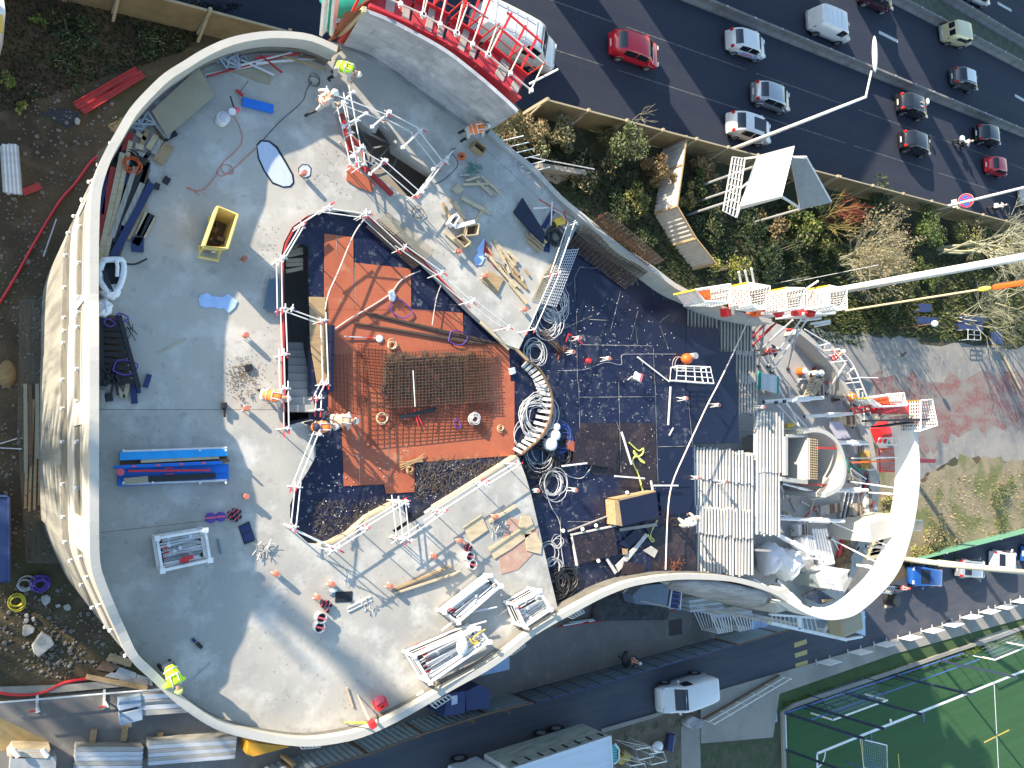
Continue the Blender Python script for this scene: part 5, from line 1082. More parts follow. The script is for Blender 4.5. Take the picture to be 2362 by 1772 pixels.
for l,a,b,zz in (('red edge board at the west side of the stair opening',(725,970),(815,1320),.12),('thick red board at the southwest side of the stair opening',(880,1385),(1160,1655),.12),('short red board beside the thick one at the opening corner',(790,1165),(900,1255),.5)):
    plank(l,1,0,a,b,.12,.16,DK+zz-.1,redd,name='edge_board')
t=thing('cable_drum','open steel drum with triangular spokes inside the stair opening','drum',K(1,0,990,1260,13.2)); cc=K(1,0,990,1260,13.6)
obj('ring',MB().path([cc+Vector((1.0*math.cos(a),1.0*math.sin(a),0)) for a in [i*math.pi/10 for i in range(20)]],.05,5,closed=True),dgalv,t)
tr=[cc+Vector((.8*math.cos(a),.8*math.sin(a),.1)) for a in (.3,2.4,4.5)]
obj('spoke_frame',MB().path(tr,.08,4,closed=True),MC['bracket_grey'],t)
for v in tr: obj('spoke',MB().beam(cc,v,.05,.05),dgalv,t)
# ---- rebar meshes ----
def mesh(label,c,r,q,z,nx,ny,mat,th=.008,dz=0,name='rebar_mesh',group=None,jit=.03):
    Q=[K(c,r,x,y,(z if not isinstance(z,(list,tuple)) else z[i])) for i,(x,y) in enumerate(q)]; m=MB()
    for i in range(nx+1):
        t=i/nx+U(-.2,.2)/nx*.3; a=lerp(Q[0],Q[1],t);b=lerp(Q[3],Q[2],t); e=(b-a)*U(0,jit); m.beam(a-e,b+(b-a)*U(0,jit),th*2,th*2)
    for i in range(ny+1):
        t=i/ny; a=Z(lerp(Q[0],Q[3],t),th*2);b=Z(lerp(Q[1],Q[2],t),th*2); m.beam(a-(b-a)*U(0,jit),b+(b-a)*U(0,jit),th*2,th*2)
    return one(name,label,'mesh',m,mat,group)
mesh('dark layered rebar mesh over debris in the middle of the red panels',1,1,[(1070,1390),(2000,1335),(2020,1790),(1060,1850)],FW+.28,34,18,steel,.0085)
mesh('lower layer of dark rebar mesh in the middle of the red panels',1,1,[(1100,1400),(1960,1365),(1990,1770),(1085,1830)],FW+.16,44,10,steel,.007)
mesh('rust coloured mesh with wide grid south of the dark mesh',1,2,[(950,60),(2020,200),(1955,450),(965,550)],FW+.08,20,12,rust,.008)
mesh('faint rust mesh flat on the red panels west of the dark one',1,1,[(650,1400),(930,1400),(940,1890),(660,1850)],FW+.06,9,12,rust,.006)
mesh('rust mesh edge protruding above the dark mesh',1,1,[(870,1310),(1080,1320),(1080,1650),(920,1620)],FW+.09,7,12,rust,.007)
mesh('rust mesh at the east end beside the dark mesh',1,1,[(1780,1330),(2010,1340),(2020,1800),(1800,1800)],FW+.2,9,14,rust,.007)
mesh('pale wire mesh draped over the diagonal edge of the opening, top',1,1,[(1130,195),(1520,510),(1440,580),(1050,240)],DK+.25,22,8,M('straw_wire',(.36,.31,.2),rough=.6),.007)
mesh('dark wire mesh hanging below the diagonal edge of the opening',1,1,[(1050,240),(1440,580),(1340,660),(940,310)],[DK+.2,DK+.2,FW+.2,FW+.2],22,9,steel,.008)
mesh('bright wire mesh at the end of the peninsula',2,1,[(430,510),(565,500),(380,985),(245,955)],FW+.45,8,20,galv,.009)
mesh('thin wire mesh lying flat on the peninsula end',2,1,[(270,720),(420,500),(330,960),(170,930)],DK+.03,9,12,M('straw_wire',(.36,.31,.2)),.006)
mesh('long rebar mesh leaning outside the curved north wall',2,1,[(815,185),(1290,590),(1210,625),(700,265)],[16.4,16.4,15.8,15.8],16,9,steel,.010)
mesh('second rebar mesh outside the curved north wall',2,1,[(760,205),(1190,560),(1160,640),(690,280)],[16.2,16.2,15.7,15.7],30,5,rust,.008)
mesh('dark rebar mesh standing against the inside of the north wall, left',2,1,[(620,300),(1160,680),(960,830),(480,470)],[DK+.5,DK+.5,FW+.1,FW+.1],16,14,steel,.010)
mesh('finer dark rebar mesh behind the one at the north wall',2,1,[(720,360),(1140,700),(1000,790),(520,420)],[DK+.3,DK+.3,FW+.1,FW+.1],34,8,steel,.008)
mesh('bluish folded wire mesh roll beside the stair shaft guardrail',1,1,[(110,770),(195,750),(200,1040),(70,1000)],DK+.12,14,18,M('blue_grey_wire',(.12,.19,.26),rough=.6),.009,jit=.12)
debris=MB()
for i in range(220):
    p=K(1,1,U(1080,1900),U(1390,1750),FW+.05+U(0,.05)); debris.box(p,(U(.04,.5),U(.03,.12),.03),U(0,3))
o=one('debris','dark debris and offcuts under the rebar mesh on the red panels','debris',debris,woodd); o['kind']='stuff'
for l,a,b,n,w_ in (('bundle of long dark bars, upper one, on the red panels',(945,1040),(2040,1290),14,.10),('bundle of long dark bars, lower one, on the red panels',(835,1125),(1930,1300),10,.05)):
    for i in range(n):
        o=U(-1,1)*w_; one('steel_bar','dark steel bar in the '+l,'bar',MB().tube(K(1,1,a[0]+U(-8,20),a[1]+o*90,FW+.06+.015*(i%3)),K(1,1,b[0]+U(-90,20),b[1]+o*160,FW+.06+.015*(i%3)),.016,5),steel,l)
t=thing('shovel','white bladed shovel with silver and red handle on the red panels','shovel',K(1,1,900,1245,FW+.04)); obj('handle',MB().tube(K(1,1,755,1240,FW+.1),K(1,1,1020,1255,FW+.07),.02,6),galv,t); obj('blade',MB().ball(K(1,1,1052,1258,FW+.07),(.14,.14,.03),10,5),white,t); obj('grip_band',MB().tube(K(1,1,940,1250,FW+.082),K(1,1,1000,1253,FW+.075),.024,6),tipr,t)
one('white_sack','white cloth bundle on the middle of the red panels','sack',MB().ball(K(1,1,1160,895,FW+.1),(.13,.22,.1),8,6).ball(K(1,1,1150,875,FW+.13),(.1,.1,.08),6,5),bagw)
t=thing('bolt_cutter','bolt cutter with red handles on the rust mesh','tool',K(1,2,1340,250,FW+.1)); obj('rod',MB().tube(K(1,2,1355,215,FW+.5),K(1,1,1338,1530,FW+.7),.018,6),white,t); obj('handle',MB().tube(K(1,2,1345,240,FW+.15),K(1,2,1385,380,FW+.12),.02,6),tipr,t); obj('handle',MB().tube(K(1,2,1350,240,FW+.15),K(1,2,1415,365,FW+.12),.02,6),tipr,t)
coil('round grey net bag lying on the rust mesh',1,2,1848,318,FW+.14,.2,14,cabg,.014,cat='net',name='net_bag',group=None)
coil('pale rope loop on the upper rust mesh, open to the south',1,2,1075,310,FW+.12,.2,2,woodp,.02,cat='rope',name='rope',group=None)
coil('pale rope loop at the southeast of the red panels',1,2,2080,400,FW+.06,.14,3,woodp,.014,cat='rope',name='rope',group=None)
coil('brown wire rings beside the brush heap on red panels',1,2,1310,755,FW+.06,.13,4,wood,.016,cat='wire',name='wire_coil',group=None)
for i in range(9): one('twig_batten','thin brown batten beside the wire rings','batten',MB().tube(K(1,2,1215+U(0,60),700+U(-20,60),FW+.08),K(1,2,1400+U(0,40),625+U(-15,60),FW+.1),.014,5),wood,'thin battens beside the wire rings')
# black lattice girder + bags west
t=thing('steel_girder','long black steel lattice girder along the west parapet','girder',K(0,1,1000,1300,DK)); 
A0,A1,B0,B1=K(0,1,850,1060,DK+.15),K(0,2,860,40,DK+.15),K(0,1,1010,1060,DK+.3),K(0,2,1180,60,DK+.3)
obj('chord',MB().beam(A0,A1,.14,.2),blk,t); obj('chord',MB().beam(B0,B1,.12,.16),blk,t)
for i in range(1,11): obj('cross_bar',MB().beam(lerp(A0,A1,i/11),lerp(B0,B1,i/11),.13,.06),blk,t)
one('wire_mat','dark mesh panel under the black girder','mesh',MB().prism(KL(0,1,[(845,1060),(1000,1060),(1120,1650),(850,1650)],DK+.05),DK+.03,DK+.05),woodd)
for i in range(10): one('girder_bar','dark bar bundled beside the foot of the black girder','bar',MB().tube(K(0,1,870+U(-10,130),1500+U(-40,40),DK+.3),K(0,2,880+U(-10,220),60+U(-60,60),DK+.3),.03,6),blk,'bars beside the foot of the black girder')
def bag(label,c,r,q,z,h):
    Q=KL(c,r,q,z+h*.5); ce=sum(Q,Vector())/len(Q); m=MB(); N=24; M_=10; vs=[]
    for j in range(M_+1):
        th=math.pi*j/M_
        for i in range(N):
            f=i/N*len(Q); a=Q[int(f)%len(Q)]; b=Q[(int(f)+1)%len(Q)]; rim_=lerp(a,b,f-int(f)); d=(rim_-ce)
            s=max(0,math.sin(th))**.55*(1+.07*math.sin(7*i+3*j)+.04*math.sin(11*i)); vs.append(ce+d*s+Vector((0,0,h*.5*math.cos(th)*(1+.12*math.sin(5*i)))))
    fs=[(j*N+i,(j+1)*N+i,(j+1)*N+(i+1)%N,j*N+(i+1)%N) for j in range(M_) for i in range(N)]
    m.add(vs,fs); return one('big_bag',label,'bag',m,bagw,smooth=True)
t=thing('open_big_bag','open white big bag holding black scraps by the west parapet','bag',K(0,1,930,720,DK))
rq=[(880,590),(985,585),(1050,605),(1045,730),(1000,840),(930,860),(860,780),(850,680)]
rp=KL(0,1,rq,DK+.55); obj('bag_rim',MB().path([Z(p,U(-.05,.05)) for p in smoothpath(rp+[rp[0]],3)],.085,6,closed=True),bagw,t,smooth=True)
obj('bag_side',MB().wall(rp+[rp[0]],.03,DK,DK+.5),bagw,t); obj('contents',MB().prism(rp,DK+.2,DK+.32),blk,t); obj('handle_strip',MB().path(KL(0,1,[(990,590),(1000,650),(995,730)],DK+.6),.05,6),bagw,t)
plank('dark board sticking out of the open white bag',0,1,(880,680),(950,860),.1,.05,DK+.6,blk)
bag('crumpled white big bag next to the open bag, above the girder',0,1,[(815,930),(900,920),(960,980),(940,1050),(890,1080),(810,1060)],DK,.5)
bag('crumpled white sheet heap between the two big bags',0,1,[(830,860),(900,790),(1040,800),(1010,900),(960,930),(860,900)],DK,.45)
# grinder, bucket, broom, tools
t=thing('vacuum_cleaner','white drum vacuum on the shaded deck near the blue trough','vacuum',K(0,0,1890,1020,DK)); obj('drum',MB().tube(K(0,0,1880,1030,DK+.02),Z(K(0,0,1880,1030,DK+.02),.32),.19,16),white,t); obj('lid',MB().ball(Z(K(0,0,1880,1030,DK),.33),(.18,.18,.08),12,6),S('lid_grey',(.55,.55,.58)),t,smooth=True)
t=thing('bucket','white and pink bucket beside the drum vacuum','bucket',K(0,0,2000,930,DK)); obj('pail',MB().tube(K(0,0,1975,950,DK+.01),K(0,0,1975,950,DK+.25),.11,12),white,t); obj('pink_part',MB().ball(K(0,0,2010,935,DK+.22),(.12,.10,.06),10,5),pinkr,t); obj('handle',MB().tube(K(0,0,1990,920,DK+.2),K(0,0,1958,815,DK+.3),.025,6),blk,t)
t=thing('broom','red headed broom on the shaded deck','broom',K(0,0,2040,790,DK)); obj('head',MB().beam(K(0,0,2008,765,DK+.06),K(0,0,2068,812,DK+.06),.07,.07),red,t); obj('stick',MB().tube(K(0,0,2040,785,DK+.08),K(0,0,2110,690,DK+.5),.013,6),woodd,t)
t=thing('cable_reel','orange cable reel beside the orange vest worker','reel',K(1,0,1745,1335,DK)); obj('drum',MB().tube(K(1,0,1745,1335,DK+.02),Z(K(1,0,1745,1335,DK+.02),.12),.13,14),orng,t); obj('hub',MB().tube(K(1,0,1745,1335,DK+.1),Z(K(1,0,1745,1335,DK+.1),.09),.05,10),blk,t)
t=thing('grinder','grey disc grinder beside the black square pad','tool',K(1,3,650,150,DK)); obj('disc',MB().tube(K(1,3,635,155,DK+.04),Z(K(1,3,635,155,DK+.04),.02),.11,14),dgalv,t); obj('motor',MB().ball(K(1,3,660,150,DK+.1),(.12,.07,.07),8,5),white,t)
t=thing('core_drill','black drill tool standing on the shaded deck near the joint','tool',K(0,2,1905,240,DK)); obj('motor',MB().box(K(0,2,1905,205,DK+.1),(.16,.18,.16)),blk,t,bev=.02); obj('arm',MB().beam(K(0,2,1908,230,DK+.08),K(0,2,1912,305,DK+.08),.06,.06),blk,t)
t=thing('black_tool','black and white hand tool on the southwest deck','tool',K(0,3,1670,590,DK)); obj('grip',MB().beam(K(0,3,1635,560,DK+.04),K(0,3,1660,585,DK+.04),.09,.06),navy,t); obj('head',MB().beam(K(0,3,1675,595,DK+.04),K(0,3,1715,635,DK+.04),.1,.07),blk,t)
one('green_tool','dark slim tool right of the white pallet cage','tool',MB().beam(K(0,2,1853,1340,DK+.03),K(0,2,1878,1465,DK+.03),.045,.04),MC['blue_grey_wire'])
one('black_gadget','small black box on the sunlit deck left of the crouching worker','box',MB().box(K(0,1,2115,1505,DK+.05),(.24,.2,.1),.2),blk,bev=.02)
for l,c,r,x,y,rd in (('violet disc lid on the shaded deck, left one',0,2,1787,1160,.15),('violet disc lid on the shaded deck, right one',0,2,1872,1150,.14)):
    t=thing('violet_lid',l,'lid',K(c,r,x,y,DK)); obj('disc',MB().tube(K(c,r,x,y,DK),Z(K(c,r,x,y,DK),.12),rd,16),purp,t); obj('tape',MB().beam(K(c,r,x-45,y+4,DK+.13),K(c,r,x+45,y-3,DK+.13),.05,.01),pinkr,t)
def rings(lab,c,r,pts,grp,rd=.065):
    for x,y in pts:
        t=thing('pipe_stub',lab,'pipe stub',K(c,r,x,y,DK),grp); obj('pipe',MB().tube(K(c,r,x,y,DK),Z(K(c,r,x,y,DK),.14),rd,12),blk,t); obj('tape',MB().beam(K(c,r,x-12,y+15,DK+.15),K(c,r,x+12,y-15,DK+.15),.03,.015),pinkr,t)
rings('black pipe stub with pink tape in the cluster beside the violet discs',0,2,[(1950,1120),(1990,1095),(2025,1105),(1955,1160),(1992,1135),(2028,1150),(1998,1175)],'taped stubs beside the violet discs')
rings('black pipe stub with pink tape in the cluster on the sunlit south deck',1,3,[(565,245),(600,240),(625,270),(560,275),(595,270),(600,318)],'taped stubs on the south deck',.055)
rings('pink taped pipe stub beside the pinkish plywood panel',1,2,[(1790,1385),(1815,1410),(1780,1415),(1805,1440)],'taped stubs by the pinkish panel',.06)
for l,c,r,x,y in (('upper of two big dark pipe mouths with pink tape',1,3,563,385),('lower of two big dark pipe mouths with pink tape',1,3,547,465),('dark pipe mouth with pink tape near the pinkish plywood',1,2,1828,1490),('pale pipe mouth with pink tape near the pinkish plywood',1,2,1850,1560)):
    p=K(c,r,x,y,DK+.25); t=thing('pipe_mouth',l,'pipe',V3(p,DK)); n_=16
    obj('pipe',MB().wall([p+Vector((.17*math.cos(a),.17*math.sin(a),0)) for a in [i*2*math.pi/n_ for i in range(n_)]],.02,DK,DK+.25,closed=True),galv,t); obj('bottom',MB().tube(V3(p,DK+.02),V3(p,DK+.05),.16,n_),blk,t); obj('tape',MB().beam(p+Vector((-.14,.05,0)),p+Vector((.14,-.05,0)),.05,.01),pinkr,t)
def twigs(name,lab,cat,c,r,x,y,rx,n,mat,z=DK,L=.3,grp=None,kind='stuff'):
    m=MB()
    for i in range(n):
        p=K(c,r,x+U(-rx,rx),y+U(-rx,rx)*.7,z+.03+U(0,.08)); a=U(0,6.3); l=U(.4,1)*L; m.tube(p,p+Vector((l*math.cos(a),l*math.sin(a),U(-.02,.05))),.01,4)
    o=one(name,lab,cat,m,mat,grp)
    if kind: o['kind']=kind
twigs('wire_heap','heap of short bent rebar pieces on the shaded deck','wire',1,2,70,1430,60,40,dgalv)
twigs('wire_heap','heap of green tie wire near the narrow battens','wire',1,0,1860,1430,60,50,M('green_wire',(.02,.2,.16)),L=.2)
twigs('wire_heap','loose wire heap next to the pinkish panel','wire',1,2,2060,1240,60,40,dgalv)
twigs('wire_heap','wire clippings under the west girder','wire',0,1,1080,1180,50,16,blk)
twigs('wire_heap','copper coloured starter wires at the south parapet','wire',2,2,1400,1560,50,30,rust,FW)
twigs('wire_heap','short starter bars cut on the south deck','wire',1,3,960,285,70,18,dgalv,L=.22)
twigs('wire_heap','tie wires on the sunlit deck by the gravel','wire',0,2,2060,120,60,14,steel,L=.15)
m=MB()
for i in range(500):
    a=U(0,6.3); q=random.gauss(0,1); p=K(0,1,2060+q*75,1570+random.gauss(0,1)*70,DK+.008); m.box(p,(U(.01,.03),U(.01,.03),.012),a)
o=one('gravel_spill','spilled gravel on the sunlit deck left of the stairs','gravel',m,S('gravel_tan',(.30,.23,.15),.9)); o['kind']='stuff'
m=MB()
for i in range(420):
    c,r,x,y=random.choice([(1,0,U(500,900),U(1270,1659)),(1,0,U(1700,2200),U(1350,1659)),(1,1,U(1400,2200),U(0,800)),(1,1,U(0,200),U(300,1600)),(0,2,U(830,2100),U(0,1600)),(1,3,U(0,1400),U(0,1200))])
    m.box(K(c,r,x,y,DK+.006),(U(.008,.03),U(.008,.03),.01),U(0,3))
o=one('deck_crumbs','scattered crumbs of concrete over the whole roof deck','crumbs',m,S('crumbs',(.2,.17,.13),.9)); o['kind']='stuff'
m=MB()
for i in range(700):
    c,r,x,y=random.choice([(2,1,U(300,1400),U(900,1650)),(2,2,U(200,1300),U(0,1500)),(1,2,U(420,1300),U(450,1300)),(2,1,U(900,1080),U(660,800)),(1,2,U(1350,2100),U(700,1000))])
    m.box(K(c,r,x,y,FW+.05),(U(.01,.05),U(.01,.04),.012),U(0,3))
o=one('floor_litter','scattered pale litter over the black formwork floor','litter',m,S('litter_white',(.55,.53,.48),.8)); o['kind']='stuff'
m=MB()
for i in range(1200):
    x=U(1350,2200); y=lerp(1010,640,(x-1350)/850)+U(-330,20) 
    if y>lerp(1010,640,(x-1350)/850)-10 or y<640: continue
    p=K(1,2,x,y+20,FW+.03+U(0,.06)); a=U(0,6.3); l=U(.05,.3); m.tube(p,p+Vector((l*math.cos(a),l*math.sin(a),U(-.01,.04))),.006,3)
for i in range(700):
    x=U(480,1200); y=U(1020,1330); 
    if y>lerp(1370,1030,(x-650)/560)-20: continue
    p=K(1,2,x,y,FW+.03); a=U(0,6.3); l=U(.04,.2); m.tube(p,p+Vector((l*math.cos(a),l*math.sin(a),U(-.01,.02))),.005,3)
o=one('straw_litter','wood shavings and wire scattered along the southern black bay','litter',m,S('straw',(.13,.105,.075),.9)); o['kind']='stuff'
# paddle box (red) & tripod by south parapet
t=thing('tool_case','small bright red case on the south deck near the parapet','case',K(1,3,1060,1120,DK)); obj('case',MB().box(K(1,3,1060,1110,DK+.17),(.4,.3,.32),.35),red,t,bev=.03); obj('lid',MB().box(K(1,3,1050,1080,DK+.345),(.3,.22,.03),.35),pinkr,t); obj('latch',MB().box(K(1,3,1075,1135,DK+.3),(.1,.04,.06),.35),blk,t)
t=thing('survey_tripod','yellow and white tripod with red instrument at the south parapet','tripod',K(1,3,960,1270,DK)); ap=K(1,3,975,1275,DK+1.2)
for q in ((865,1035),(755,1270),(1090,1290)): obj('leg',MB().path([ap,lerp(ap,K(1,3,*q,DK+.03),.5),K(1,3,*q,DK+.03)],[.035,.035,.02],6),MC['yellow_paint'] if q[0]!=865 else woodp,t)
obj('instrument',MB().box(Z(ap,.12),(.2,.24,.24),.4),red,t,bev=.03); obj('head_plate',MB().tube(ap-Vector((0,0,.05)),ap,.09,12),yel,t)
plank('slim brass coloured pole with round foot on the south deck',1,3,(772,975),(825,1140),.045,.045,DK+.02,woodp,name='pole')
one('steel_pipe_piece','short grey pipe lying on the inner face of the south parapet','pipe',MB().tube(K(1,3,1370,1050,DK+.1),K(1,3,1425,1010,DK+.1),.07,10),galv)
one('twin_marker','black and red marker brush near the parapet cage','tool',MB().beam(K(1,3,1315,650,DK+.04),K(1,3,1355,632,DK+.04),.1,.06).beam(K(1,3,1355,630,DK+.05),K(1,3,1385,608,DK+.05),.1,.05),redd)
# compressor cart + canister on black floor / peninsula
t=thing('frame_cart','white tubular frame cart on the deep blue panel','cart',K(2,1,1560,1560,FW)); q=KL(2,1,[(1410,1490),(1690,1500),(1720,1640),(1400,1615)],FW+.55); lo_=[V3(lerp(p,sum(q,Vector())/4,.1),FW+.06) for p in q]
obj('top_frame',MB().path(q,.03,6,closed=True),white,t); obj('base_frame',MB().path(lo_,.03,6,closed=True),white,t)
for a,b in zip(q,lo_): obj('upright',MB().tube(a,b,.028,6),white,t)
for f in (.25,.5,.7,.85): obj('cross_bar',MB().tube(lerp(q[0],q[1],f),lerp(q[3],q[2],f),.024,6),white,t)
for f in (.33,.66): obj('cross_bar',MB().tube(lerp(q[0],q[3],f),lerp(q[1],q[2],f),.02,6),white,t)
t=thing('compressor','orange round machine above the white frame cart','machine',K(2,1,1490,1430,FW)); obj('tank',MB().ball(K(2,1,1490,1430,FW+.25),(.28,.24,.24),12,8),orng,t,smooth=True); obj('motor',MB().tube(K(2,1,1520,1410,FW+.2),Z(K(2,1,1520,1410,FW+.2),.35),.14,10),dgalv,t)
coil('thin white hose ring left of the white frame cart',2,1,1420,1480,FW+.06,.35,2,cabg,.012)
t=thing('canister','yellow canister among tubes at the peninsula corner','canister',K(2,1,400,270,DK)); obj('body',MB().tube(K(2,1,360,285,DK+.15),K(2,1,435,255,DK+.15),.16,14),yel,t); obj('cap',MB().tube(K(2,1,350,290,DK+.15),K(2,1,360,285,DK+.15),.10,12),blk,t)
for i,(a,b) in enumerate((((345,95),(335,310)),((360,160),(540,250)),((235,75),(480,220)),((190,150),(310,145)),((400,180),(500,290)),((450,170),(470,300)))): one('scaffold_tube',OL_(i,'tube leaning at the peninsula corner behind the canister'),'tube',MB().tube(K(2,1,*a,DK+.5),K(2,1,*b,DK+.15),.028,6),[tubew,dgalv,redd][i%3],'tubes leaning at the peninsula corner')
for l,c,r,x,y,rd in (('white bucket at the end of the red panels, small one',2,2,350,385,.13),('white round drum beside the hose tangle, upper',2,2,340,455,.2),('white round drum beside the hose tangle, lower',2,2,305,530,.24)):
    t=thing('white_drum',l,'drum',K(c,r,x,y,FW)); obj('barrel',MB().tube(K(c,r,x-6,y+4,FW+.02),Z(K(c,r,x-6,y+4,FW+.02),.35),rd,16),white,t); obj('lid',MB().ball(Z(K(c,r,x-6,y+4,FW),.37),(rd*.97,rd*.97,.06),14,6),bagw,t,smooth=True)
one('small_box','small white box at the east tip of the red panels','box',MB().box(K(1,1,2180,1535,FW+.1),(.22,.24,.18),.3),white,bev=.03)
t=thing('trestle','white stool-like trestle with pink band on the black floor','trestle',K(2,1,1050,1590,FW)); obj('top',MB().box(K(2,1,1075,1585,FW+.4),(.42,.32,.1),-.4),white,t,bev=.02); obj('band',MB().box(K(2,1,1100,1590,FW+.43),(.1,.33,.07),-.4),pinkr,t)
for dx in (-40,30): obj('leg',MB().tube(K(2,1,1030+dx,1610,FW),K(2,1,1065+dx,1580,FW+.38),.03,6),white,t)
for i,(a,b,c2) in enumerate((((935,430),(1020,705),None),((430,720),(640,695),None),((880,805),(1130,825),None),((1190,885),(1415,885),None),((1185,845),(1200,925),None))):
    plank(OL_(i,'white clamped tube lying on the lower black floor','top'),2,2,a,b,.06,.06,FW+.25,white,name='white_frame_tube',group='white frame tubes on the lower black floor')
# fan-shaped edge (curved ribs) at the end of the red panels
ribs=[((130,1490),(165,1460)),((165,1530),(215,1480)),((185,1570),(235,1520)),((200,1600),(255,1560)),((215,1640),(275,1600))]
outer=smoothpath(KL(2,1,[(130,1450),(200,1490),(260,1560),(300,1640)],DK)+KL(2,2,[(330,90),(343,180),(330,290),(290,400),(230,490),(150,560),(80,620)],DK),4)
inner=smoothpath(KL(2,1,[(120,1490),(170,1540),(215,1600),(240,1660)],DK)+KL(2,2,[(250,60),(265,170),(250,270),(215,370),(160,460),(110,520),(40,580)],DK),4)
t=thing('curved_edge_form','curved black edge form with white ribs at the red panels','formwork',V3(outer[8],FW)); obj('curved_board',MB().wall(outer,.05,FW+.02,DK+.05),woodd,t)
for i in range(1,min(len(inner),len(outer))-1,2): obj('rib',MB().beam(V3(inner[i],FW+.1),V3(outer[i],DK-.05),.12,.07),woodw,t)
plank('pale timber waler beside the curved edge form',1,2,(1990,1190),(2212,1060),.1,.1,DK+.01,woodp)
mesh('short black rebar cage beside the tall sleeve',2,1,[(270,1190),(430,1340),(400,1370),(240,1215)],FW+.2,12,2,steel,.012,jit=.1)
twigs('wire_heap','brown brush heap at the end of the rebar cage','wire',2,1,420,1365,35,40,rust,FW,L=.35)
plank('red angled strip beside the first tall sleeve, left leg',2,1,(485,1215),(460,1285),.04,.03,FW+.06,red,name='strip'); plank('red angled strip beside the first tall sleeve, right leg',2,1,(485,1215),(605,1305),.04,.03,FW+.06,red,name='strip')
one('red_ball','red ball on the black floor beside the third tall sleeve','ball',MB().ball(K(2,1,655,1448,FW+.12),.13,10,8),red,smooth=True)
for i,(x,y) in enumerate(((720,1230),(605,1260),(440,1275),(740,1530),(985,950))): one('spacer_tube',OL_(i,'short white spacer tube at the foot of the panel boxes','top'),'tube',MB().tube(K(2,2,x,y,FW+.02),K(2,2,x-2,y-6,FW+.4),.07,10),white,'white spacer tubes by the panel boxes')
# ================= EAST END, LOWER FLOOR =================
ZC={'A':(1730,700,7.213),'B':(1730,1220,6.38),'C':(740,0,4.254),'D':(1580,620,5.53)}
def Qz(k,x,y,z): o=ZC[k]; return P(o[0]+x/o[2],o[1]+y/o[2],z)
def prop(label,a,b,mat=tubew,r=.045,name='push_pull_prop',cat='prop',group='raking props on the lower floor'):
    t=thing(name,label,cat,V3((a+b)/2,min(a.z,b.z)),group); obj('tube',MB().tube(a,b,r,7),mat,t); obj('sleeve',MB().tube(lerp(a,b,.45),lerp(a,b,.75),r*1.5,7),mat,t)
    obj('foot_plate',MB().box(V3(a,a.z+.03),(.22,.16,.05)),blk if mat is not redd else redd,t)
for l,a,b,z1,m_ in (('first raking prop from the left by the north wall end',(45,470,),(230,240),14.2,dgalv),('red raking prop nearest the wall end',(45,560),(320,275),14.4,red),('second red raking prop, longer',(45,700),(430,330),14.6,red),('third red raking prop lying alongside the second',(160,560),(440,320),14.6,redd),('long grey raking prop ending at the worker in red',(200,750),(710,275),14.8,tubew),('thin grey prop behind the worker in red',(140,1050),(235,390),14.2,dgalv),('long white prop crossing to the scaffold, left',(300,1050),(860,250),15,tubew),('long white prop crossing to the scaffold, right',(360,1140),(990,210),15,tubew),('thin vertical rod prop in the middle of the shaded floor',(625,1090),(800,380),14.6,dgalv),('prop leaning over the northeast parapet, lower',(1265,1500),(1590,1000),13.6,tubew),('prop leaning over the northeast parapet, upper',(1390,1350),(1730,1070),13.4,tubew)):
    prop(l,Qz('A',*a,LF+.03),Qz('A',*b,z1),m_)
for l,a,b,z1 in (('white raking prop from the floor to the rim, upper',(190,0),(810,235),14.2),('white raking prop to the rim through the timber stack',(180,430),(480,440),13.2),):
    prop(l,K(3,2,110,20,LF+.1),K(3,2,330,440,13.5)) if 'upper' in l else prop(l,K(3,2,185,470,13),K(3,2,345,490,13.2))
for l,a,b,za,zb,r_ in (('white beam prop lying across above the grey table form',(0,175),(500,140),13.6,13.8,.10),('white beam prop right above the concrete core',(345,300),(750,275),13.2,13.6,.09),('thick white prop head beside the top of the core',(630,520),(880,525),13.6,13.9,.11),('long thin white prop from core to rim, upper',(730,655),(1140,645),13,14.4,.035),('long thin white prop from core to rim, middle',(720,850),(1145,910),13,14.4,.035),('thick white prop below the core pointing east',(600,930),(880,925),13.4,13.6,.10),('thin white prop ending at the rim near the blue sheet',(880,945),(1145,960),13.4,14.4,.04),('white prop pair crossing the lower floor, left',(130,1165),(680,1190),13.2,13.8,.10),('thin white rod from the middle to the rim, upper',(570,1195),(1045,1395),12.8,14.4,.035),('thin white rod from the middle to the rim, lower',(560,1335),(985,1550),12.8,14.4,.035),('heavy white beam slanting from the striped beams to the cage',(110,1300),(420,1470),14.0,13.8,.12),('white prop head at the rim near the pallets',(870,1400),(1060,1415),13.2,14.3,.06),('white prop head at the rim above the box cage',(780,1560),(960,1585),13.2,14.2,.07),('white rod left of the core going down',(140,865),(440,940),14.2,13.6,.05),('double thin rod falling to the core, left one',(100,180),(345,445),14.3,13.4,.03),('double thin rod falling to the core, right one',(170,170),(400,435),14.3,13.4,.03)):
    prop(l,K(3,2,*a,za),K(3,2,*b,zb),tubew,r_)
for l,a,b in (('white prop at the foot of the white rim, western',(60,110),(200,240)),('white prop at the foot of the white rim, eastern',(110,60),(370,320)),('white prop inside the south rim beside the cages',(400,295),(580,320))): prop(l,K(3,3,*a,13.2),K(3,3,*b,13.9),tubew,.07)
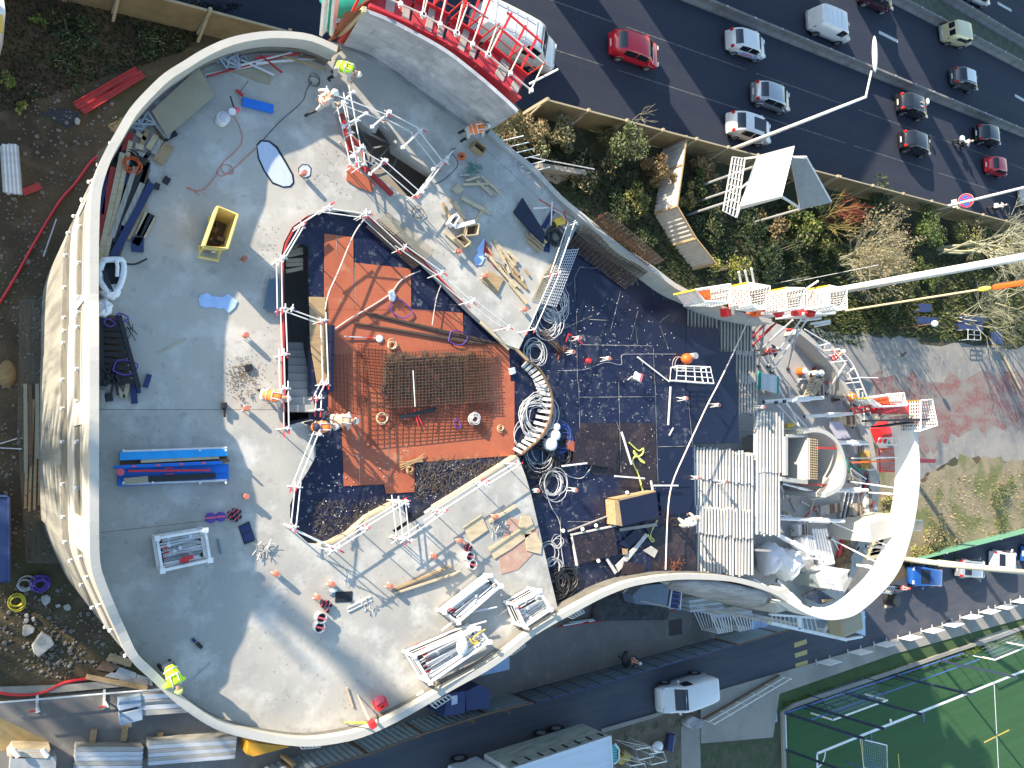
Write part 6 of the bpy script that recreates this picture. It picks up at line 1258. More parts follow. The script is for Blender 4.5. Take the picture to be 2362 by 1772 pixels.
# concrete core
core=smoothpath(KL(3,2,[(345,445),(430,432),(520,450),(610,520),(660,620),(682,730),(670,830),(625,900),(520,950)],14.6),4)
t=thing('concrete_core','round grey concrete shaft wall open at the top on the lower floor','shaft',V3(K(3,2,450,700,LF),LF))
obj('curved_wall',MB().wall(core,.22,LF+.003,14.6,off=-.0),concf,t); 
obj('cross_wall',MB().wall(KL(3,2,[(372,480),(372,835)],14.5),.2,LF+.003,14.5),concf,t); obj('side_wall',MB().wall(KL(3,2,[(375,840),(150,810)],14.5),.2,LF+.003,14.5),concw,t); obj('side_wall',MB().wall(KL(3,2,[(200,475),(375,475)],14.45),.15,LF+.003,14.45),concw,t); obj('west_wall',MB().wall(KL(3,2,[(205,800),(205,470)],14.6),.2,LF+.003,14.6),concw,t)
obj('shaft_floor',MB().prism([V3(p,0) for p in core]+KL(3,2,[(210,830),(210,470)],14.4),LF+.01,LF+.03),concd,t)
mesh('orange rusty starter mesh on the cross wall of the core',3,2,[(390,490),(455,500),(450,830),(388,825)],14.75,4,16,M('orange_rebar',(.50,.36,.18),rough=.8),.012)
one('red_waler','dark red beam bridging the core, upper','beam',MB().beam(K(3,2,455,565,14.4),K(3,2,655,570,14.4),.12,.14),redd); one('red_waler','dark red beam under the core, lower','beam',MB().beam(K(3,2,300,875,13.8),K(3,2,540,880,13.8),.1,.12),redd)
for i,(a,b) in enumerate((((700,660),(840,780)),((720,690),(850,800)),((700,700),(830,830)),((690,790),(860,850)),((720,720),(880,760)),((740,740),(870,830)),((690,760),(850,870)),((700,650),(720,780)))): one('prop_tube','steel prop in the heap east of the core','prop',MB().tube(K(3,2,*a,LF+.1+.05*i),K(3,2,*b,LF+.1+.05*i),.04,6),[dgalv,MC['green_wire'],galv][i%3],'steel props heaped east of the core')
for i in range(8): one('prop_tube',OL_(i,'steel prop in the long stack south of the core'),'prop',MB().tube(K(3,2,690+i*11,940+U(-15,10),LF+.1+.06*(i%3)),K(3,2,640+i*11,1165+U(-10,10),LF+.1+.06*(i%3)),.045,6),[dgalv,galv,blk][i%3],'steel props stacked south of the core')
for i in range(5): one('yellow_beam',OL_(i,'yellow timber beam in the short stack near the red frame'),'beam',MB().beam(K(3,2,825+i*16,595,LF+.15),K(3,2,830+i*16,750,LF+.15),.11,.14),M('yellow_beam_wood',(.55,.36,.10),[((2,9,9),5,.45,.7,(.4,.25,.07),.6)]),'yellow beams near the red frame')
one('blue_sheet','dark blue panel lying at the slab edge by the rim','panel',MB().prism(KL(3,2,[(845,790),(975,780),(990,900),(840,920)],LF+.05),LF+.01,LF+.05),navy)
t=thing('steel_platform','red steel frame platform under the white rim','frame',K(3,2,1060,670,13)); q=KL(3,2,[(980,575),(1150,570),(1155,765),(990,765)],13.3)
obj('frame',MB().path(q,.06,4,closed=True),red,t); obj('brace',MB().beam(q[0],lerp(q[1],q[2],.4),.06,.06),orng,t); obj('brace',MB().beam(q[3],lerp(q[1],q[2],.6),.06,.06),orng,t); obj('deck_plate',MB().prism(q,13.1,13.15),M('salmon_plate',(.6,.33,.27),rough=.6),t); obj('long_arm',MB().beam(K(3,2,760,690,13.6),K(3,2,1150,670,13.8),.08,.1),orng,t)
one('red_beam','red square beam sticking out east of the white rim','beam',MB().beam(K(3,2,1310,665,13.9),K(3,2,1455,672,13.9),.14,.16).beam(K(3,2,1310,685,13.9),K(3,2,1450,686,13.9),.1,.1),red)
t=thing('ladder','white ladder between slab edge and rim','ladder',K(3,2,1040,515,13.2))
obj('rail',MB().tube(K(3,2,980,485,13.6),K(3,2,1130,480,14.2),.04,5),white,t); obj('rail',MB().tube(K(3,2,960,540,13.6),K(3,2,1130,540,14.2),.04,5),white,t)
for i in range(5): obj('rung',MB().tube(lerp(K(3,2,980,485,13.6),K(3,2,1130,480,14.2),i/4),lerp(K(3,2,960,540,13.6),K(3,2,1130,540,14.2),i/4),.03,5),white,t)
# platform cages
meshw=S('white_mesh_panel',(.80,.80,.76),.5)
def platform(label,q,z,h,rd=True):
    """q: photo points of the top frame (4)"""
    Q=[p for p in q]; ce=sum(Q,Vector())/4; t=thing('platform_cage',label,'platform',V3(ce,z-h),'white platform cages on the formwork')
    lo_=[V3(p,z-h) for p in Q]
    obj('top_frame',MB().path(Q,.05,4,closed=True),meshw,t); 
    for i in range(4):
        a,b,c,d=lo_[i],lo_[(i+1)%4],Q[(i+1)%4],Q[i]; m=MB(); n=9; k=7
        for j in range(n+1): m.beam(lerp(a,b,j/n),lerp(d,c,j/n),.045,.03)
        for j in range(k): m.beam(lerp(a,d,j/k),lerp(b,c,j/k),.045,.03)
        obj('mesh_panel',m,meshw,t)
    obj('floor',MB().prism(lo_,z-h-.06,z-h),meshw if not rd else orng,t)
    for p in lo_: obj('corner_post',MB().beam(Z(p,-.1),Z(p,h),.07,.07),yel if p is lo_[0] else meshw,t)
    return t
platform('white platform cage first from the left on the north formwork',[Qz('D',x,y,17) for x,y in ((130,270),(580,200),(590,430),(260,420))],17,1.1)
platform('white platform cage second from the left on the north formwork',[Qz('D',x,y,17.2) for x,y in ((800,180),(1080,225),(1070,500),(830,460))],17.2,1.1)
platform('white platform cage third from the left on the north formwork',[Qz('D',x,y,17.2) for x,y in ((1290,245),(1520,250),(1520,500),(1300,520))],17.2,1.1)
platform('white platform cage at the right end of the north formwork',[Qz('D',x,y,17.4) for x,y in ((1840,215),(2060,260),(2065,510),(1840,470))],17.4,1.2)
platform('white platform cage on the east red formwork, left one',[K(3,2,x,y,15.7) for x,y in ((900,140),(1190,100),(1215,205),(1010,215))],15.7,.9)
platform('white platform cage on the east red formwork, right one',[K(3,2,x,y,15.8) for x,y in ((1330,160),(1430,155),(1475,375),(1330,420))],15.8,1.0)
t=thing('wall_formwork','red and grey steel wall formwork standing beyond the north wall end','formwork',Qz('D',1300,560,13))
for x0,x1 in ((720,1180),(1330,1740)):
    obj('panel_face',MB().beam(Qz('D',x0,600,14.6),Qz('D',x1,590,14.7),.14,1.7),galv,t); obj('red_waler',MB().beam(Qz('D',x0+60,535,16),Qz('D',x1-60,530,16),.12,.12),red,t); obj('red_waler',MB().beam(Qz('D',x0+80,545,15.2),Qz('D',x1,540,15.2),.2,.2),orng,t)
for x in (520,900,1190,1420,1600): obj('clamp',MB().box(Qz('D',x,560,15.9),(.35,.3,.35),x),red if x%3 else orng,t)
for i,(a,b) in enumerate((((1480,665),(1740,630)),((1600,705),(1850,665)),((1650,735),(1855,690)))): obj('tie_rod',MB().tube(Qz('D',*a,14.5),Qz('D',*b,15),.06,6),tubew,t)
for l,a,b,mt in (('upright red tipped tube above the second cage, left',(715,190),(685,40),tubew),('upright white tube above the second cage, middle',(800,175),(765,25),tubew),('upright red tipped tube above the second cage, right',(880,185),(845,0),tubew),('white tube pointing up between the third and fourth cage',(1530,270),(1700,155),tubew)):
    one('upright_tube',l,'tube',MB().tube(Qz('D',*a,16.5),Qz('D',*b,16.9),.05,6),mt)
t=thing('wall_formwork','red steel wall formwork at the tip of the white rim','formwork',K(3,2,1080,250,13))
obj('face',MB().beam(K(3,2,900,335,15.0),K(3,2,1340,325,15.4),.1,1.0),blk,t); obj('face',MB().beam(K(3,2,950,385,15.0),K(3,2,1230,350,15.2),.08,.6),blk,t)
obj('frame',MB().beam(K(3,2,740,235,14.8),K(3,2,1000,190,15.4),.08,.12).beam(K(3,2,770,270,14.6),K(3,2,1010,235,15.2),.08,.12),red,t)
for i in range(6): obj('red_rung',MB().beam(lerp(K(3,2,760,225,14.9),K(3,2,980,190,15.4),i/5),lerp(K(3,2,780,262,14.7),K(3,2,1000,230,15.2),i/5),.08,.08),red,t)
obj('red_body',MB().beam(K(3,2,930,235,14.9),K(3,2,1310,235,15.1),.5,.3),red,t); obj('timber',MB().beam(K(3,2,950,300,15.3),K(3,2,1330,285,15.4),.12,.1),ply,t)
obj('red_base',MB().box(K(3,2,1000,430,13.4),(.9,.9,.6),.5),red,t)
# table form / green ended tubes
for i in range(12): 
    y=1150+i*24; m=MB().tube(Qz('A',150,y,LF+.5),Qz('A',480,y+85,LF+.5),.045,6); o=one('stacked_tube',OL_(i,'silver tube with green clips beside the striped beams','top'),'tube',m,galv,'silver tubes with green clips'); 
    obj('green_clip',MB().box(Qz('A',160,y+4,LF+.5),(.12,.1,.11)),MC['green_netting'] if False else netg,o); obj('green_clip',MB().box(Qz('A',455,y+80,LF+.5),(.12,.1,.11)),netg,o)
for l,x,y,rd in (('orange lidded bucket on the shaded lower floor',815,1130,.2),('grey drum beside the ladder frames',1100,1160,.2),('white bucket beside the grey drum',1015,1165,.15)):
    t=thing('bucket',l,'bucket',Qz('A',x,y,LF)); obj('pail',MB().tube(Qz('A',x-15,y+6,LF+.02),Z(Qz('A',x-15,y+6,LF+.02),.4),rd,12),white if 'white' in l else orng if 'orange' in l else grey,t); obj('lid',MB().tube(Z(Qz('A',x-15,y+6,LF),.42),Z(Qz('A',x-15,y+6,LF),.46),rd*.9,12),bagw,t)
one('white_sheet','small pale sheet on the shaded lower floor','sheet',MB().prism([Qz('A',*p,LF+.02) for p in ((415,720),(480,725),(475,835),(410,825))],LF+.01,LF+.02),bagw)
t=thing('edge_board','blue and red edge formwork strip by the northeast parapet','formwork',Qz('A',930,620,LF)); obj('blue_board',MB().beam(Qz('A',760,580,LF+.15),Qz('A',1080,770,LF+.15),.35,.2),navy,t); obj('red_board',MB().beam(Qz('A',640,430,LF+.3),Qz('A',1110,730,LF+.3),.08,.4),redd,t)
one('red_board','red edge board near the worker in striped vest','board',MB().beam(Qz('A',1290,900,LF+.2),Qz('A',1450,1170,LF+.2),.12,.3),red)
t=thing('parapet_wall','grey parapet with mesh walkway along the northeast arc','parapet',Qz('A',1300,800,LF)); pw=smoothpath([Qz('A',*p,13.0) for p in ((850,420),(1060,600),(1250,800),(1420,1000),(1560,1250),(1700,1550))],3)
obj('parapet_body',MB().wall(pw,.3,LF+.01,13.0,off=-.3),concw,t); outw=smoothpath([Qz('A',*p,13.2) for p in ((1480,760),(1620,900),(1740,1080),(1850,1330),(1960,1590))],3)
obj('walkway',MB().wall(outw,.7,12.2,12.25,off=.0),M('walkway_mesh',(.34,.34,.33),[(30,2,.45,.6,(.1,.1,.1),.7)],rough=.7),t); obj('outer_rail',MB().path([V3(p,13.2) for p in outw],.05,5),tubew,t); obj('outer_rail',MB().path([V3(p,12.7) for p in outw],.04,5),tubew,t)
for i in range(0,len(outw),2): obj('rail_post',MB().tube(V3(outw[i],12.2),V3(outw[i],13.2),.035,5),tubew,t)
for a,b in (((1090,720),(1330,665)),((1350,985),(1590,955)),((1230,610),(1590,1000)),((910,430),(1330,680)),((1600,1330),(1820,1310)),((1400,780),(1480,760))): obj('guard_tube',MB().tube(Qz('A',*a,13.3),Qz('A',*b,13.4),.035,5),tubew,t)
one('slim_pole','thin pale pole pointing east from the northeast scaffold','pole',MB().tube(Qz('A',1790,1235,13.2),Qz('A',2130,1240,13.2),.03,5),white)
for l,a,b in (('ladder frame standing near the middle of the lower floor, left',(1010,1250),(900,1540)),('ladder frame standing near the middle of the lower floor, right',(1150,1270),(1010,1530))):
    A_,B_=Qz('A',*a,LF+.8),Qz('A',*b,LF+.8); t=thing('ladder_stand',l,'frame',V3((A_+B_)/2,LF)); o_=Vector((.45,.1,0))
    obj('rail',MB().beam(A_,B_,.06,.06),ply,t); obj('rail',MB().beam(A_+o_,B_+o_,.06,.06),ply,t)
    for i in range(7): obj('rung',MB().beam(lerp(A_,B_,i/6),lerp(A_,B_,i/6)+o_,.05,.05),woodp,t)
    obj('support',MB().tube(V3(A_,LF),A_,.03,5).tube(V3(B_,LF),B_,.03,5),galv,t)
plank('dark timber beam on the lower floor near ladder frames',3,2,(580,160),(620,150),.2,.1,LF+.02,woodd,name='beam'); plank('yellow short beam on the lower floor',3,2,(190,380),(260,365),.2,.15,LF+.02,yel,name='beam')
slab('plywood_sheet','pale shadowed table form on the lower floor by the core','table form',3,2,[(560,340),(660,345),(740,480),(620,490),(570,400)],LF+.6,.05,M('lilac_table',(.42,.42,.5),rough=.6))
# bags, timber stack, cages south-east
bag('white big bag half hidden beside the striped beams',3,2,[(-20,1400),(70,1370),(130,1420),(115,1560),(40,1640),(-20,1640)],LF,1.2)
bag('biggest white big bag, bright in the sun, lower floor',3,2,[(130,1450),(220,1430),(280,1490),(270,1560),(210,1640),(180,1690),(120,1620),(115,1500)],LF,1.5)
for i in range(11): one('timber_beam',OL_(i,'pale timber beam in the leaning stack'),'beam',MB().beam(Qz('B',672+i*15,150-i*6,LF+.8),Qz('B',775+i*15,640-i*2,LF+.6),.16,.2),woodw,'timber beams in the leaning stack')
for i in range(4): one('timber_beam',OL_(i,'bluish white plank beside the leaning timber stack'),'plank',MB().beam(Qz('B',830+i*28,100,LF+.9),Qz('B',870+i*28,360,LF+.9),.2,.1),S('pale_blue_plank',(.62,.68,.74)),'bluish planks beside the leaning stack')
for i in range(6): one('aluminium_beam',OL_(i,'long aluminium beam in the bright stack near the rim'),'beam',MB().beam(Qz('B',905+i*38,0,LF+.6+.02*i),Qz('B',1010+i*42,560-i*10,LF+.6),.16,.18),galv,'aluminium beams near the rim')
for i,(x,y) in enumerate(((720,340),(860,330),(1000,340))):
    q=[Qz('B',x+dx,y+dy,LF+1.3) for dx,dy in ((0,0),(110,10),(115,110),(10,110))]; t=thing('scaffold_stand',('white scaffold frame at the lower floor stacks, left','white scaffold frame at the lower floor stacks, middle','white scaffold frame at the lower floor stacks, right')[i],'frame',V3(q[0],LF)); obj('top_ring',MB().path(q,.04,5,closed=True),white,t)
    for p in q: obj('post',MB().tube(V3(p,LF),p,.035,5),white,t)
    obj('brace',MB().tube(q[0],V3(q[1],LF),.025,5).tube(q[2],V3(q[3],LF),.025,5),white,t)
t=thing('steel_box','large grey and white steel box with lattice front inside the rim','container',Qz('B',1150,740,LF)); q=[Qz('B',*p,13.6) for p in ((900,680),(1230,560),(1460,600),(1340,920),(960,860))]
tops=[Qz('B',*p,13.6) for p in ((1090,700),(1220,560),(1470,600),(1350,920),(1190,900))]
obj('grey_side',MB().prism([Qz('B',*p,13.3) for p in ((900,680),(1110,570),(1080,700),(1180,900),(960,860))],LF+.02,13.3),M('grey_green_steel',(.22,.26,.26),rough=.5),t)
obj('white_body',MB().prism([Qz('B',*p,13.8) for p in ((1090,700),(1210,565),(1470,600),(1400,720),(1350,915),(1160,880))],LF+.02,13.8),white,t)
mesh_=MB()
for i in range(5): mesh_.beam(Qz('B',1110+i*50,720+i*6,13.9),Qz('B',1160+i*48,880+i*8,13.9),.05,.06)
for i in range(3): mesh_.beam(Qz('B',1110+i*20,730+i*60,13.93),Qz('B',1310+i*16,760+i*60,13.93),.05,.06)
obj('lattice',mesh_,galv,t); obj('open_top',MB().prism([Qz('B',*p,13.83) for p in ((1330,720),(1430,620),(1440,740),(1360,840))],13.8,13.83),grey,t)
one('black_sheet','black panel with white edge leaning inside the south rim','panel',MB().prism([Qz('B',*p,12.9) for p in ((765,990),(990,880),(1260,1045),(1040,1110))],12.8,12.9),black); one('brown_offcut','brown plywood lying on the black panel inside the rim','panel',MB().prism([Qz('B',*p,12.96) for p in ((1060,1040),(1240,1030),(1230,1065),(1070,1080))],12.93,12.96),wood)
t=thing('brown_tarpaulin','brown canvas heap beside the red board near the slab edge','tarpaulin',Qz('B',1400,330,LF)); obj('heap',MB().ball(Qz('B',1400,300,LF+.1),(.35,1.6,.3),10,8).ball(Qz('B',1360,490,LF+.1),(.7,.5,.35),10,8),M('brown_canvas',(.22,.14,.07),[(4,6,.4,.6,(.07,.05,.03),.8)],rough=.9,bump=(4,.2)),t,smooth=True)
one('red_board','long red board lying on the lower floor beside the canvas heap','board',MB().beam(Qz('B',1400,10,LF+.1),Qz('B',1295,410,LF+.1),.22,.14),red)
for i in range(6): one('pallet',OL_(i,'light slatted pallet seen through the rim window','top'),'pallet',MB().beam(Qz('B',1870-i*28,110+i*60,3.0),Qz('B',1870-i*28,110+i*60,3.0)+Vector((2.6,.1,0)),.5,.12),woodp,'pallets seen through the rim window')
for l,a,b in (('thin handrail along the edge of the wave by the leaning beams',(400,85),(900,370)),('white tube falling to the south rim',(470,870),(850,1210)),('white tube along the inner edge of the south parapet',(40,740),(500,1000))): one('handrail_tube',l,'tube',MB().tube(Qz('B',*a,13.6),Qz('B',*b,14.6),.06,6),tubew)
# external stair tower south
t=thing('site_stair','galvanised access stair below the southern rim','stairs',Qz('B',1000,1450,0)); zs=7.
base=[Qz('B',*p,zs) for p in ((290,1385),(1400,1630),(1700,1575),(1690,1210))]
obj('outer_stringer',MB().beam(base[0],base[1],.2,.3),white,t); obj('landing_edge',MB().beam(base[1],lerp(base[2],base[1],.2),.12,.25),galv,t); obj('landing',MB().prism([Qz('B',*p,zs) for p in ((1300,1440),(1700,1575),(1690,1205),(1560,1240))],zs-.1,zs),S('landing_blue_grey',(.45,.55,.65)),t); obj('inner_stringer',MB().beam(Qz('B',300,1260,zs),Qz('B',1200,1330,zs),.12,.25),white,t)
for i in range(11): obj('tread',MB().beam(Qz('B',320+i*62,1280,zs-.4),Qz('B',330+i*66,1400+i*10,zs-.4),.05,.06),white,t)
for i in range(16): obj('grating_tread',MB().beam(Qz('B',740+i*42,1340,zs-.8),Qz('B',750+i*42,1480+i*3,zs-.8),.28,.05),M('grating',(.20,.27,.33),[(20,3,.45,.6,(.4,.45,.5),.6)],rough=.5),t)
obj('column',MB().beam(Qz('B',720,1290,zs+.1),Qz('B',735,1470,zs+.1),.35,.1),white,t); obj('brace',MB().beam(Qz('B',1060,1560,zs),Qz('B',1160,1400,zs),.15,.15),white,t)
for x,y in ((320,1380),(1380,1600),(1690,1300),(735,1460),(1150,1500)): obj('leg',MB().beam(V3(Qz('B',x,y,zs),0),Qz('B',x,y,zs-.05),.14,.14),galv,t)
one('beige_tank','beige tarpaulin covered block under the rim beside the stair','block',MB().box(Qz('B',1400,1390,7.6),(2.2,1.2,1.2),.1),M('beige_canvas',(.35,.30,.2),rough=.8),bev=.2)
# ================= RED PLATFORMS behind the leaning wall =================
redpl=M('red_platform_sheet',(.46,.025,.04),[(1,5,.45,.65,(.5,.09,.08),.6)],rough=.5)
def C4(x,y,z): return Qz('C',x,y,z)
segs=[((430,110),(860,300),(400,0),(870,60)),((870,310),(1180,470),(900,70),(1260,240)),((1190,480),(1480,670),(1290,260),(1620,480)),((1490,680),(1900,1010),(1630,490),(2040,890))]
for i,(a,b,c_,d) in enumerate(segs):
    lab=('first','second','third','fourth')[i]+' red formwork platform from the left behind the leaning wall'
    zf=17.2; t=thing('red_platform',lab,'platform',C4(*a,zf),'red platforms behind the leaning wall')
    A_,B_=C4(*a,zf),C4(*b,zf); ou=(Vector((-(B_-A_).y,(B_-A_).x,0)).normalized()); ou=ou if ou.y>0 else -ou; W_=1.15; L_=(B_-A_).length; dd=(B_-A_).normalized()
    q=[A_,B_,B_+ou*W_,A_+ou*W_]; obj('platform_sheet',MB().prism(q,zf-.06,zf),redpl,t)
    obj('hatch_plate',MB().prism([A_+dd*L_*.42,A_+dd*L_*.62,A_+dd*L_*.62+ou*W_,A_+dd*L_*.42+ou*W_],zf+.005,zf+.03),S('beige_grating',(.42,.38,.32)),t)
    obj('hatch_plate',MB().prism([A_+dd*L_*.8,A_+dd*L_*.97,A_+dd*L_*.97+ou*W_*.6,A_+dd*L_*.8+ou*W_*.6],zf+.005,zf+.03),MC['beige_grating'],t); obj('wall_panel',MB().wall([A_-ou*.02,B_-ou*.02],.1,14.9,17.6),redpl,t); obj('kicker',MB().beam(A_+ou*W_+Vector((0,0,.1)),B_+ou*W_+Vector((0,0,.1)),.04,.2),red,t)
    for zz in (.55,1.1):
        obj('guard_rail',MB().tube(A_+ou*(W_+.05)+Vector((0,0,zz)),B_+ou*(W_+.05)+Vector((0,0,zz)),.024,6),tubew if zz>1 else redd,t)
    obj('inner_rail',MB().tube(A_+ou*.15+Vector((0,0,.9)),B_+ou*.15+Vector((0,0,.9)),.03,6),S('beige_tube',(.6,.52,.45)),t)
    n=max(2,int(L_/1.0))
    for k in range(n+1):
        p=A_+dd*L_*k/n; obj('upright',MB().tube(p+ou*(W_+.05)-Vector((0,0,.1)),p+ou*(W_+.05)+Vector((0,0,1.15)),.03,6),redd,t)
        obj('cross_tube',MB().tube(p+Vector((0,0,.9)),p+ou*(W_+.1)+Vector((0,0,1.05)),.026,6),MC['beige_tube'],t)
        obj('top_clamp',MB().box(p+ou*.12+Vector((0,0,.95)),(.12,.12,.1)),tubew,t)
        obj('bracket',MB().beam(p+ou*.1-Vector((0,0,2.0)),p+ou*(W_-.05)-Vector((0,0,.1)),.07,.07),red,t)
    # outer red brackets frame reaching over the motorway side
    for f in (.2,.55,.85):
        p=A_+dd*L_*f+ou*(W_+.05); obj('outrigger',MB().beam(p,p+ou*1.5+Vector((0,0,.2)),.07,.07),red,t)
    obj('outer_beam',MB().beam(A_+dd*.2+ou*(W_+1.45)+Vector((0,0,.2)),B_+ou*(W_+1.45)+Vector((0,0,.2)),.06,.06),red if i%2 else tubew,t); obj('outer_beam',MB().beam(A_+dd*.2+ou*(W_+.8)+Vector((0,0,.12)),B_+ou*(W_+.8)+Vector((0,0,.12)),.06,.06),red,t)
one('thin_pole','thin pale pole sticking out of the last red platform over the motorway','pole',MB().tube(K(2,0,150,715,17.6),K(2,0,395,590,18.2),.035,6),white)
t=thing('end_stop','orange edged timber end stop of the leaning wall','formwork',C4(300,230,16)); obj('timber_edge',MB().beam(C4(430,90,18.0),C4(190,345,DK+.1),.16,.12),woodp,t); obj('brown_face',MB().add([C4(190,345,DK),C4(120,330,DK),C4(240,120,17.8),C4(420,90,17.9)],[(0,1,2,3),(3,2,1,0)]),M('rust_face',(.25,.07,.03),rough=.6),t); obj('brown_back_panel',MB().wall([P(764,90,DK),P(826,52,DK)],.05,14.6,17.5),MC['rust_face'],t); obj('stiffener',MB().beam(C4(150,200,16.5),C4(260,210,16.5),.1,.1),dgalv,t)
t=thing('lattice_mast','white and green lattice panel rising behind the parapet at the top','mast',C4(60,330,15.2)); 
for x0,x1 in ((5,55),(100,165)): obj('chord',MB().beam(C4(x0+15,325,15.3),C4(x0+50,-60,17),.28,.1),meshw,t)
obj('green_net',MB().add([C4(55,320,15.3),C4(105,320,15.3),C4(140,-60,17),C4(90,-60,17)],[(0,1,2,3),(3,2,1,0)]),netg,t)
for i in range(4): obj('diagonal',MB().beam(C4(50+i*8,300-i*80,15.4+i*.3),C4(120+i*10,230-i*80,15.5+i*.3),.06,.06),white,t)
t=thing('green_net_bundle','green netting bulging at the top edge beside the red platform','net',C4(270,10,16)); obj('net',MB().ball(C4(270,0,15.6),(1.1,.7,.4),14,8),netg,t,smooth=True)
mN=MB(); pts=KL(1,0,[(2110,1225),(2150,1290),(2260,1400),(2340,1490)],14.9)
t=thing('green_net','green safety net with thin rods hanging outside the north edge','net',pts[0]); obj('net',MB().wall(pts,.5,14.4,14.75,off=-.55),netg,t)
for i in range(6): p=lerp(pts[0],pts[-1],i/5); obj('rod',MB().tube(p+Vector((-.3,.0,.1)),p+Vector((.7,.35,.3)),.02,4),tubew,t)
# ramp retaining wall with handrail, north garden
t=thing('ramp_wall','low concrete ramp wall with white handrail under the shrubs','ramp',K(2,0,400,1400,0)); obj('wall_body',MB().wall(KL(2,0,[(160,1460),(560,1520)],0),.3,0,.9),pave,t); obj('ramp_floor',MB().prism(KL(2,0,[(230,1430),(540,1490),(380,1570),(300,1540)],0),.01,.1),S('ramp_beige',(.32,.26,.19),.9),t)
for dz in (1.7,1.2): obj('handrail',MB().tube(K(2,0,150,1335,dz),K(2,0,705,1440,dz),.035,5),tubew,t)
# terminal wall piece

for i in range(70):
    x,y=random.choice([(U(600,960),U(180,420)),(U(700,930),U(620,1200)),(U(160,620),U(960,1300)),(U(220,650),U(-100,180)),(U(600,950),U(1200,1500))]); a=U(0,3.1); l=U(.3,1.8)
    p=K(3,2,x,y,LF+U(.03,.25)); q=p+Vector((math.cos(a)*l,math.sin(a)*l,U(-.02,.1)))
    one('loose_tube','loose tube or lath lying among the clutter of the lower floor','tube',MB().beam(p,q,U(.05,.12),U(.04,.08)),[tubew,dgalv,woodp,woodg,redd,galv,blk][i%7],'loose tubes and laths on the lower floor')
for l,x,y,w_,d_,h_,m_ in (('white slab table beside the ladder frames',420,90,1.3,.9,.5,concw),('pale plank stack right of the core top',690,330,1.6,.5,.4,woodp),('grey steel box beside the yellow beams',770,560,.8,.6,.5,dgalv),('pale crate near the slab edge, south of the core',770,1090,.9,.7,.5,woodg),('white crate below the white prop pair',300,1260,.8,.6,.5,white),('timber bundle lying near the middle of the lower floor',560,1080,2.0,.5,.3,woodg),('second timber bundle near the slab edge',880,1080,.5,2.2,.3,woodw)):
    t=thing('site_crate',l,'crate',K(3,2,x,y,LF)); c_=K(3,2,x,y,LF+h_/2); obj('crate_body',MB().box(c_,(w_,d_,h_),U(-.2,.2)),m_,t,bev=.02); obj('lath',MB().box(Z(c_,h_/2+.02),(w_*.2,d_*1.02,.03)),woodd,t); obj('lath',MB().box(Z(c_,h_/2+.03)+Vector((w_*.3,0,0)),(w_*.1,d_*1.02,.03)),woodd,t)
# ================= GROUNDS, FENCES, PLANTS =================
corr=M('brown_corrugated_panel',(.30,.235,.13),[(1,6,.4,.6,(.2,.15,.08),.7),(5,5,.58,.7,(.30,.25,.15),.5)],rough=.8,wave=('X',9.0,.03))
corrw=M('white_corrugated_sheet',(.52,.50,.46),[(1,5,.45,.65,(.4,.37,.32),.6)],rough=.6,wave=('X',7.0,.03))
corrb=M('blue_grey_hoarding',(.30,.36,.40),[(1,5,.45,.65,(.22,.27,.30),.6)],rough=.45,wave=('Z',2.2,.03))
# noise fence beside motorway: separate leaning... upright panels with posts
edge=[(-6,20.0)]+[(x,20.0) for x in [ -2.6,.8,4.2,7.6,11.0]]
fx=-6.
k=0
t=thing('noise_fence','long brown corrugated noise fence along the motorway, left stretch','fence',(5,19.9,0)); 
def fencerun(t,x0,x1,y,h,step):
    n=max(1,round((x1-x0)/step)); s=(x1-x0)/n
    for i in range(n):
        a=x0+i*s
        obj('fence_panel',MB().box((a+s/2,y,h/2+.05),(s-.24,.06,h)),corr,t)
        obj('cap_rail',MB().box((a+s/2,y,h+.08),(s-.24,.1,.07)),ply,t)
    for i in range(n+1):
        a=x0+i*s; obj('post',MB().box((a,y,(h+.25)/2),(.16,.2,h+.25)),ply,t); obj('strut',MB().beam((a,y-.45,.05),(a,y-.1,h*.8),.1,.12),ply,t)
fencerun(t,-6,20,19.85,2.3,3.6)
t=thing('noise_fence','long brown corrugated noise fence along the motorway, middle stretch','fence',(35,19.9,0)); fencerun(t,28,56,19.85,2.3,3.0)
t=thing('noise_fence','long brown corrugated noise fence along the motorway, far right stretch','fence',(80,19.9,0)); fencerun(t,56.3,100,19.85,2.3,4.4)
# white corrugated hoarding through the garden
def hoard(label,pts,h,mat,postm,name='hoarding'):
    pp=[P(x,y) for x,y in pts]; t=thing(name,label,'hoarding',V3(sum(pp,Vector())/len(pp),0))
    for a,b in zip(pp[:-1],pp[1:]):
        d=(b-a); L=d.length; d.normalize(); m=MB(); n=int(L/.3)
        for i in range(n):   # real corrugation
            p=a+d*(L*i/n); q=a+d*(L*(i+.5)/n); r_=a+d*(L*(i+1)/n); nn=Vector((-d.y,d.x,0))*.05
            m.quad(p,q+nn,Z(q+nn,h),Z(p,h)); m.quad(q+nn,r_,Z(r_,h),Z(q+nn,h))
        obj('corrugated_sheet',m,mat,t); obj('post',MB().box(Z(a,h/2),(.12,.12,h+.1)),postm,t); obj('top_rail',MB().beam(Z(a,h+.02),Z(b,h+.02),.1,.05),postm,t)
    obj('post',MB().box(Z(pp[-1],h/2),(.12,.12,h+.1)),postm,t)
cw2=S('white_sheet_metal',(.62,.60,.56),.6)
hoard('white corrugated hoarding crossing the garden in three bends',[(1530,338),(1522,400),(1508,494),(1551,566),(1597,622)],2.2,cw2,wood)
hoard('blue grey corrugated site hoarding along the shaded street, left part',[(560,1790),(650,1755),(810,1712),(935,1668),(1075,1625),(1180,1601)],2.0,S('hoarding_blue',(.28,.36,.42),.5),woodd)
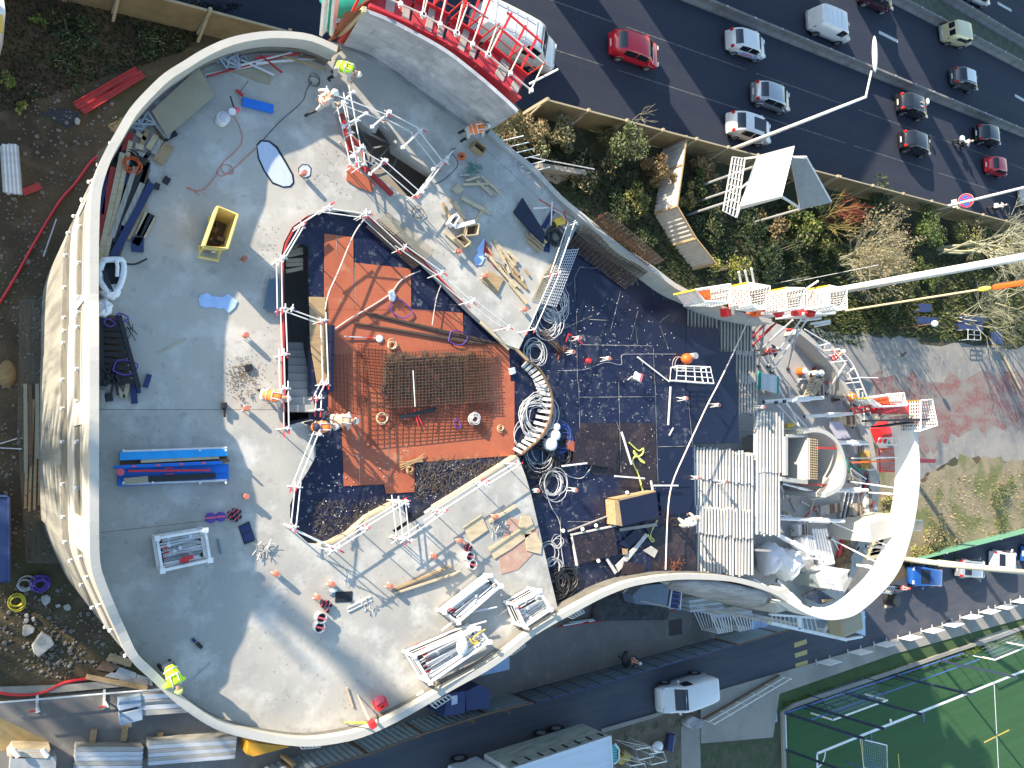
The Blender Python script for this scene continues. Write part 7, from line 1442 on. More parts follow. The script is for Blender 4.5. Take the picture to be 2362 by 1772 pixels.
hoard('blue grey corrugated site hoarding next to the access stair',[(1650,1474),(1740,1448),(1850,1420)],2.0,MC['hoarding_blue'],woodd)
for i,(a,b) in enumerate((((1230,1300),(1390,1400)),((800,1450),(900,1510)),((220,1550),(330,1635)),((1690,1190),(1860,1270)),((2000,1110),(2160,1190)))): one('hoarding_brace',('brace near the tripod parapet','brace under the lowest parapet curve','yellowish brace at the bottom edge','brace near the black container','last brace before the mesh fence')[i]+', timber, against the hoarding','brace',MB().beam(K(1,3,*a,.2),K(1,3,*b,1.4),.16,.16),woodd if i!=2 else wood,'timber braces against the hoarding')
# mesh gate fence along street
pp=[P(x,y) for x,y in ((1190,1600),(1416,1537),(1641,1474))]
t=thing('mesh_fence','dark mesh site fence with blue sheets along the street','fence',V3(pp[1],0)); n=14
A_,B_=pp[0],pp[2]
for i in range(n+1):
    p=lerp(A_,B_,i/n); obj('post',MB().beam(p,Z(p,2.1),.06,.06),navy,t)
    if i<n:
        q=lerp(A_,B_,(i+1)/n); obj('lower_sheet',MB().beam(Z(p,.45),Z(q,.45),.02,.85),S('fence_sheet_grey',(.13,.16,.18),.5),t); obj('upper_sheet',MB().beam(Z(p,1.5),Z(q,1.5),.02,.95),S('fence_sheet_blue',(.14,.20,.28),.4),t)
obj('top_tube',MB().tube(Z(A_,2.1),Z(B_,2.1),.035,6),navy,t); obj('mid_tube',MB().tube(Z(A_,1.0),Z(B_,1.0),.035,6),navy,t); obj('bottom_tube',MB().tube(Z(A_,.1),Z(B_,.1),.035,6),navy,t)
one('umbrella','black umbrella folded beside the walking worker','umbrella',MB().ball(K(2,3,975,735,1.0),(.35,.55,.2),10,6),blk,smooth=True)
# street lamps, mast
def lamp(label,base,h,arm,headl):
    b=P(*base); t=thing('street_lamp',label,'lamp',b); obj('pole',MB().path([b,Z(b,h*.5),Z(b,h)],[.15,.12,.08],10),white,t,smooth=True)
    e=Z(b,h)+arm; obj('arm',MB().tube(Z(b,h-.05),e,.06,8),white,t); obj('lamp_head',MB().ball(e+arm.normalized()*headl*.5,(.24,headl*.6,.12),12,6,rot=Matrix.Rotation(math.atan2(arm.y,arm.x)-math.pi/2,3,'Z')),white,t,smooth=True)
lamp('tall white street lamp whose head hangs over the motorway barrier',(1655,358),11.9,Vector((.1,1.5,.35)),2.0)
lamp('white street lamp post cut by the right edge behind the round sign',(2130,490),12,Vector((0,1.6,.3)),1.6)
p=P(2200,470); z_=3.
t=thing('road_sign','round blue no-stopping sign with red cross and rim on a lamp post','sign',V3(K(3,1,1718,85,3.6),0))
c_=K(3,1,1718,85,3.6); vw=(Vector((0,0,40))-c_); fl=Vector((vw.x,vw.y,0)).normalized(); nrm=(fl*.95+Vector((0,0,.35))).normalized(); tn=nrm.cross(Vector((0,0,1))).normalized(); un=tn.cross(nrm)
Rm=Matrix((tn,un,nrm)).transposed()
def disc(r0,th,off,mt,nm): obj(nm,MB().tube(c_+nrm*off,c_+nrm*(off+th),r0,28),mt,t)
disc(.62,.03,-.02,white,'back_plate'); disc(.60,.01,.012,M('sign_red',(.6,.02,.05),rough=.4),'red_rim'); disc(.47,.01,.024,M('sign_blue',(.02,.12,.55),rough=.4),'blue_field')
obj('red_cross',MB().box(c_+nrm*.04,(.94,.10,.012),rot=Rm@Matrix.Rotation(R(45),3,'Z')).box(c_+nrm*.046,(.94,.10,.012),rot=Rm@Matrix.Rotation(R(-45),3,'Z')),MC['sign_red'],t)
obj('sub_plate',MB().box(c_-fl*-.0+Vector((.0,0,-1.0)),(.05,.7,.45),math.atan2(fl.y,fl.x)),white,t); obj('sign_post',MB().tube(V3(c_-fl*.15,0),c_-fl*.1,.05,8),white,t)
b=P(1815,692); t=thing('white_mast','thick white segmented mast rising to the right edge of the picture','mast',b); obj('mast_tube',MB().path([b,Z(b,12),Z(b,26)],[.30,.26,.2],12),white,t,smooth=True)
for i in range(16): obj('joint_ring',MB().tube(Z(b,9+i*.9),Z(b,9.03+i*.9),.275-.005*i,12),galv,t)
c0=P(1950,717,15.0); t=thing('crane_hook','vertical crane rope with orange hook block above the garden','crane hook',c0); obj('rope',MB().tube(c0,Z(c0,6.6),.05,6),woodp,t); obj('hook',MB().ball(Z(c0,6.9),(.12,.12,.3),8,5),M('yellow_hook',(.7,.6,.1)),t); obj('hook_block',MB().box(Z(c0,8.3),(.35,.22,2.0),.3),orng,t,bev=.05); obj('upper_rope',MB().tube(Z(c0,9.2),Z(c0,18),.02,5).tube(Z(c0,9.2)+Vector((.12,.05,0)),Z(c0,18)+Vector((.12,.05,0)),.02,5),dgalv,t)
for l,a,h_ in (('thin guy pole in the dark garden, left',(1785,655),3),('thin guy pole in the dark garden, right',(1835,650),7)): one('thin_pole',l,'pole',MB().tube(P(*a),Z(P(*a),h_),.03,5),galv)
b=P(2070,758); t=thing('garden_lamp','small lamp with white globe at the lawn edge','lamp',b); obj('pole',MB().tube(b,Z(b,3.1),.05,6),woodd,t); obj('globe',MB().ball(Z(b,3.3),.28,12,8),white,t,smooth=True)
# billboard
def board(label,q,z0,z1,th,face,matf,post=True):
    pass
t=thing('billboard','large white billboard on steel frames beside the motorway','billboard',P(1700,470)); 
f=[(P(1740,460,4.2)),(P(1775,352,4.2))]
a0=K(3,0,-125,1790,5.0); 
bl,br,tr,tl=P(1723,478,4.2),P(1805,458,4.2+0),P(1827,342,8.2),P(1775,355,7.9)
# white face as an inclined real panel
fa=[P(1706,478,5.0),P(1800,452,7.6),P(1828,340,7.8),P(1746,362,5.2)]
def slabq(q,th,nm,mt,t):
    n=(q[1]-q[0]).cross(q[3]-q[0]).normalized()*th; obj(nm,MB().add(list(q)+[v-n for v in q],[(0,1,2,3),(7,6,5,4),(0,4,5,1),(1,5,6,2),(2,6,7,3),(3,7,4,0)]),mt,t)
slabq(fa,.25,'white_face',M('billboard_face',(.80,.77,.66),[(.5,3,.5,.6,(.78,.72,.5),.5)],rough=.5),t)
obj('face_frame',MB().path([Z(v,.06) for v in fa],.1,4,closed=True),white,t)
fb=[P(1822,362,7.2),P(1858,363,7.6),P(1915,465,6.0),P(1845,480,5.2)]
slabq(fb,.15,'grey_back_panel',S('grey_panel',(.22,.24,.25),.5),t); obj('back_frame',MB().path([Z(v,.05) for v in fb],.08,4,closed=True),white,t)
ga=[P(1690,362,5.5),P(1718,366,5.7),P(1698,502,4.8),P(1668,487,4.6)]
m=MB()
for i in range(5): m.beam(lerp(ga[0],ga[1],i/4),lerp(ga[3],ga[2],i/4),.07,.1)
for i in range(9): m.beam(lerp(ga[0],ga[3],i/8),lerp(ga[1],ga[2],i/8),.05,.05)
obj('catwalk_grille',m,galv,t)
for a,b in ((fa[0],ga[2]),(fa[3],ga[1]),(lerp(fa[0],fa[3],.5),lerp(ga[1],ga[2],.5)),(fb[3],fa[1]),(fb[0],fa[2])): obj('strut',MB().beam(a,b,.12,.12),white,t)
for v in (lerp(fa[0],fa[3],.2),lerp(fa[0],fa[3],.8),lerp(fa[1],fa[2],.5),lerp(fb[2],fb[3],.5)): obj('leg',MB().tube(V3(v,0),v,.09,8),dgalv,t)
# ---------- vegetation ----------
LV={}
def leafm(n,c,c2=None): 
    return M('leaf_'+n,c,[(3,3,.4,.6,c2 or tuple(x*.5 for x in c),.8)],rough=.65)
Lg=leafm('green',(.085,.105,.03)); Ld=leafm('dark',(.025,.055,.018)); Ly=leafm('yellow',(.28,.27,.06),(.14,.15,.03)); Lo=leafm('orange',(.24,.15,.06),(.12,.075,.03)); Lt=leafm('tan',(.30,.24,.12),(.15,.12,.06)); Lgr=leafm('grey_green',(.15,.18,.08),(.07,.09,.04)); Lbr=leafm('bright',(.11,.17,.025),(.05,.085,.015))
bark=M('bark',(.20,.17,.12),[(5,5,.45,.65,(.10,.08,.06),.7)],rough=.9); barkp=M('pale_bark',(.34,.33,.24),[(5,5,.45,.65,(.22,.24,.12),.7)],rough=.9); barkr=M('red_twig',(.28,.08,.04),rough=.8)
def bush(label,px,py,rad,h,mats,n=900,name='bush',leaf=.11,stems=10,long=0.,group=None,z0=0,sq=1.):
    c=P(px,py,h*.5); c.z=0; t=thing(name,label,'bush' if name=='bush' else 'tree',c,group)
    cl=[(Vector((random.gauss(0,.42)*rad,random.gauss(0,.42)*rad*sq,h*U(.25,.85))),U(.25,.5)*rad) for _ in range(9)]
    ms=[MB() for _ in mats]
    for i in range(n):
        cc,rr=random.choice(cl); d=Vector((random.gauss(0,1),random.gauss(0,1),random.gauss(0,1))); d=d.normalized()*rr*U(.3,1.08)**.6
        p=c+cc+Vector((d.x,d.y,d.z*.8*h/rad*.5)); p.z=max(.05,p.z); s=leaf*U(.5,1.3); a=Vector((U(-1,1),U(-1,1),U(-.4,.6))).normalized(); b=a.cross(Vector((U(-1,1),U(-1,1),U(-1,1)))).normalized()
        ms[(hash((round(cc.x,3),i%3))+ (i%5==0))%len(mats)].add([p-a*s,p+b*s*.5,p+a*s,p-b*s*.5],[(0,1,2,3)])
    for k,m in enumerate(ms):
        if m.v: obj('foliage',m,mats[k],t)
    m=MB()
    for i in range(stems):
        cc,rr=random.choice(cl); e=c+cc*1.1+Vector((U(-.2,.2),U(-.2,.2),rr*.4)); m.path([c+Vector((U(-.1,.1),U(-.1,.1),0)),lerp(c,e,.5)+Vector((U(-.1,.1),U(-.1,.1),.1)),e],[.03,.02,.008],4)
    obj('stems',m,bark,t)
    return t
BS='shrubs between building and motorway'
bush('orange brown and green shrub left of the ramp',1235,306,1.36,2.4,[Lo,Lgr,Lt],1300,group=BS)
bush('tan twiggy shrub touching the noise fence',1300,316,1.36,2.2,[Lt,Lgr],1200,group=BS)
bush('orange leaved shrub beside the wall end',1175,301,0.88,2.,[Lo,Lgr],700,group=BS)
bush('large grey green conifer-like bush in the garden centre',1440,346,2.0,3.4,[Lgr,Lg,Lgr],3400,leaf=.10,group=BS)
bush('orange bush between the large green bush and the white hoarding',1520,391,1.2,2.4,[Lo,Lo,Lt],1400,group=BS)
bush('small orange shrub right of the white hoarding',1615,381,0.88,1.6,[Lo,Lt],800,group=BS)
bush('tan spiky shrub below the lamp post base',1640,406,1.04,1.6,[Lt,Lo,Lg],900,group=BS)
bush('green shrub left of the billboard catwalk',1620,430,1.4,1.5,[Lbr,Lg],900,group=BS)
bush('yellow green shrub in the dark garden under the mesh',1470,455,1.2,1.5,[Lg,Ly],700,group=BS)
bush('small orange leaved shrub beside the hoarding bend',1585,460,0.9,1.4,[Lo,Ly],600,group=BS)
bush('bright yellow leaved young tree by the white cages',1690,615,1.3,2.8,[Ly,Ly,Lbr],520,leaf=.13,stems=16,group=BS)
bush('green bamboo-like clump under the billboard',1860,510,2.2,3.2,[Lbr,Lg,Ly],1900,leaf=.16,group=BS)
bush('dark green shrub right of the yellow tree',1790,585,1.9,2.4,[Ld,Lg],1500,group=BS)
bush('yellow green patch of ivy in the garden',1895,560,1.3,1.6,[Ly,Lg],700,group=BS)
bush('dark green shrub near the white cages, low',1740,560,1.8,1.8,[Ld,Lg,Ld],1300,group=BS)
bush('rust brown shrub below the billboard legs',1785,520,1.3,1.8,[Lo,Lt],800,group=BS)
bush('bright round green bush right of the bare shrubs',2135,525,2.4,2.8,[Lbr,Lg],2000,group=BS)
bush('sunny yellow green bush near the right edge',2225,540,2.6,2.6,[Ly,Lg,Lt],1900,group=BS)
bush('olive bush at the foot of the pale-barked tree',2300,560,2.4,2.2,[Ly,Lt],1500,group=BS)
bush('bright green low bush under the mast',2140,640,1.9,1.4,[Lbr,Lg],1200,group=BS)
bush('dark green low bush beneath the bare tree',2060,690,2.2,1.0,[Ld,Lg],1300,group=BS)
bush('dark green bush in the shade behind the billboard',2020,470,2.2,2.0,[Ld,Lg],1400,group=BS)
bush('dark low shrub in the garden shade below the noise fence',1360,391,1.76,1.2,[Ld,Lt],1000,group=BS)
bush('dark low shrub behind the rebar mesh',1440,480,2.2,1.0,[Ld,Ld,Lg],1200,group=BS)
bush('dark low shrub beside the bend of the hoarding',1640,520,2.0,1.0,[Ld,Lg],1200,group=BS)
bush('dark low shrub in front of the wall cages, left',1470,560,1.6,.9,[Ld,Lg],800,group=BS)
bush('small bright green plant in the upper left dirt',84,40,0.35,.4,[Lbr],160,leaf=.09,stems=3)
bush('small yellow green plant at the left edge',20,190,0.35,.4,[Lbr,Ly],160,leaf=.09,stems=3)
bush('second small yellow green plant near the left edge',48,248,0.28,.4,[Lbr,Ly],120,leaf=.09,stems=3)
bush('green weed clump in the upper left corner',170,90,1.1,.4,[Ld,Lg],600,leaf=.09,stems=3)
bush('green weed clump beside the brown fence',420,40,0.9,.4,[Lg,Ld],400,leaf=.09,stems=3)
bush('green weed clump near the tower parapet',380,95,1.2,.4,[Ld,Lg],500,leaf=.09,stems=3)
bush('green weed clump left of the red channel beams',160,150,0.9,.3,[Ld,Lg],420,leaf=.08,stems=3)
bush('low weeds on the sandy bank right of the rim',2180,1230,2.6,.6,[Lg,Lt,Lgr],900,leaf=.10,stems=3)
bush('yellow green weeds at the right edge of the sandy bank',2310,1150,3.0,.6,[Lg,Lgr,Lbr],1100,leaf=.10,stems=3)
bush('yellow dry shrub beneath the white rim',2055,1165,1.3,1.4,[Ly,Lt],700,leaf=.12)
bush('dry tan shrub at the corner of the green screen',2120,1290,1.8,1.0,[Lt,Ly],800,leaf=.12)
bush('dark green shrub in the shade by the green screen',2160,1275,1.8,.9,[Ld,Lg],900,leaf=.12)
# lawn strip as stuff
def tufts(label,poly_c,n,s,mats,name='grass_tufts'):
    m=MB(); c0,c1,c2,c3=poly_c
    for i in range(n):
        u,v=random.random(),random.random(); q=lerp(lerp(c0,c1,u),lerp(c3,c2,u),v); a=U(0,6.3); l=s*U(.5,1.4); b=Vector((math.cos(a),math.sin(a),0))*l*.3; tt=Vector((U(-.5,.5)*l,U(-.5,.5)*l,l*U(.5,1))); m.add([q-b,q+b,q+tt],[(0,1,2)])
    o=one(name,label,'grass',m,mats); o['kind']='stuff'
tufts('dark green grass slope between the building and the sports ground',PL([(1930,700),(2200,690),(2130,752),(1900,745)]),8000,.2,Lg)
tufts('grass on the verge along the street',PL([(1800,1620),(2400,1440),(2400,1460),(1815,1640)]),6000,.16,Lbr)
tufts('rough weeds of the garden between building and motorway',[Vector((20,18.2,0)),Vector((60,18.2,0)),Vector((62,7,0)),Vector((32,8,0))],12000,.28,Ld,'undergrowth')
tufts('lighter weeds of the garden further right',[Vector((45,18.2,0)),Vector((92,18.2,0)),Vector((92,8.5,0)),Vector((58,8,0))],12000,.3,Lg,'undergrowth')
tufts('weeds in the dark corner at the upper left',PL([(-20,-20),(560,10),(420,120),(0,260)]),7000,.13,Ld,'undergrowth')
tufts('dry stalks on the sandy bank',PL([(2120,1100),(2400,1080),(2400,1220),(2150,1260)]),1100,.2,Lt,'undergrowth')
# bare shrubs & trees
def bare(label,base,n,h,spread,dirv,mat,th=.05,name='bare_tree',forks=3,leafmat=None,group=None):
    b=P(*base); t=thing(name,label,'tree' if 'tree' in name else 'shrub',b,group); m=MB(); tips=[]
    def grow(p,d,l,r,k):
        q=p+d*l*.5+Vector((U(-.1,.1),U(-.1,.1),U(-.05,.1)))*l*.4; e=q+(d+Vector((U(-.25,.25),U(-.25,.25),U(-.1,.3)))).normalized()*l*.5
        m.path([p,q,e],[r,r*.8,r*.6],5 if r>.04 else 3,cap=False)
        if k<=0 or r<.003: tips.append(e); return
        for _ in range(random.choice((2,3)) if k>1 else 3):
            s_=U(.45,1.0); st_=lerp(q,e,U(0,1)) if _ else e
            nd=(d+Vector((random.gauss(0,.42),random.gauss(0,.42),random.gauss(.05,.3)))).normalized(); grow(st_,nd,l*U(.55,.8),r*U(.5,.7),k-1)
    for i in range(n):
        a=U(0,6.3); d=(dirv+Vector((math.cos(a)*spread,math.sin(a)*spread,0))).normalized(); grow(b+Vector((U(-.5,.5),U(-.5,.5),0))*(1 if n>2 else .1),d,h*.42*U(.7,1.1),th,forks)
    obj('branches',m,mat,t)
    if leafmat:
        m=MB()
        for e in tips:
            for _ in range(2):
                s=.09*U(.6,1.3); p=e+Vector((U(-.2,.2),U(-.2,.2),U(-.2,.2))); a=Vector((U(-1,1),U(-1,1),U(-1,1))).normalized()*s; c=a.cross(Vector((U(-1,1),U(-1,1),1))).normalized()*s*.6; m.add([p-a,p+c,p+a,p-c],[(0,1,2,3)])
        obj('leaves',m,leafmat,t)
up_=Vector((0,0,1))
bare('large bare tan shrub with last yellow leaves, left of the pale tree',(1935,600),15,5.2,.5,up_,barkp,.05,'bare_shrub',4,Lt)
bare('second bare tan shrub between mast and green bush',(1955,640),12,4.6,.5,up_,barkp,.045,'bare_shrub',4,Lt)
bare('bare shrub with pale leaves under the mast',(1990,575),12,4.4,.5,up_,barkp,.04,'bare_shrub',4,Lt)
bare('red twigged leaning shrub beside the billboard',(1905,500),12,3.8,.4,up_+Vector((.1,.15,0)),barkr,.03,'bare_shrub',3)
bare('yellow twigged shrub below the billboard',(1870,520),9,4.0,.45,up_,M('yellow_twig',(.45,.36,.12),rough=.8),.03,'bare_shrub',3)
bare('bare twigs poking over the noise fence',(1460,290),3,3.2,.35,up_,barkp,.03,'bare_shrub',2)
bare('big pale-barked bare tree at the right edge',(2165,575),5,9.5,.34,up_,barkp,.15,'bare_tree',6)
bare('dense bare tree crown above the dark tables',(2210,730),6,6.5,.5,up_,barkp,.07,'bare_tree',6)
bare('bare tree at the far right edge below the mast',(2290,690),5,7.0,.5,up_,barkp,.08,'bare_tree',6)
bare('bare tangled tree at the right edge beside the road sign',(2290,590),7,5,.5,up_,barkp,.05,'bare_tree',4)
# trees outside the frame that throw the soft streaks
for i,(s,tt_,hh) in enumerate(((-2.5,-28,33),(-6,-30,32),(1.5,-33,34))):
    c=ST(s,tt_); t=thing('bare_tree',('tall bare poplar west of the site, first','tall bare poplar west of the site, second','tall bare poplar west of the site, third')[i],'tree',c); m=MB(); m.path([c,Z(c,hh*.5),Z(c,hh)],[.4,.3,.1],7)
    for k in range(230):
        z=U(.3,1)*hh; a=U(0,6.3); l=U(1.0,3.0)*(1.15-z/hh); p=Z(c,z); m.path([p,p+Vector((math.cos(a)*l*.6,math.sin(a)*l*.6,l*.5)),p+Vector((math.cos(a)*l,math.sin(a)*l,l*1.4))],[.16,.11,.05],3,cap=False)
    obj('trunk',m,bark,t)
# dark tables by the lawn
for l,q in (('dark blue bench table under the bare tree, upper left',[(1330,960),(1430,965),(1420,1030),(1320,1030)]),('dark blue bench table under the bare tree, lower left',[(1310,1070),(1480,1080),(1470,1140),(1310,1130)]),('dark blue bench table right of the globe lamp, upper',[(1690,1060),(1890,1060),(1890,1120),(1690,1120)]),('dark blue bench table right of the globe lamp, lower',[(1660,1130),(1860,1130),(1865,1190),(1660,1180)]),('dark blue square table at the lawn edge, far right',[(1930,1200),(2020,1200),(2040,1310),(1935,1300)])):
    Q=KL(3,1,q,.75); t=thing('picnic_table',l,'table',V3(sum(Q,Vector())/4,0)); obj('table_top',MB().prism(Q,.70,.75),navy,t)
    for p in Q: obj('leg',MB().beam(V3(lerp(p,sum(Q,Vector())/4,.15),0),V3(lerp(p,sum(Q,Vector())/4,.15),.7),.08,.08),navy,t)
t=thing('grid_stand','small metal grid frame standing below the dark tables','frame',K(3,1,1790,1220,0)); Q=KL(3,1,[(1735,1180),(1840,1190),(1845,1270),(1735,1265)],.9); obj('frame',MB().path(Q,.05,4,closed=True).beam(lerp(Q[0],Q[1],.5),lerp(Q[3],Q[2],.5),.06,.06).beam(lerp(Q[0],Q[3],.5),lerp(Q[1],Q[2],.5),.06,.06),dgalv,t)
for p in Q: obj('leg',MB().tube(V3(p,0),p,.04,5),dgalv,t)
t=thing('crow','black bird on the grey sports ground','bird',K(3,1,1185,1395,.05)); obj('body',MB().ball(K(3,1,1185,1395,.18),(.22,.12,.12),10,6).ball(K(3,1,1203,1380,.26),(.09,.08,.08),8,5),blk,t,smooth=True); obj('tail',MB().beam(K(3,1,1170,1405,.16),K(3,1,1158,1415,.12),.1,.03),blk,t)
one('light_pole','slanted timber pole at the right edge of the sports ground','pole',MB().tube(K(3,1,2010,1355,.1),K(3,2,2180,60,.3),.12,8),woodp)
# green windscreen fence + long beam pole
A_,B_=P(2078,1290),P(2480,1190); t=thing('green_screen','long green mesh screen above the parked cars','fence',A_); obj('mesh',MB().wall([A_,B_],.03,0,1.4),M('screen_green',(.10,.26,.18),rough=.8),t)
for i in range(8): p=lerp(A_,B_,i/7); obj('post',MB().beam(p,Z(p,1.45),.06,.06),galv,t)
b=P(2120,1300); one('street_pole','thick beige pole crossing above the parked cars','pole',MB().path([K(3,2,1480,1545,3.2),K(3,2,1900,1590,5.2),K(3,2,2400,1640,7.5)],[.28,.24,.2],10).tube(V3(K(3,2,1480,1545,3.2),0),K(3,2,1480,1545,3.2),.22,10),M('beige_pole',(.5,.45,.35)),smooth=True)
# street barrier boards
for i,(x,y,w_) in enumerate(((545,750,210),(810,665,200),(1030,600,195),(1230,545,185),(1420,485,170),(1590,435,150),(1750,370,170),(1900,325,150),(2040,285,150),(2170,235,150))):
    a=K(3,3,x-w_*.5,y+22,1.0); b=K(3,3,x+w_*.42,y-2,1.0); c_=a+Vector((.9,-.55,0)); d_=b+Vector((.9,-.55,0)); 
    A2=K(3,3,x-w_*.5,y+8,.12); B2=K(3,3,x+w_*.05,y-22,.12)
    dd=(B2-A2); dd.z=0
    t=thing('barrier_board',OL_(i,'white barrier board standing along the pavement edge'),'barrier',V3(A2,0),'white barrier boards along the pavement'); obj('board',MB().beam(Z(A2,.6),Z(B2,.6),.05,1.1),S('white_board',(.72,.72,.72)),t)
    obj('foot',MB().box(V3(A2,.15),(.1,.5,.08)),dgalv,t); obj('foot',MB().box(V3(B2,.15),(.1,.5,.08)),dgalv,t)
# pedestrian barrier over slab bottom right, concrete block
t=thing('scaffold_barrier','tube barrier with dark toe rail on the pavement slab','barrier',K(2,3,1900,1060,0)); A_,B_=K(2,3,1620,1245,.12),K(3,3,120,870,.12)
obj('toe_rail',MB().beam(Z(A_,.1),Z(B_,.1),.12,.16),woodd,t)
for h_ in (.6,1.1): obj('rail',MB().tube(Z(A_,h_),Z(B_,h_),.03,5),tubew,t)
for i in range(6): p=lerp(A_,B_,i/5); obj('post',MB().tube(p,Z(p,1.2),.03,5),tubew,t); obj('clamp',MB().box(Z(p,1.1),(.14,.1,.1)),galv,t)
t=thing('concrete_block','grey angular concrete block at the end of the tube barrier','block',K(2,3,1550,1290,0)); obj('block',MB().prism(KL(2,3,[(1480,1265),(1545,1215),(1640,1260),(1625,1310),(1560,1335),(1490,1310)],.5),.01,.5),concd,t,bev=.06)
# pallet of bottom right of lorry
t=thing('carpet_roll_stack','turquoise rolls under white wrap behind the lorry','rolls',K(2,3,875,1540,0)); 
for i in range(7): obj('roll',MB().tube(K(2,3,845,1470+i*22,.6+.05*(i%2)),K(2,3,890,1465+i*24,.6),.09,6),M('turquoise',(.12,.5,.5),rough=.6),t)
obj('wrap',MB().path(KL(2,3,[(880,1450),(915,1500),(912,1590),(870,1625)],.7),.06,5),bagw,t)
for l,x,y in (('yellow roll with dark core, right one',975,1565),('yellow roll with dark core, left one',930,1590)): 
    t=thing('pipe_roll',l,'roll',K(2,3,x,y,.2)); obj('roll_body',MB().tube(K(2,3,x-45,y-30,.35),K(2,3,x+12,y,.35),.28,14),M('ochre_roll',(.42,.30,.06),rough=.7),t); obj('core',MB().tube(K(2,3,x+12,y,.35),K(2,3,x+15,y+1,.35),.14,12),blk,t)
for i,(x,y) in enumerate(((1060,1500),(1170,1540),(1010,1640))):
    Q=[K(2,3,x+a,y+b_,2.0) for a,b_ in ((0,0),(120,-20),(150,60),(20,90))]; t=thing('scaffold_tower',('scaffold tower frame beside the yellow rolls','second scaffold tower frame near the bottom edge','low scaffold frame cut by the bottom edge')[i],'scaffold',V3(Q[0],0)); obj('ring',MB().path(Q,.035,5,closed=True),galv,t)
    for p in Q: obj('post',MB().tube(V3(p,0),p,.03,5),galv,t)
    obj('brace',MB().tube(V3(Q[0],0),Q[1],.025,5).tube(V3(Q[2],0),Q[3],.025,5),galv,t)
t=thing('white_jug','white plastic container on the sandy ground','container',K(2,3,1250,1475,0)); obj('body',MB().ball(K(2,3,1240,1475,.25),(.45,.35,.28),10,6),bagw,t,smooth=True)
one('litter_bin','dark cylindrical bin lying in the grass beside the path','bin',MB().tube(K(2,3,1358,1370,.3),K(2,3,1340,1510,.3),.28,12),navy)
one('manhole_cover','light rectangular cover in the worn lawn','cover',MB().prism(KL(3,3,[(50,1165),(110,1160),(115,1265),(50,1270)],.03),.012,.03),S('cover_blue',(.35,.42,.5)))
# pitch fence: frames, net goals
pst=S('dark_post',(.03,.045,.08),.4)
t=thing('pitch_fence','tall dark blue fence posts leaning over the pitch edge','fence',K(3,3,1000,800,0)); A_,B_=K(3,3,180,1190,.1),K(3,3,2212,480,.1)
bases=[(180,1190),(350,1120),(670,1015),(1100,870),(1480,740)]
for i,(x,y) in enumerate(bases):
    b=K(3,3,x,y,.1); obj('post',MB().beam(b,Z(b,6.4),.16,.16),pst,t)
obj('low_rail',MB().beam(K(3,3,180,1190,.3),K(3,3,1700,680,.3),.08,.1),S('rail_blue',(.05,.12,.35)),t); obj('top_rail',MB().beam(K(3,3,390,1250,1.6),K(3,3,1830,735,1.6),.06,.08),MC['rail_blue'],t); obj('end_rail',MB().beam(K(3,3,180,1190,.1),K(3,3,190,1500,.1),.1,.1),white,t)
for i,(x,y) in enumerate(((180,1500),)): obj('post',MB().beam(K(3,3,x,y,.1),Z(K(3,3,x,y,.1),6.4),.14,.14),pst,t)
for i in range(14): p=lerp(K(3,3,180,1190,.1),K(3,3,1700,680,.1),i/13); obj('stub_post',MB().beam(p,Z(p,1.6),.06,.06),pst,t)
netm=S('net_cord',(.35,.45,.6),.7)
def goal(label,a,b,h,dep):
    A_,B_=K(3,3,*a,.03),K(3,3,*b,.03); d=(B_-A_).normalized(); n=Vector((-d.y,d.x,0)); t=thing('goal',label,'goal',V3((A_+B_)/2,.03))
    obj('goal_frame',MB().path([A_,Z(A_,h),Z(B_,h),B_],.07,6),white,t); obj('back_frame',MB().path([A_+n*dep,Z(A_+n*dep,h*.5),Z(A_,h)],.04,5).path([B_+n*dep,Z(B_+n*dep,h*.5),Z(B_,h)],.04,5).tube(A_+n*dep,B_+n*dep,.04,5),pst,t)
    m=MB(); k=int((B_-A_).length/.25)
    for i in range(k+1): u=lerp(A_,B_,i/k); m.path([u+n*dep,Z(u+n*dep,h*.5),Z(u,h)],.008,3,cap=False)
    for i in range(8): f=i/7; m.tube(lerp(A_+n*dep,Z(A_,h),f),lerp(B_+n*dep,Z(B_,h),f),.008,3)
    obj('net',m,netm,t)
goal('white goal with blue net at the corner of the pitch',(400,1190),(860,1030),1.9,1.3)
goal('white goal at the right edge of the pitch behind the fence',(1780,700),(2060,590),1.9,1.3)
t=thing('ball_cage','white netted cage standing on the pitch near the bottom edge','cage',K(3,3,900,1560,0)); Q=KL(3,3,[(820,1410),(1045,1465),(1050,1680),(850,1660)],1.6)
obj('frame',MB().path(Q,.05,5,closed=True),white,t)
for p in Q: obj('post',MB().tube(V3(p,.03),p,.04,5),MC['rail_blue'],t)
m=MB()
for i in range(14): m.tube(lerp(Q[0],Q[1],i/13),lerp(Q[3],Q[2],i/13),.008,3); m.tube(lerp(Q[0],Q[3],i/13),lerp(Q[1],Q[2],i/13),.008,3)
obj('net',m,netm,t)
for l,x,y in (('blue corner stake on the pitch, left',913,1370),('blue corner stake on the pitch, right',1358,1190)): one('corner_stake',l,'stake',MB().tube(K(3,3,x,y,.03),K(3,3,x+1,y+75,.5),.05,5),MC['rail_blue'])
one('marker','tiny white marker on the pitch near the touchline','marker',MB().tube(K(3,3,1078,1260,.03),K(3,3,1078,1250,.35),.1,6),white)
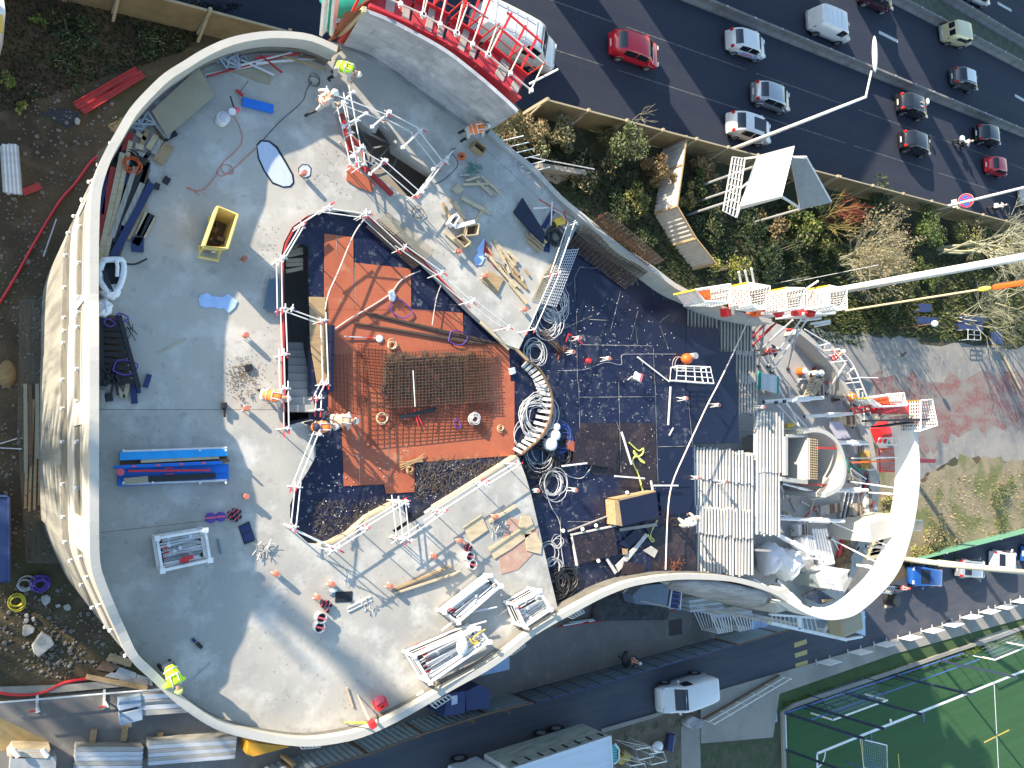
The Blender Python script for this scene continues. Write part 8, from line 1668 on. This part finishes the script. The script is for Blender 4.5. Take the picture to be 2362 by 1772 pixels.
# ---------- left ground ----------
for l,a,b in (('red steel channel beam in the dirt, upper',(640,905),(1170,600)),('red steel channel beam in the dirt, lower',(700,950),(1215,630))):
    A_,B_=K(0,0,*a,.15),K(0,0,*b,.15); t=thing('channel_beam',l,'beam',V3(A_,0)); obj('web',MB().beam(A_,B_,.28,.05),redd,t); n=Vector((-(B_-A_).y,(B_-A_).x,0)).normalized()*.14
    for s in (-1,1): obj('flange',MB().beam(A_+n*s+Vector((0,0,.06)),B_+n*s+Vector((0,0,.06)),.04,.14),redd,t)
one('red_board','dull red board in the dirt beside the tube stack','board',MB().beam(K(0,0,190,1640,.1),K(0,0,345,1580,.1),.3,.06),redd)
one('black_sheeting','black triangular plastic sheet lying in the dirt','sheet',MB().prism(KL(0,0,[(350,955),(530,920),(670,960),(660,1010),(600,1100),(480,1040)],.03),.012,.03),blk)
for i in range(9): one('stacked_tube',OL_(i,'long galvanised tube in the stack at the left edge'),'tube',MB().tube(K(0,0,15+i*16,1235+U(-10,10),.9),K(0,1,40+i*17,20+U(-10,20),.9),.075,7),galv if i%2 else dgalv,'galvanised tubes stacked at the left edge')
m=MB()
for i in range(1500):
    c,r,x,y=random.choice([(0,3,U(0,600),U(100,900)),(0,3,U(400,1100),U(300,800)),(0,2,U(0,450),U(0,1600)),(0,1,U(0,420),U(0,1600)),(0,0,U(150,1000),U(700,1640))]); s=abs(random.gauss(0,1))*.04+.015
    m.ball(K(c,r,x,y,.02),(s,s*U(.6,1.2),s*.6),5,3)
o=one('rubble','loose stones and rubble scattered over the dirt west of the tower','rubble',m,M('stone',(.19,.17,.14),[(2,4,.4,.6,(.12,.11,.1),.8)],rough=.9)); o['kind']='stuff'
for l,c,r,q,h in (('big pale broken slab in the rubble',0,3,[(270,620),(360,500),(440,550),(465,610),(390,670),(330,720),(285,680)],.3),('grey flat slab above the big pale one',0,3,[(195,450),(260,440),(300,470),(290,505),(220,540),(190,530)],.12),('grey slab near the yellow hose',0,3,[(350,200),(400,180),(432,205),(430,245),(385,285),(350,240)],.12),('small white stone beside the black sheet',0,0,[(635,1010),(660,995),(685,1020),(675,1060),(640,1050)],.15),('small grey slab at the upper rubble',0,3,[(470,270),(510,262),(525,285),(480,300)],.1),('pale round stone left of the slabs, upper',0,3,[(210,350),(240,345),(250,375),(225,385),(207,375)],.15),('pale round stone left of the slabs, lower',0,3,[(207,390),(245,385),(250,410),(225,430),(205,410)],.15),('pale stone right of the two round ones',0,3,[(265,385),(295,370),(305,405),(280,420)],.15),('white stone heap near the facade foot',0,3,[(540,280),(590,262),(610,300),(580,325),(545,310)],.2)):
    one('stone_slab',l,'stone',MB().prism(KL(c,r,q,h),.01,h),M('pale_stone',(.38,.37,.34),[(3,6,.45,.6,(.22,.21,.2),.7)],rough=.9),bev=.04)
# plank track, dark blue container left edge
t=thing('blue_container','dark blue container roof at the left edge','container',K(0,2,30,1300,0)); obj('roof',MB().prism(KL(0,2,[(-120,980),(75,985),(80,1700),(-120,1740)],2.4),.02,2.4),S('container_blue',(.03,.06,.17),.5),t); obj('roof_rim',MB().path([Z(p,.03) for p in KL(0,2,[(-120,980),(75,985),(80,1700),(-120,1740)],2.4)],.06,4,closed=True),navy,t)
one('brown_heap','ochre earth heap at the left edge','heap',MB().ball(K(0,1,60,1560,.0),(.35,.6,.35),14,8),M('ochre_soil',(.30,.20,.09),[(3,6,.4,.6,(.2,.13,.06),.7)],rough=.95,bump=(8,.05)),smooth=True)
for i,(x0,x1) in enumerate(((200,232),(240,272),(300,332),(340,370))): one('track_plank',OL_(i,'long plank lying along the trampled path west of the facade'),'plank',MB().beam(K(0,2,x0+15,20,.08),K(0,2,x0+20,780-60*i,.08),.14,.05),woodd if i%2 else MC['yellowed_plywood'],'planks on the trampled path')
one('white_tube','thin grey tube standing in the dirt near the facade','tube',MB().tube(K(0,1,370,560,.1),K(0,1,480,240,.3),.03,5),galv)
for l,a,b in (('pale stick in the dirt at the left edge, upper',(0,530),(145,485)),('pale stick in the dirt at the left edge, lower',(0,565),(185,575))): one('stick',l,'stick',MB().tube(K(0,2,*a,.1),K(0,2,*b,.1),.025,5),galv)
t=thing('white_structure','white and yellow structure cut by the upper left corner','structure',P(0,30,0)); obj('panel',MB().prism([P(-80,-40,3),P(5,-30,3),P(13,30,3),P(3,70,3),P(-80,80,3)],.02,3),white,t); obj('yellow_edge',MB().beam(P(3,35,3.1),P(2,75,3.1),.1,.1),yel,t)
# kerb and tube barrier bottom left
t=thing('tube_barrier','long white tube barrier with red ends along the southwest path','barrier',K(0,3,600,1060,0)); 
for h_ in (.5,1.05): obj('rail',MB().tube(K(0,3,-60,1105,h_),K(0,3,1400,985,h_),.035,5),tubew,t)
for x in (310,880): b=K(0,3,x+5,1110-(x-310)*.06,0); obj('post',MB().tube(b,Z(b,1.2),.045,6),tubew,t); obj('foot',MB().beam(b+Vector((0,-.35,.05)),b+Vector((0,.45,.05)),.1,.08),tubew,t); obj('red_end',MB().tube(Z(b,1.05)+Vector((-.35,0,0)),Z(b,1.05)+Vector((-.1,0,0)),.04,5),tipr,t)
m=MB(); m.wall(KL(0,3,[(-60,1030),(500,1010),(1000,965),(1250,955)],0),.3,0,.12); struct('kerb',m,MC['pavement_slab'])
plank('brown timber lying from rubble to the parapet foot',0,3,(735,880),(1250,980),.2,.12,.05,wood); 
for l,q,mt in (('brown plywood scrap at the foot of the southwest facade, upper',[(940,680),(1130,740),(1110,800),(900,740)],wood),('brown plywood scrap at the foot of the facade, lower',[(880,750),(1020,790),(980,850),(820,820)],woodd),('grey triangular slab at the foot of the facade',[(1020,800),(1160,850),(1150,930),(890,880)],dgalv),('grey square slab beside the triangular one',[(1165,860),(1290,900),(1300,960),(1155,940)],grey)): slab('ground_panel',l,'panel',0,3,q,.03,.05,mt)
def stack(label,c,r,q,h,n,mats,lab2,grp,along=True):
    Q=KL(c,r,q,h); 
    for i in range(n):
        a=lerp(Q[0],Q[3],(i+.5)/n); b=lerp(Q[1],Q[2],(i+.5)/n); wd=((Q[3]-Q[0]).length/n)*.93
        m=MB().beam(a-Vector((0,0,h*.5)),b-Vector((0,0,h*.5)),wd,h*.92); one('stacked_plank',OL_(i,lab2,'top'),'plank',m,mats[i%len(mats)],grp)
alu=M('aluminium_plank',(.55,.58,.62),[((1,6,6),5,.45,.65,(.36,.37,.36),.7)],rough=.4,metal=.2); alug=M('grey_plank',(.36,.35,.32),[((1,6,6),5,.45,.65,(.25,.24,.21),.7)],rough=.7)
stack('',0,3,[(650,1480),(1220,1480),(1200,1760),(640,1760)],.8,7,[alug,alu,alu],'long metal plank in the left stack at the bottom edge','planks in the left bottom stack')
stack('',0,3,[(1270,1430),(2015,1395),(2000,1580),(1265,1640)],.8,6,[alug,alu,alug,alu],'long metal plank in the right stack at the bottom edge','planks in the right bottom stack')
stack('',0,3,[(1190,1040),(1560,1010),(1600,1190),(1170,1220)],.7,4,[alu,alug],'metal plank in the stack half under the southwest parapet','planks half under the parapet')
for i,(x,y) in enumerate(((1100,1090),(1110,1210))): one('pale_box',('upper','lower')[i]+' pale blue box end beside the half hidden stack','box',MB().box(K(0,3,x,y,.5),(.9,.5,.5),.05),S('box_pale_blue',(.28,.36,.46)),'pale blue boxes by the hidden stack',bev=.03)
for i,(x,y) in enumerate(((785,1380),(1050,1365),(1350,1400))): one('bearer_timber',OL_(i,'square timber bearer sticking out behind the metal plank stacks'),'timber',MB().beam(K(0,3,x,y+60,.1),K(0,3,x+15,y-50,.1),.22,.2),wood,'timber bearers under the plank stacks')
stack('',0,3,[(110,1490),(430,1500),(400,1580),(60,1560)],1.1,5,[woodp,woodw],'bleached beam in the strapped pack at the lower left','beams of the strapped pack')
one('grey_pack','grey sheets under the strapped pack at the lower left corner','sheets',MB().prism(KL(0,3,[(90,1580),(480,1560),(470,1760),(80,1760)],1.0),.02,1.0),dgalv)
for x in (110,360): one('white_strap',('left' if x==110 else 'right')+' white strap roll on the strapped pack','strap',MB().tube(K(0,3,x,1500,1.25),K(0,3,x+45,1560,1.25),.1,8),white,'white straps on the lower left pack')
t=thing('amber_box','amber plastic box cut by the parapet at the bottom','box',K(0,3,2200,1490,0)); obj('tub',MB().prism(KL(1,3,[(-60,1440),(290,1480),(-20,1560),(-80,1540)],1.2),.02,1.2),M('amber_plastic',(.65,.33,.03),rough=.3),t)
# under south side: street side storage
for l,q,h_ in (('navy site cabin box beside the hoarding with a notice on it',[(1640,1030),(1780,1000),(1780,1190),(1600,1220)],2.2),('black box container next to the navy cabin',[(1780,1010),(1900,950),(2000,1000),(1990,1150),(1790,1170)],2.0)):
    Q=KL(1,3,q,h_); t=thing('site_box',l,'container',V3(sum(Q,Vector())/len(Q),0)); obj('box_body',MB().prism(Q,.02,h_),navy if 'navy' in l else blk,t)
    if 'navy' in l: obj('notice',MB().prism(KL(1,3,[(1670,1045),(1715,1038),(1715,1110),(1665,1125)],h_+.03),h_+.005,h_+.03),S('notice_pale',(.5,.55,.7)),t)
for i in range(6): one('blue_pipe',OL_(i,'pale blue pipe in the bundle below the south parapet','top'),'pipe',MB().tube(K(1,3,1900+U(-10,10),800+i*12,.9),K(1,3,2150,715+i*18,.9),.11,8),S('pipe_pale_blue',(.35,.48,.68)),'pale blue pipes below the parapet')
stack('',2,3,[(1510,235),(1790,200),(1810,310),(1525,335)],1.0,5,[alu,alug],'white metal plank in the stack north of the cage frames','planks north of the cage frames')
for l,x,y in (('stack of white grille frames on the apron, left',1690,330),('stack of white grille frames on the apron, right',1870,310)):
    Q=[K(2,3,x+a,y+b_,1.6) for a,b_ in ((0,20),(170,10),(185,165),(75,185))]; t=thing('grille_stack',l,'frames',V3(sum(Q,Vector())/4,0))
    for k in range(7): 
        a_=lerp(Q[0],Q[1],k/6); b_=lerp(Q[3],Q[2],k/6); obj('frame',MB().path([a_,b_,V3(b_,.1),V3(a_,.1)],.045,4,closed=True),MC['white_paint'],t)
    obj('top_cover',MB().prism([lerp(Q[0],Q[1],0),Q[1],lerp(Q[1],Q[2],.2),lerp(Q[0],Q[3],.2)],1.6,1.64),dgalv,t)
t=thing('blue_scaffold_frame','blue scaffold walkway leaning against the bulging shell','scaffold',K(2,3,1400,200,3)); Q=KL(2,3,[(1370,90),(1450,100),(1430,310),(1340,290)],4.); 
for k in range(6): obj('cross_bar',MB().beam(lerp(Q[0],Q[3],k/5),lerp(Q[1],Q[2],k/5),.06,.06),S('scaffold_blue',(.05,.10,.35)),t)
obj('side_rail',MB().beam(Q[0],Q[3],.07,.07).beam(Q[1],Q[2],.07,.07),galv,t); obj('deck_sheet',MB().prism(Q,3.8,3.85),navy,t)
for p in Q: obj('leg',MB().tube(V3(p,0),p,.05,5),galv,t)
for i in range(16):
    x=390+i*55+U(-10,10); a=K(2,3,x,455-i*9+U(-18,14),.2+.05*(i%3)); b=K(2,3,x+U(180,380),455-i*9-U(30,75),.2+.05*(i%3))
    one('scaffold_tube','red and white scaffold tube in the long pile under the south parapet','tube',MB().tube(a,b,.05,5),[redd,galv,dgalv,tubew][i%4],'tube pile under the south parapet')
one('dark_mat','dark square mat with rim on the shaded apron','mat',MB().prism(KL(2,3,[(1340,405),(1450,390),(1450,520),(1345,535)],.04),.012,.04),S('mat_brown',(.08,.07,.07),.9))
one('blue_tarpaulin','crumpled pale blue sheet near the access stair','sheet',MB().ball(K(2,3,2105,445,.15),(1.0,.8,.3),8,5),foam)
m=MB(); m.beam(K(2,3,700,250,.3),K(2,3,1330,250,.3),2.2,.5)
one('covered_pile','long dark tarpaulin covered pile under the curved wall','pile',m,M('dark_tarp',(.07,.07,.07),[(2,6,.4,.6,(.03,.03,.035),.8)],rough=.8,bump=(2,.3)),bev=.2)
m=MB().prism(KL(2,3,[(1030,190),(1110,110),(1380,80),(1340,290),(1050,260)],1.5),.02,1.5); one('grey_shed','low dark blue grey shed roof under the curved wall','shed',m,S('shed_grey',(.16,.2,.27),.5))
t=thing('black_bollard','dark round manhole column beside the white rim','bollard',K(3,3,1040,210,0)); obj('column',MB().tube(K(3,3,1040,218,.02),Z(K(3,3,1040,218,.02),1.0),.5,16),blk,t); obj('base_ring',MB().tube(K(3,3,1040,222,.02),K(3,3,1040,222,.08),.75,18),pave,t)
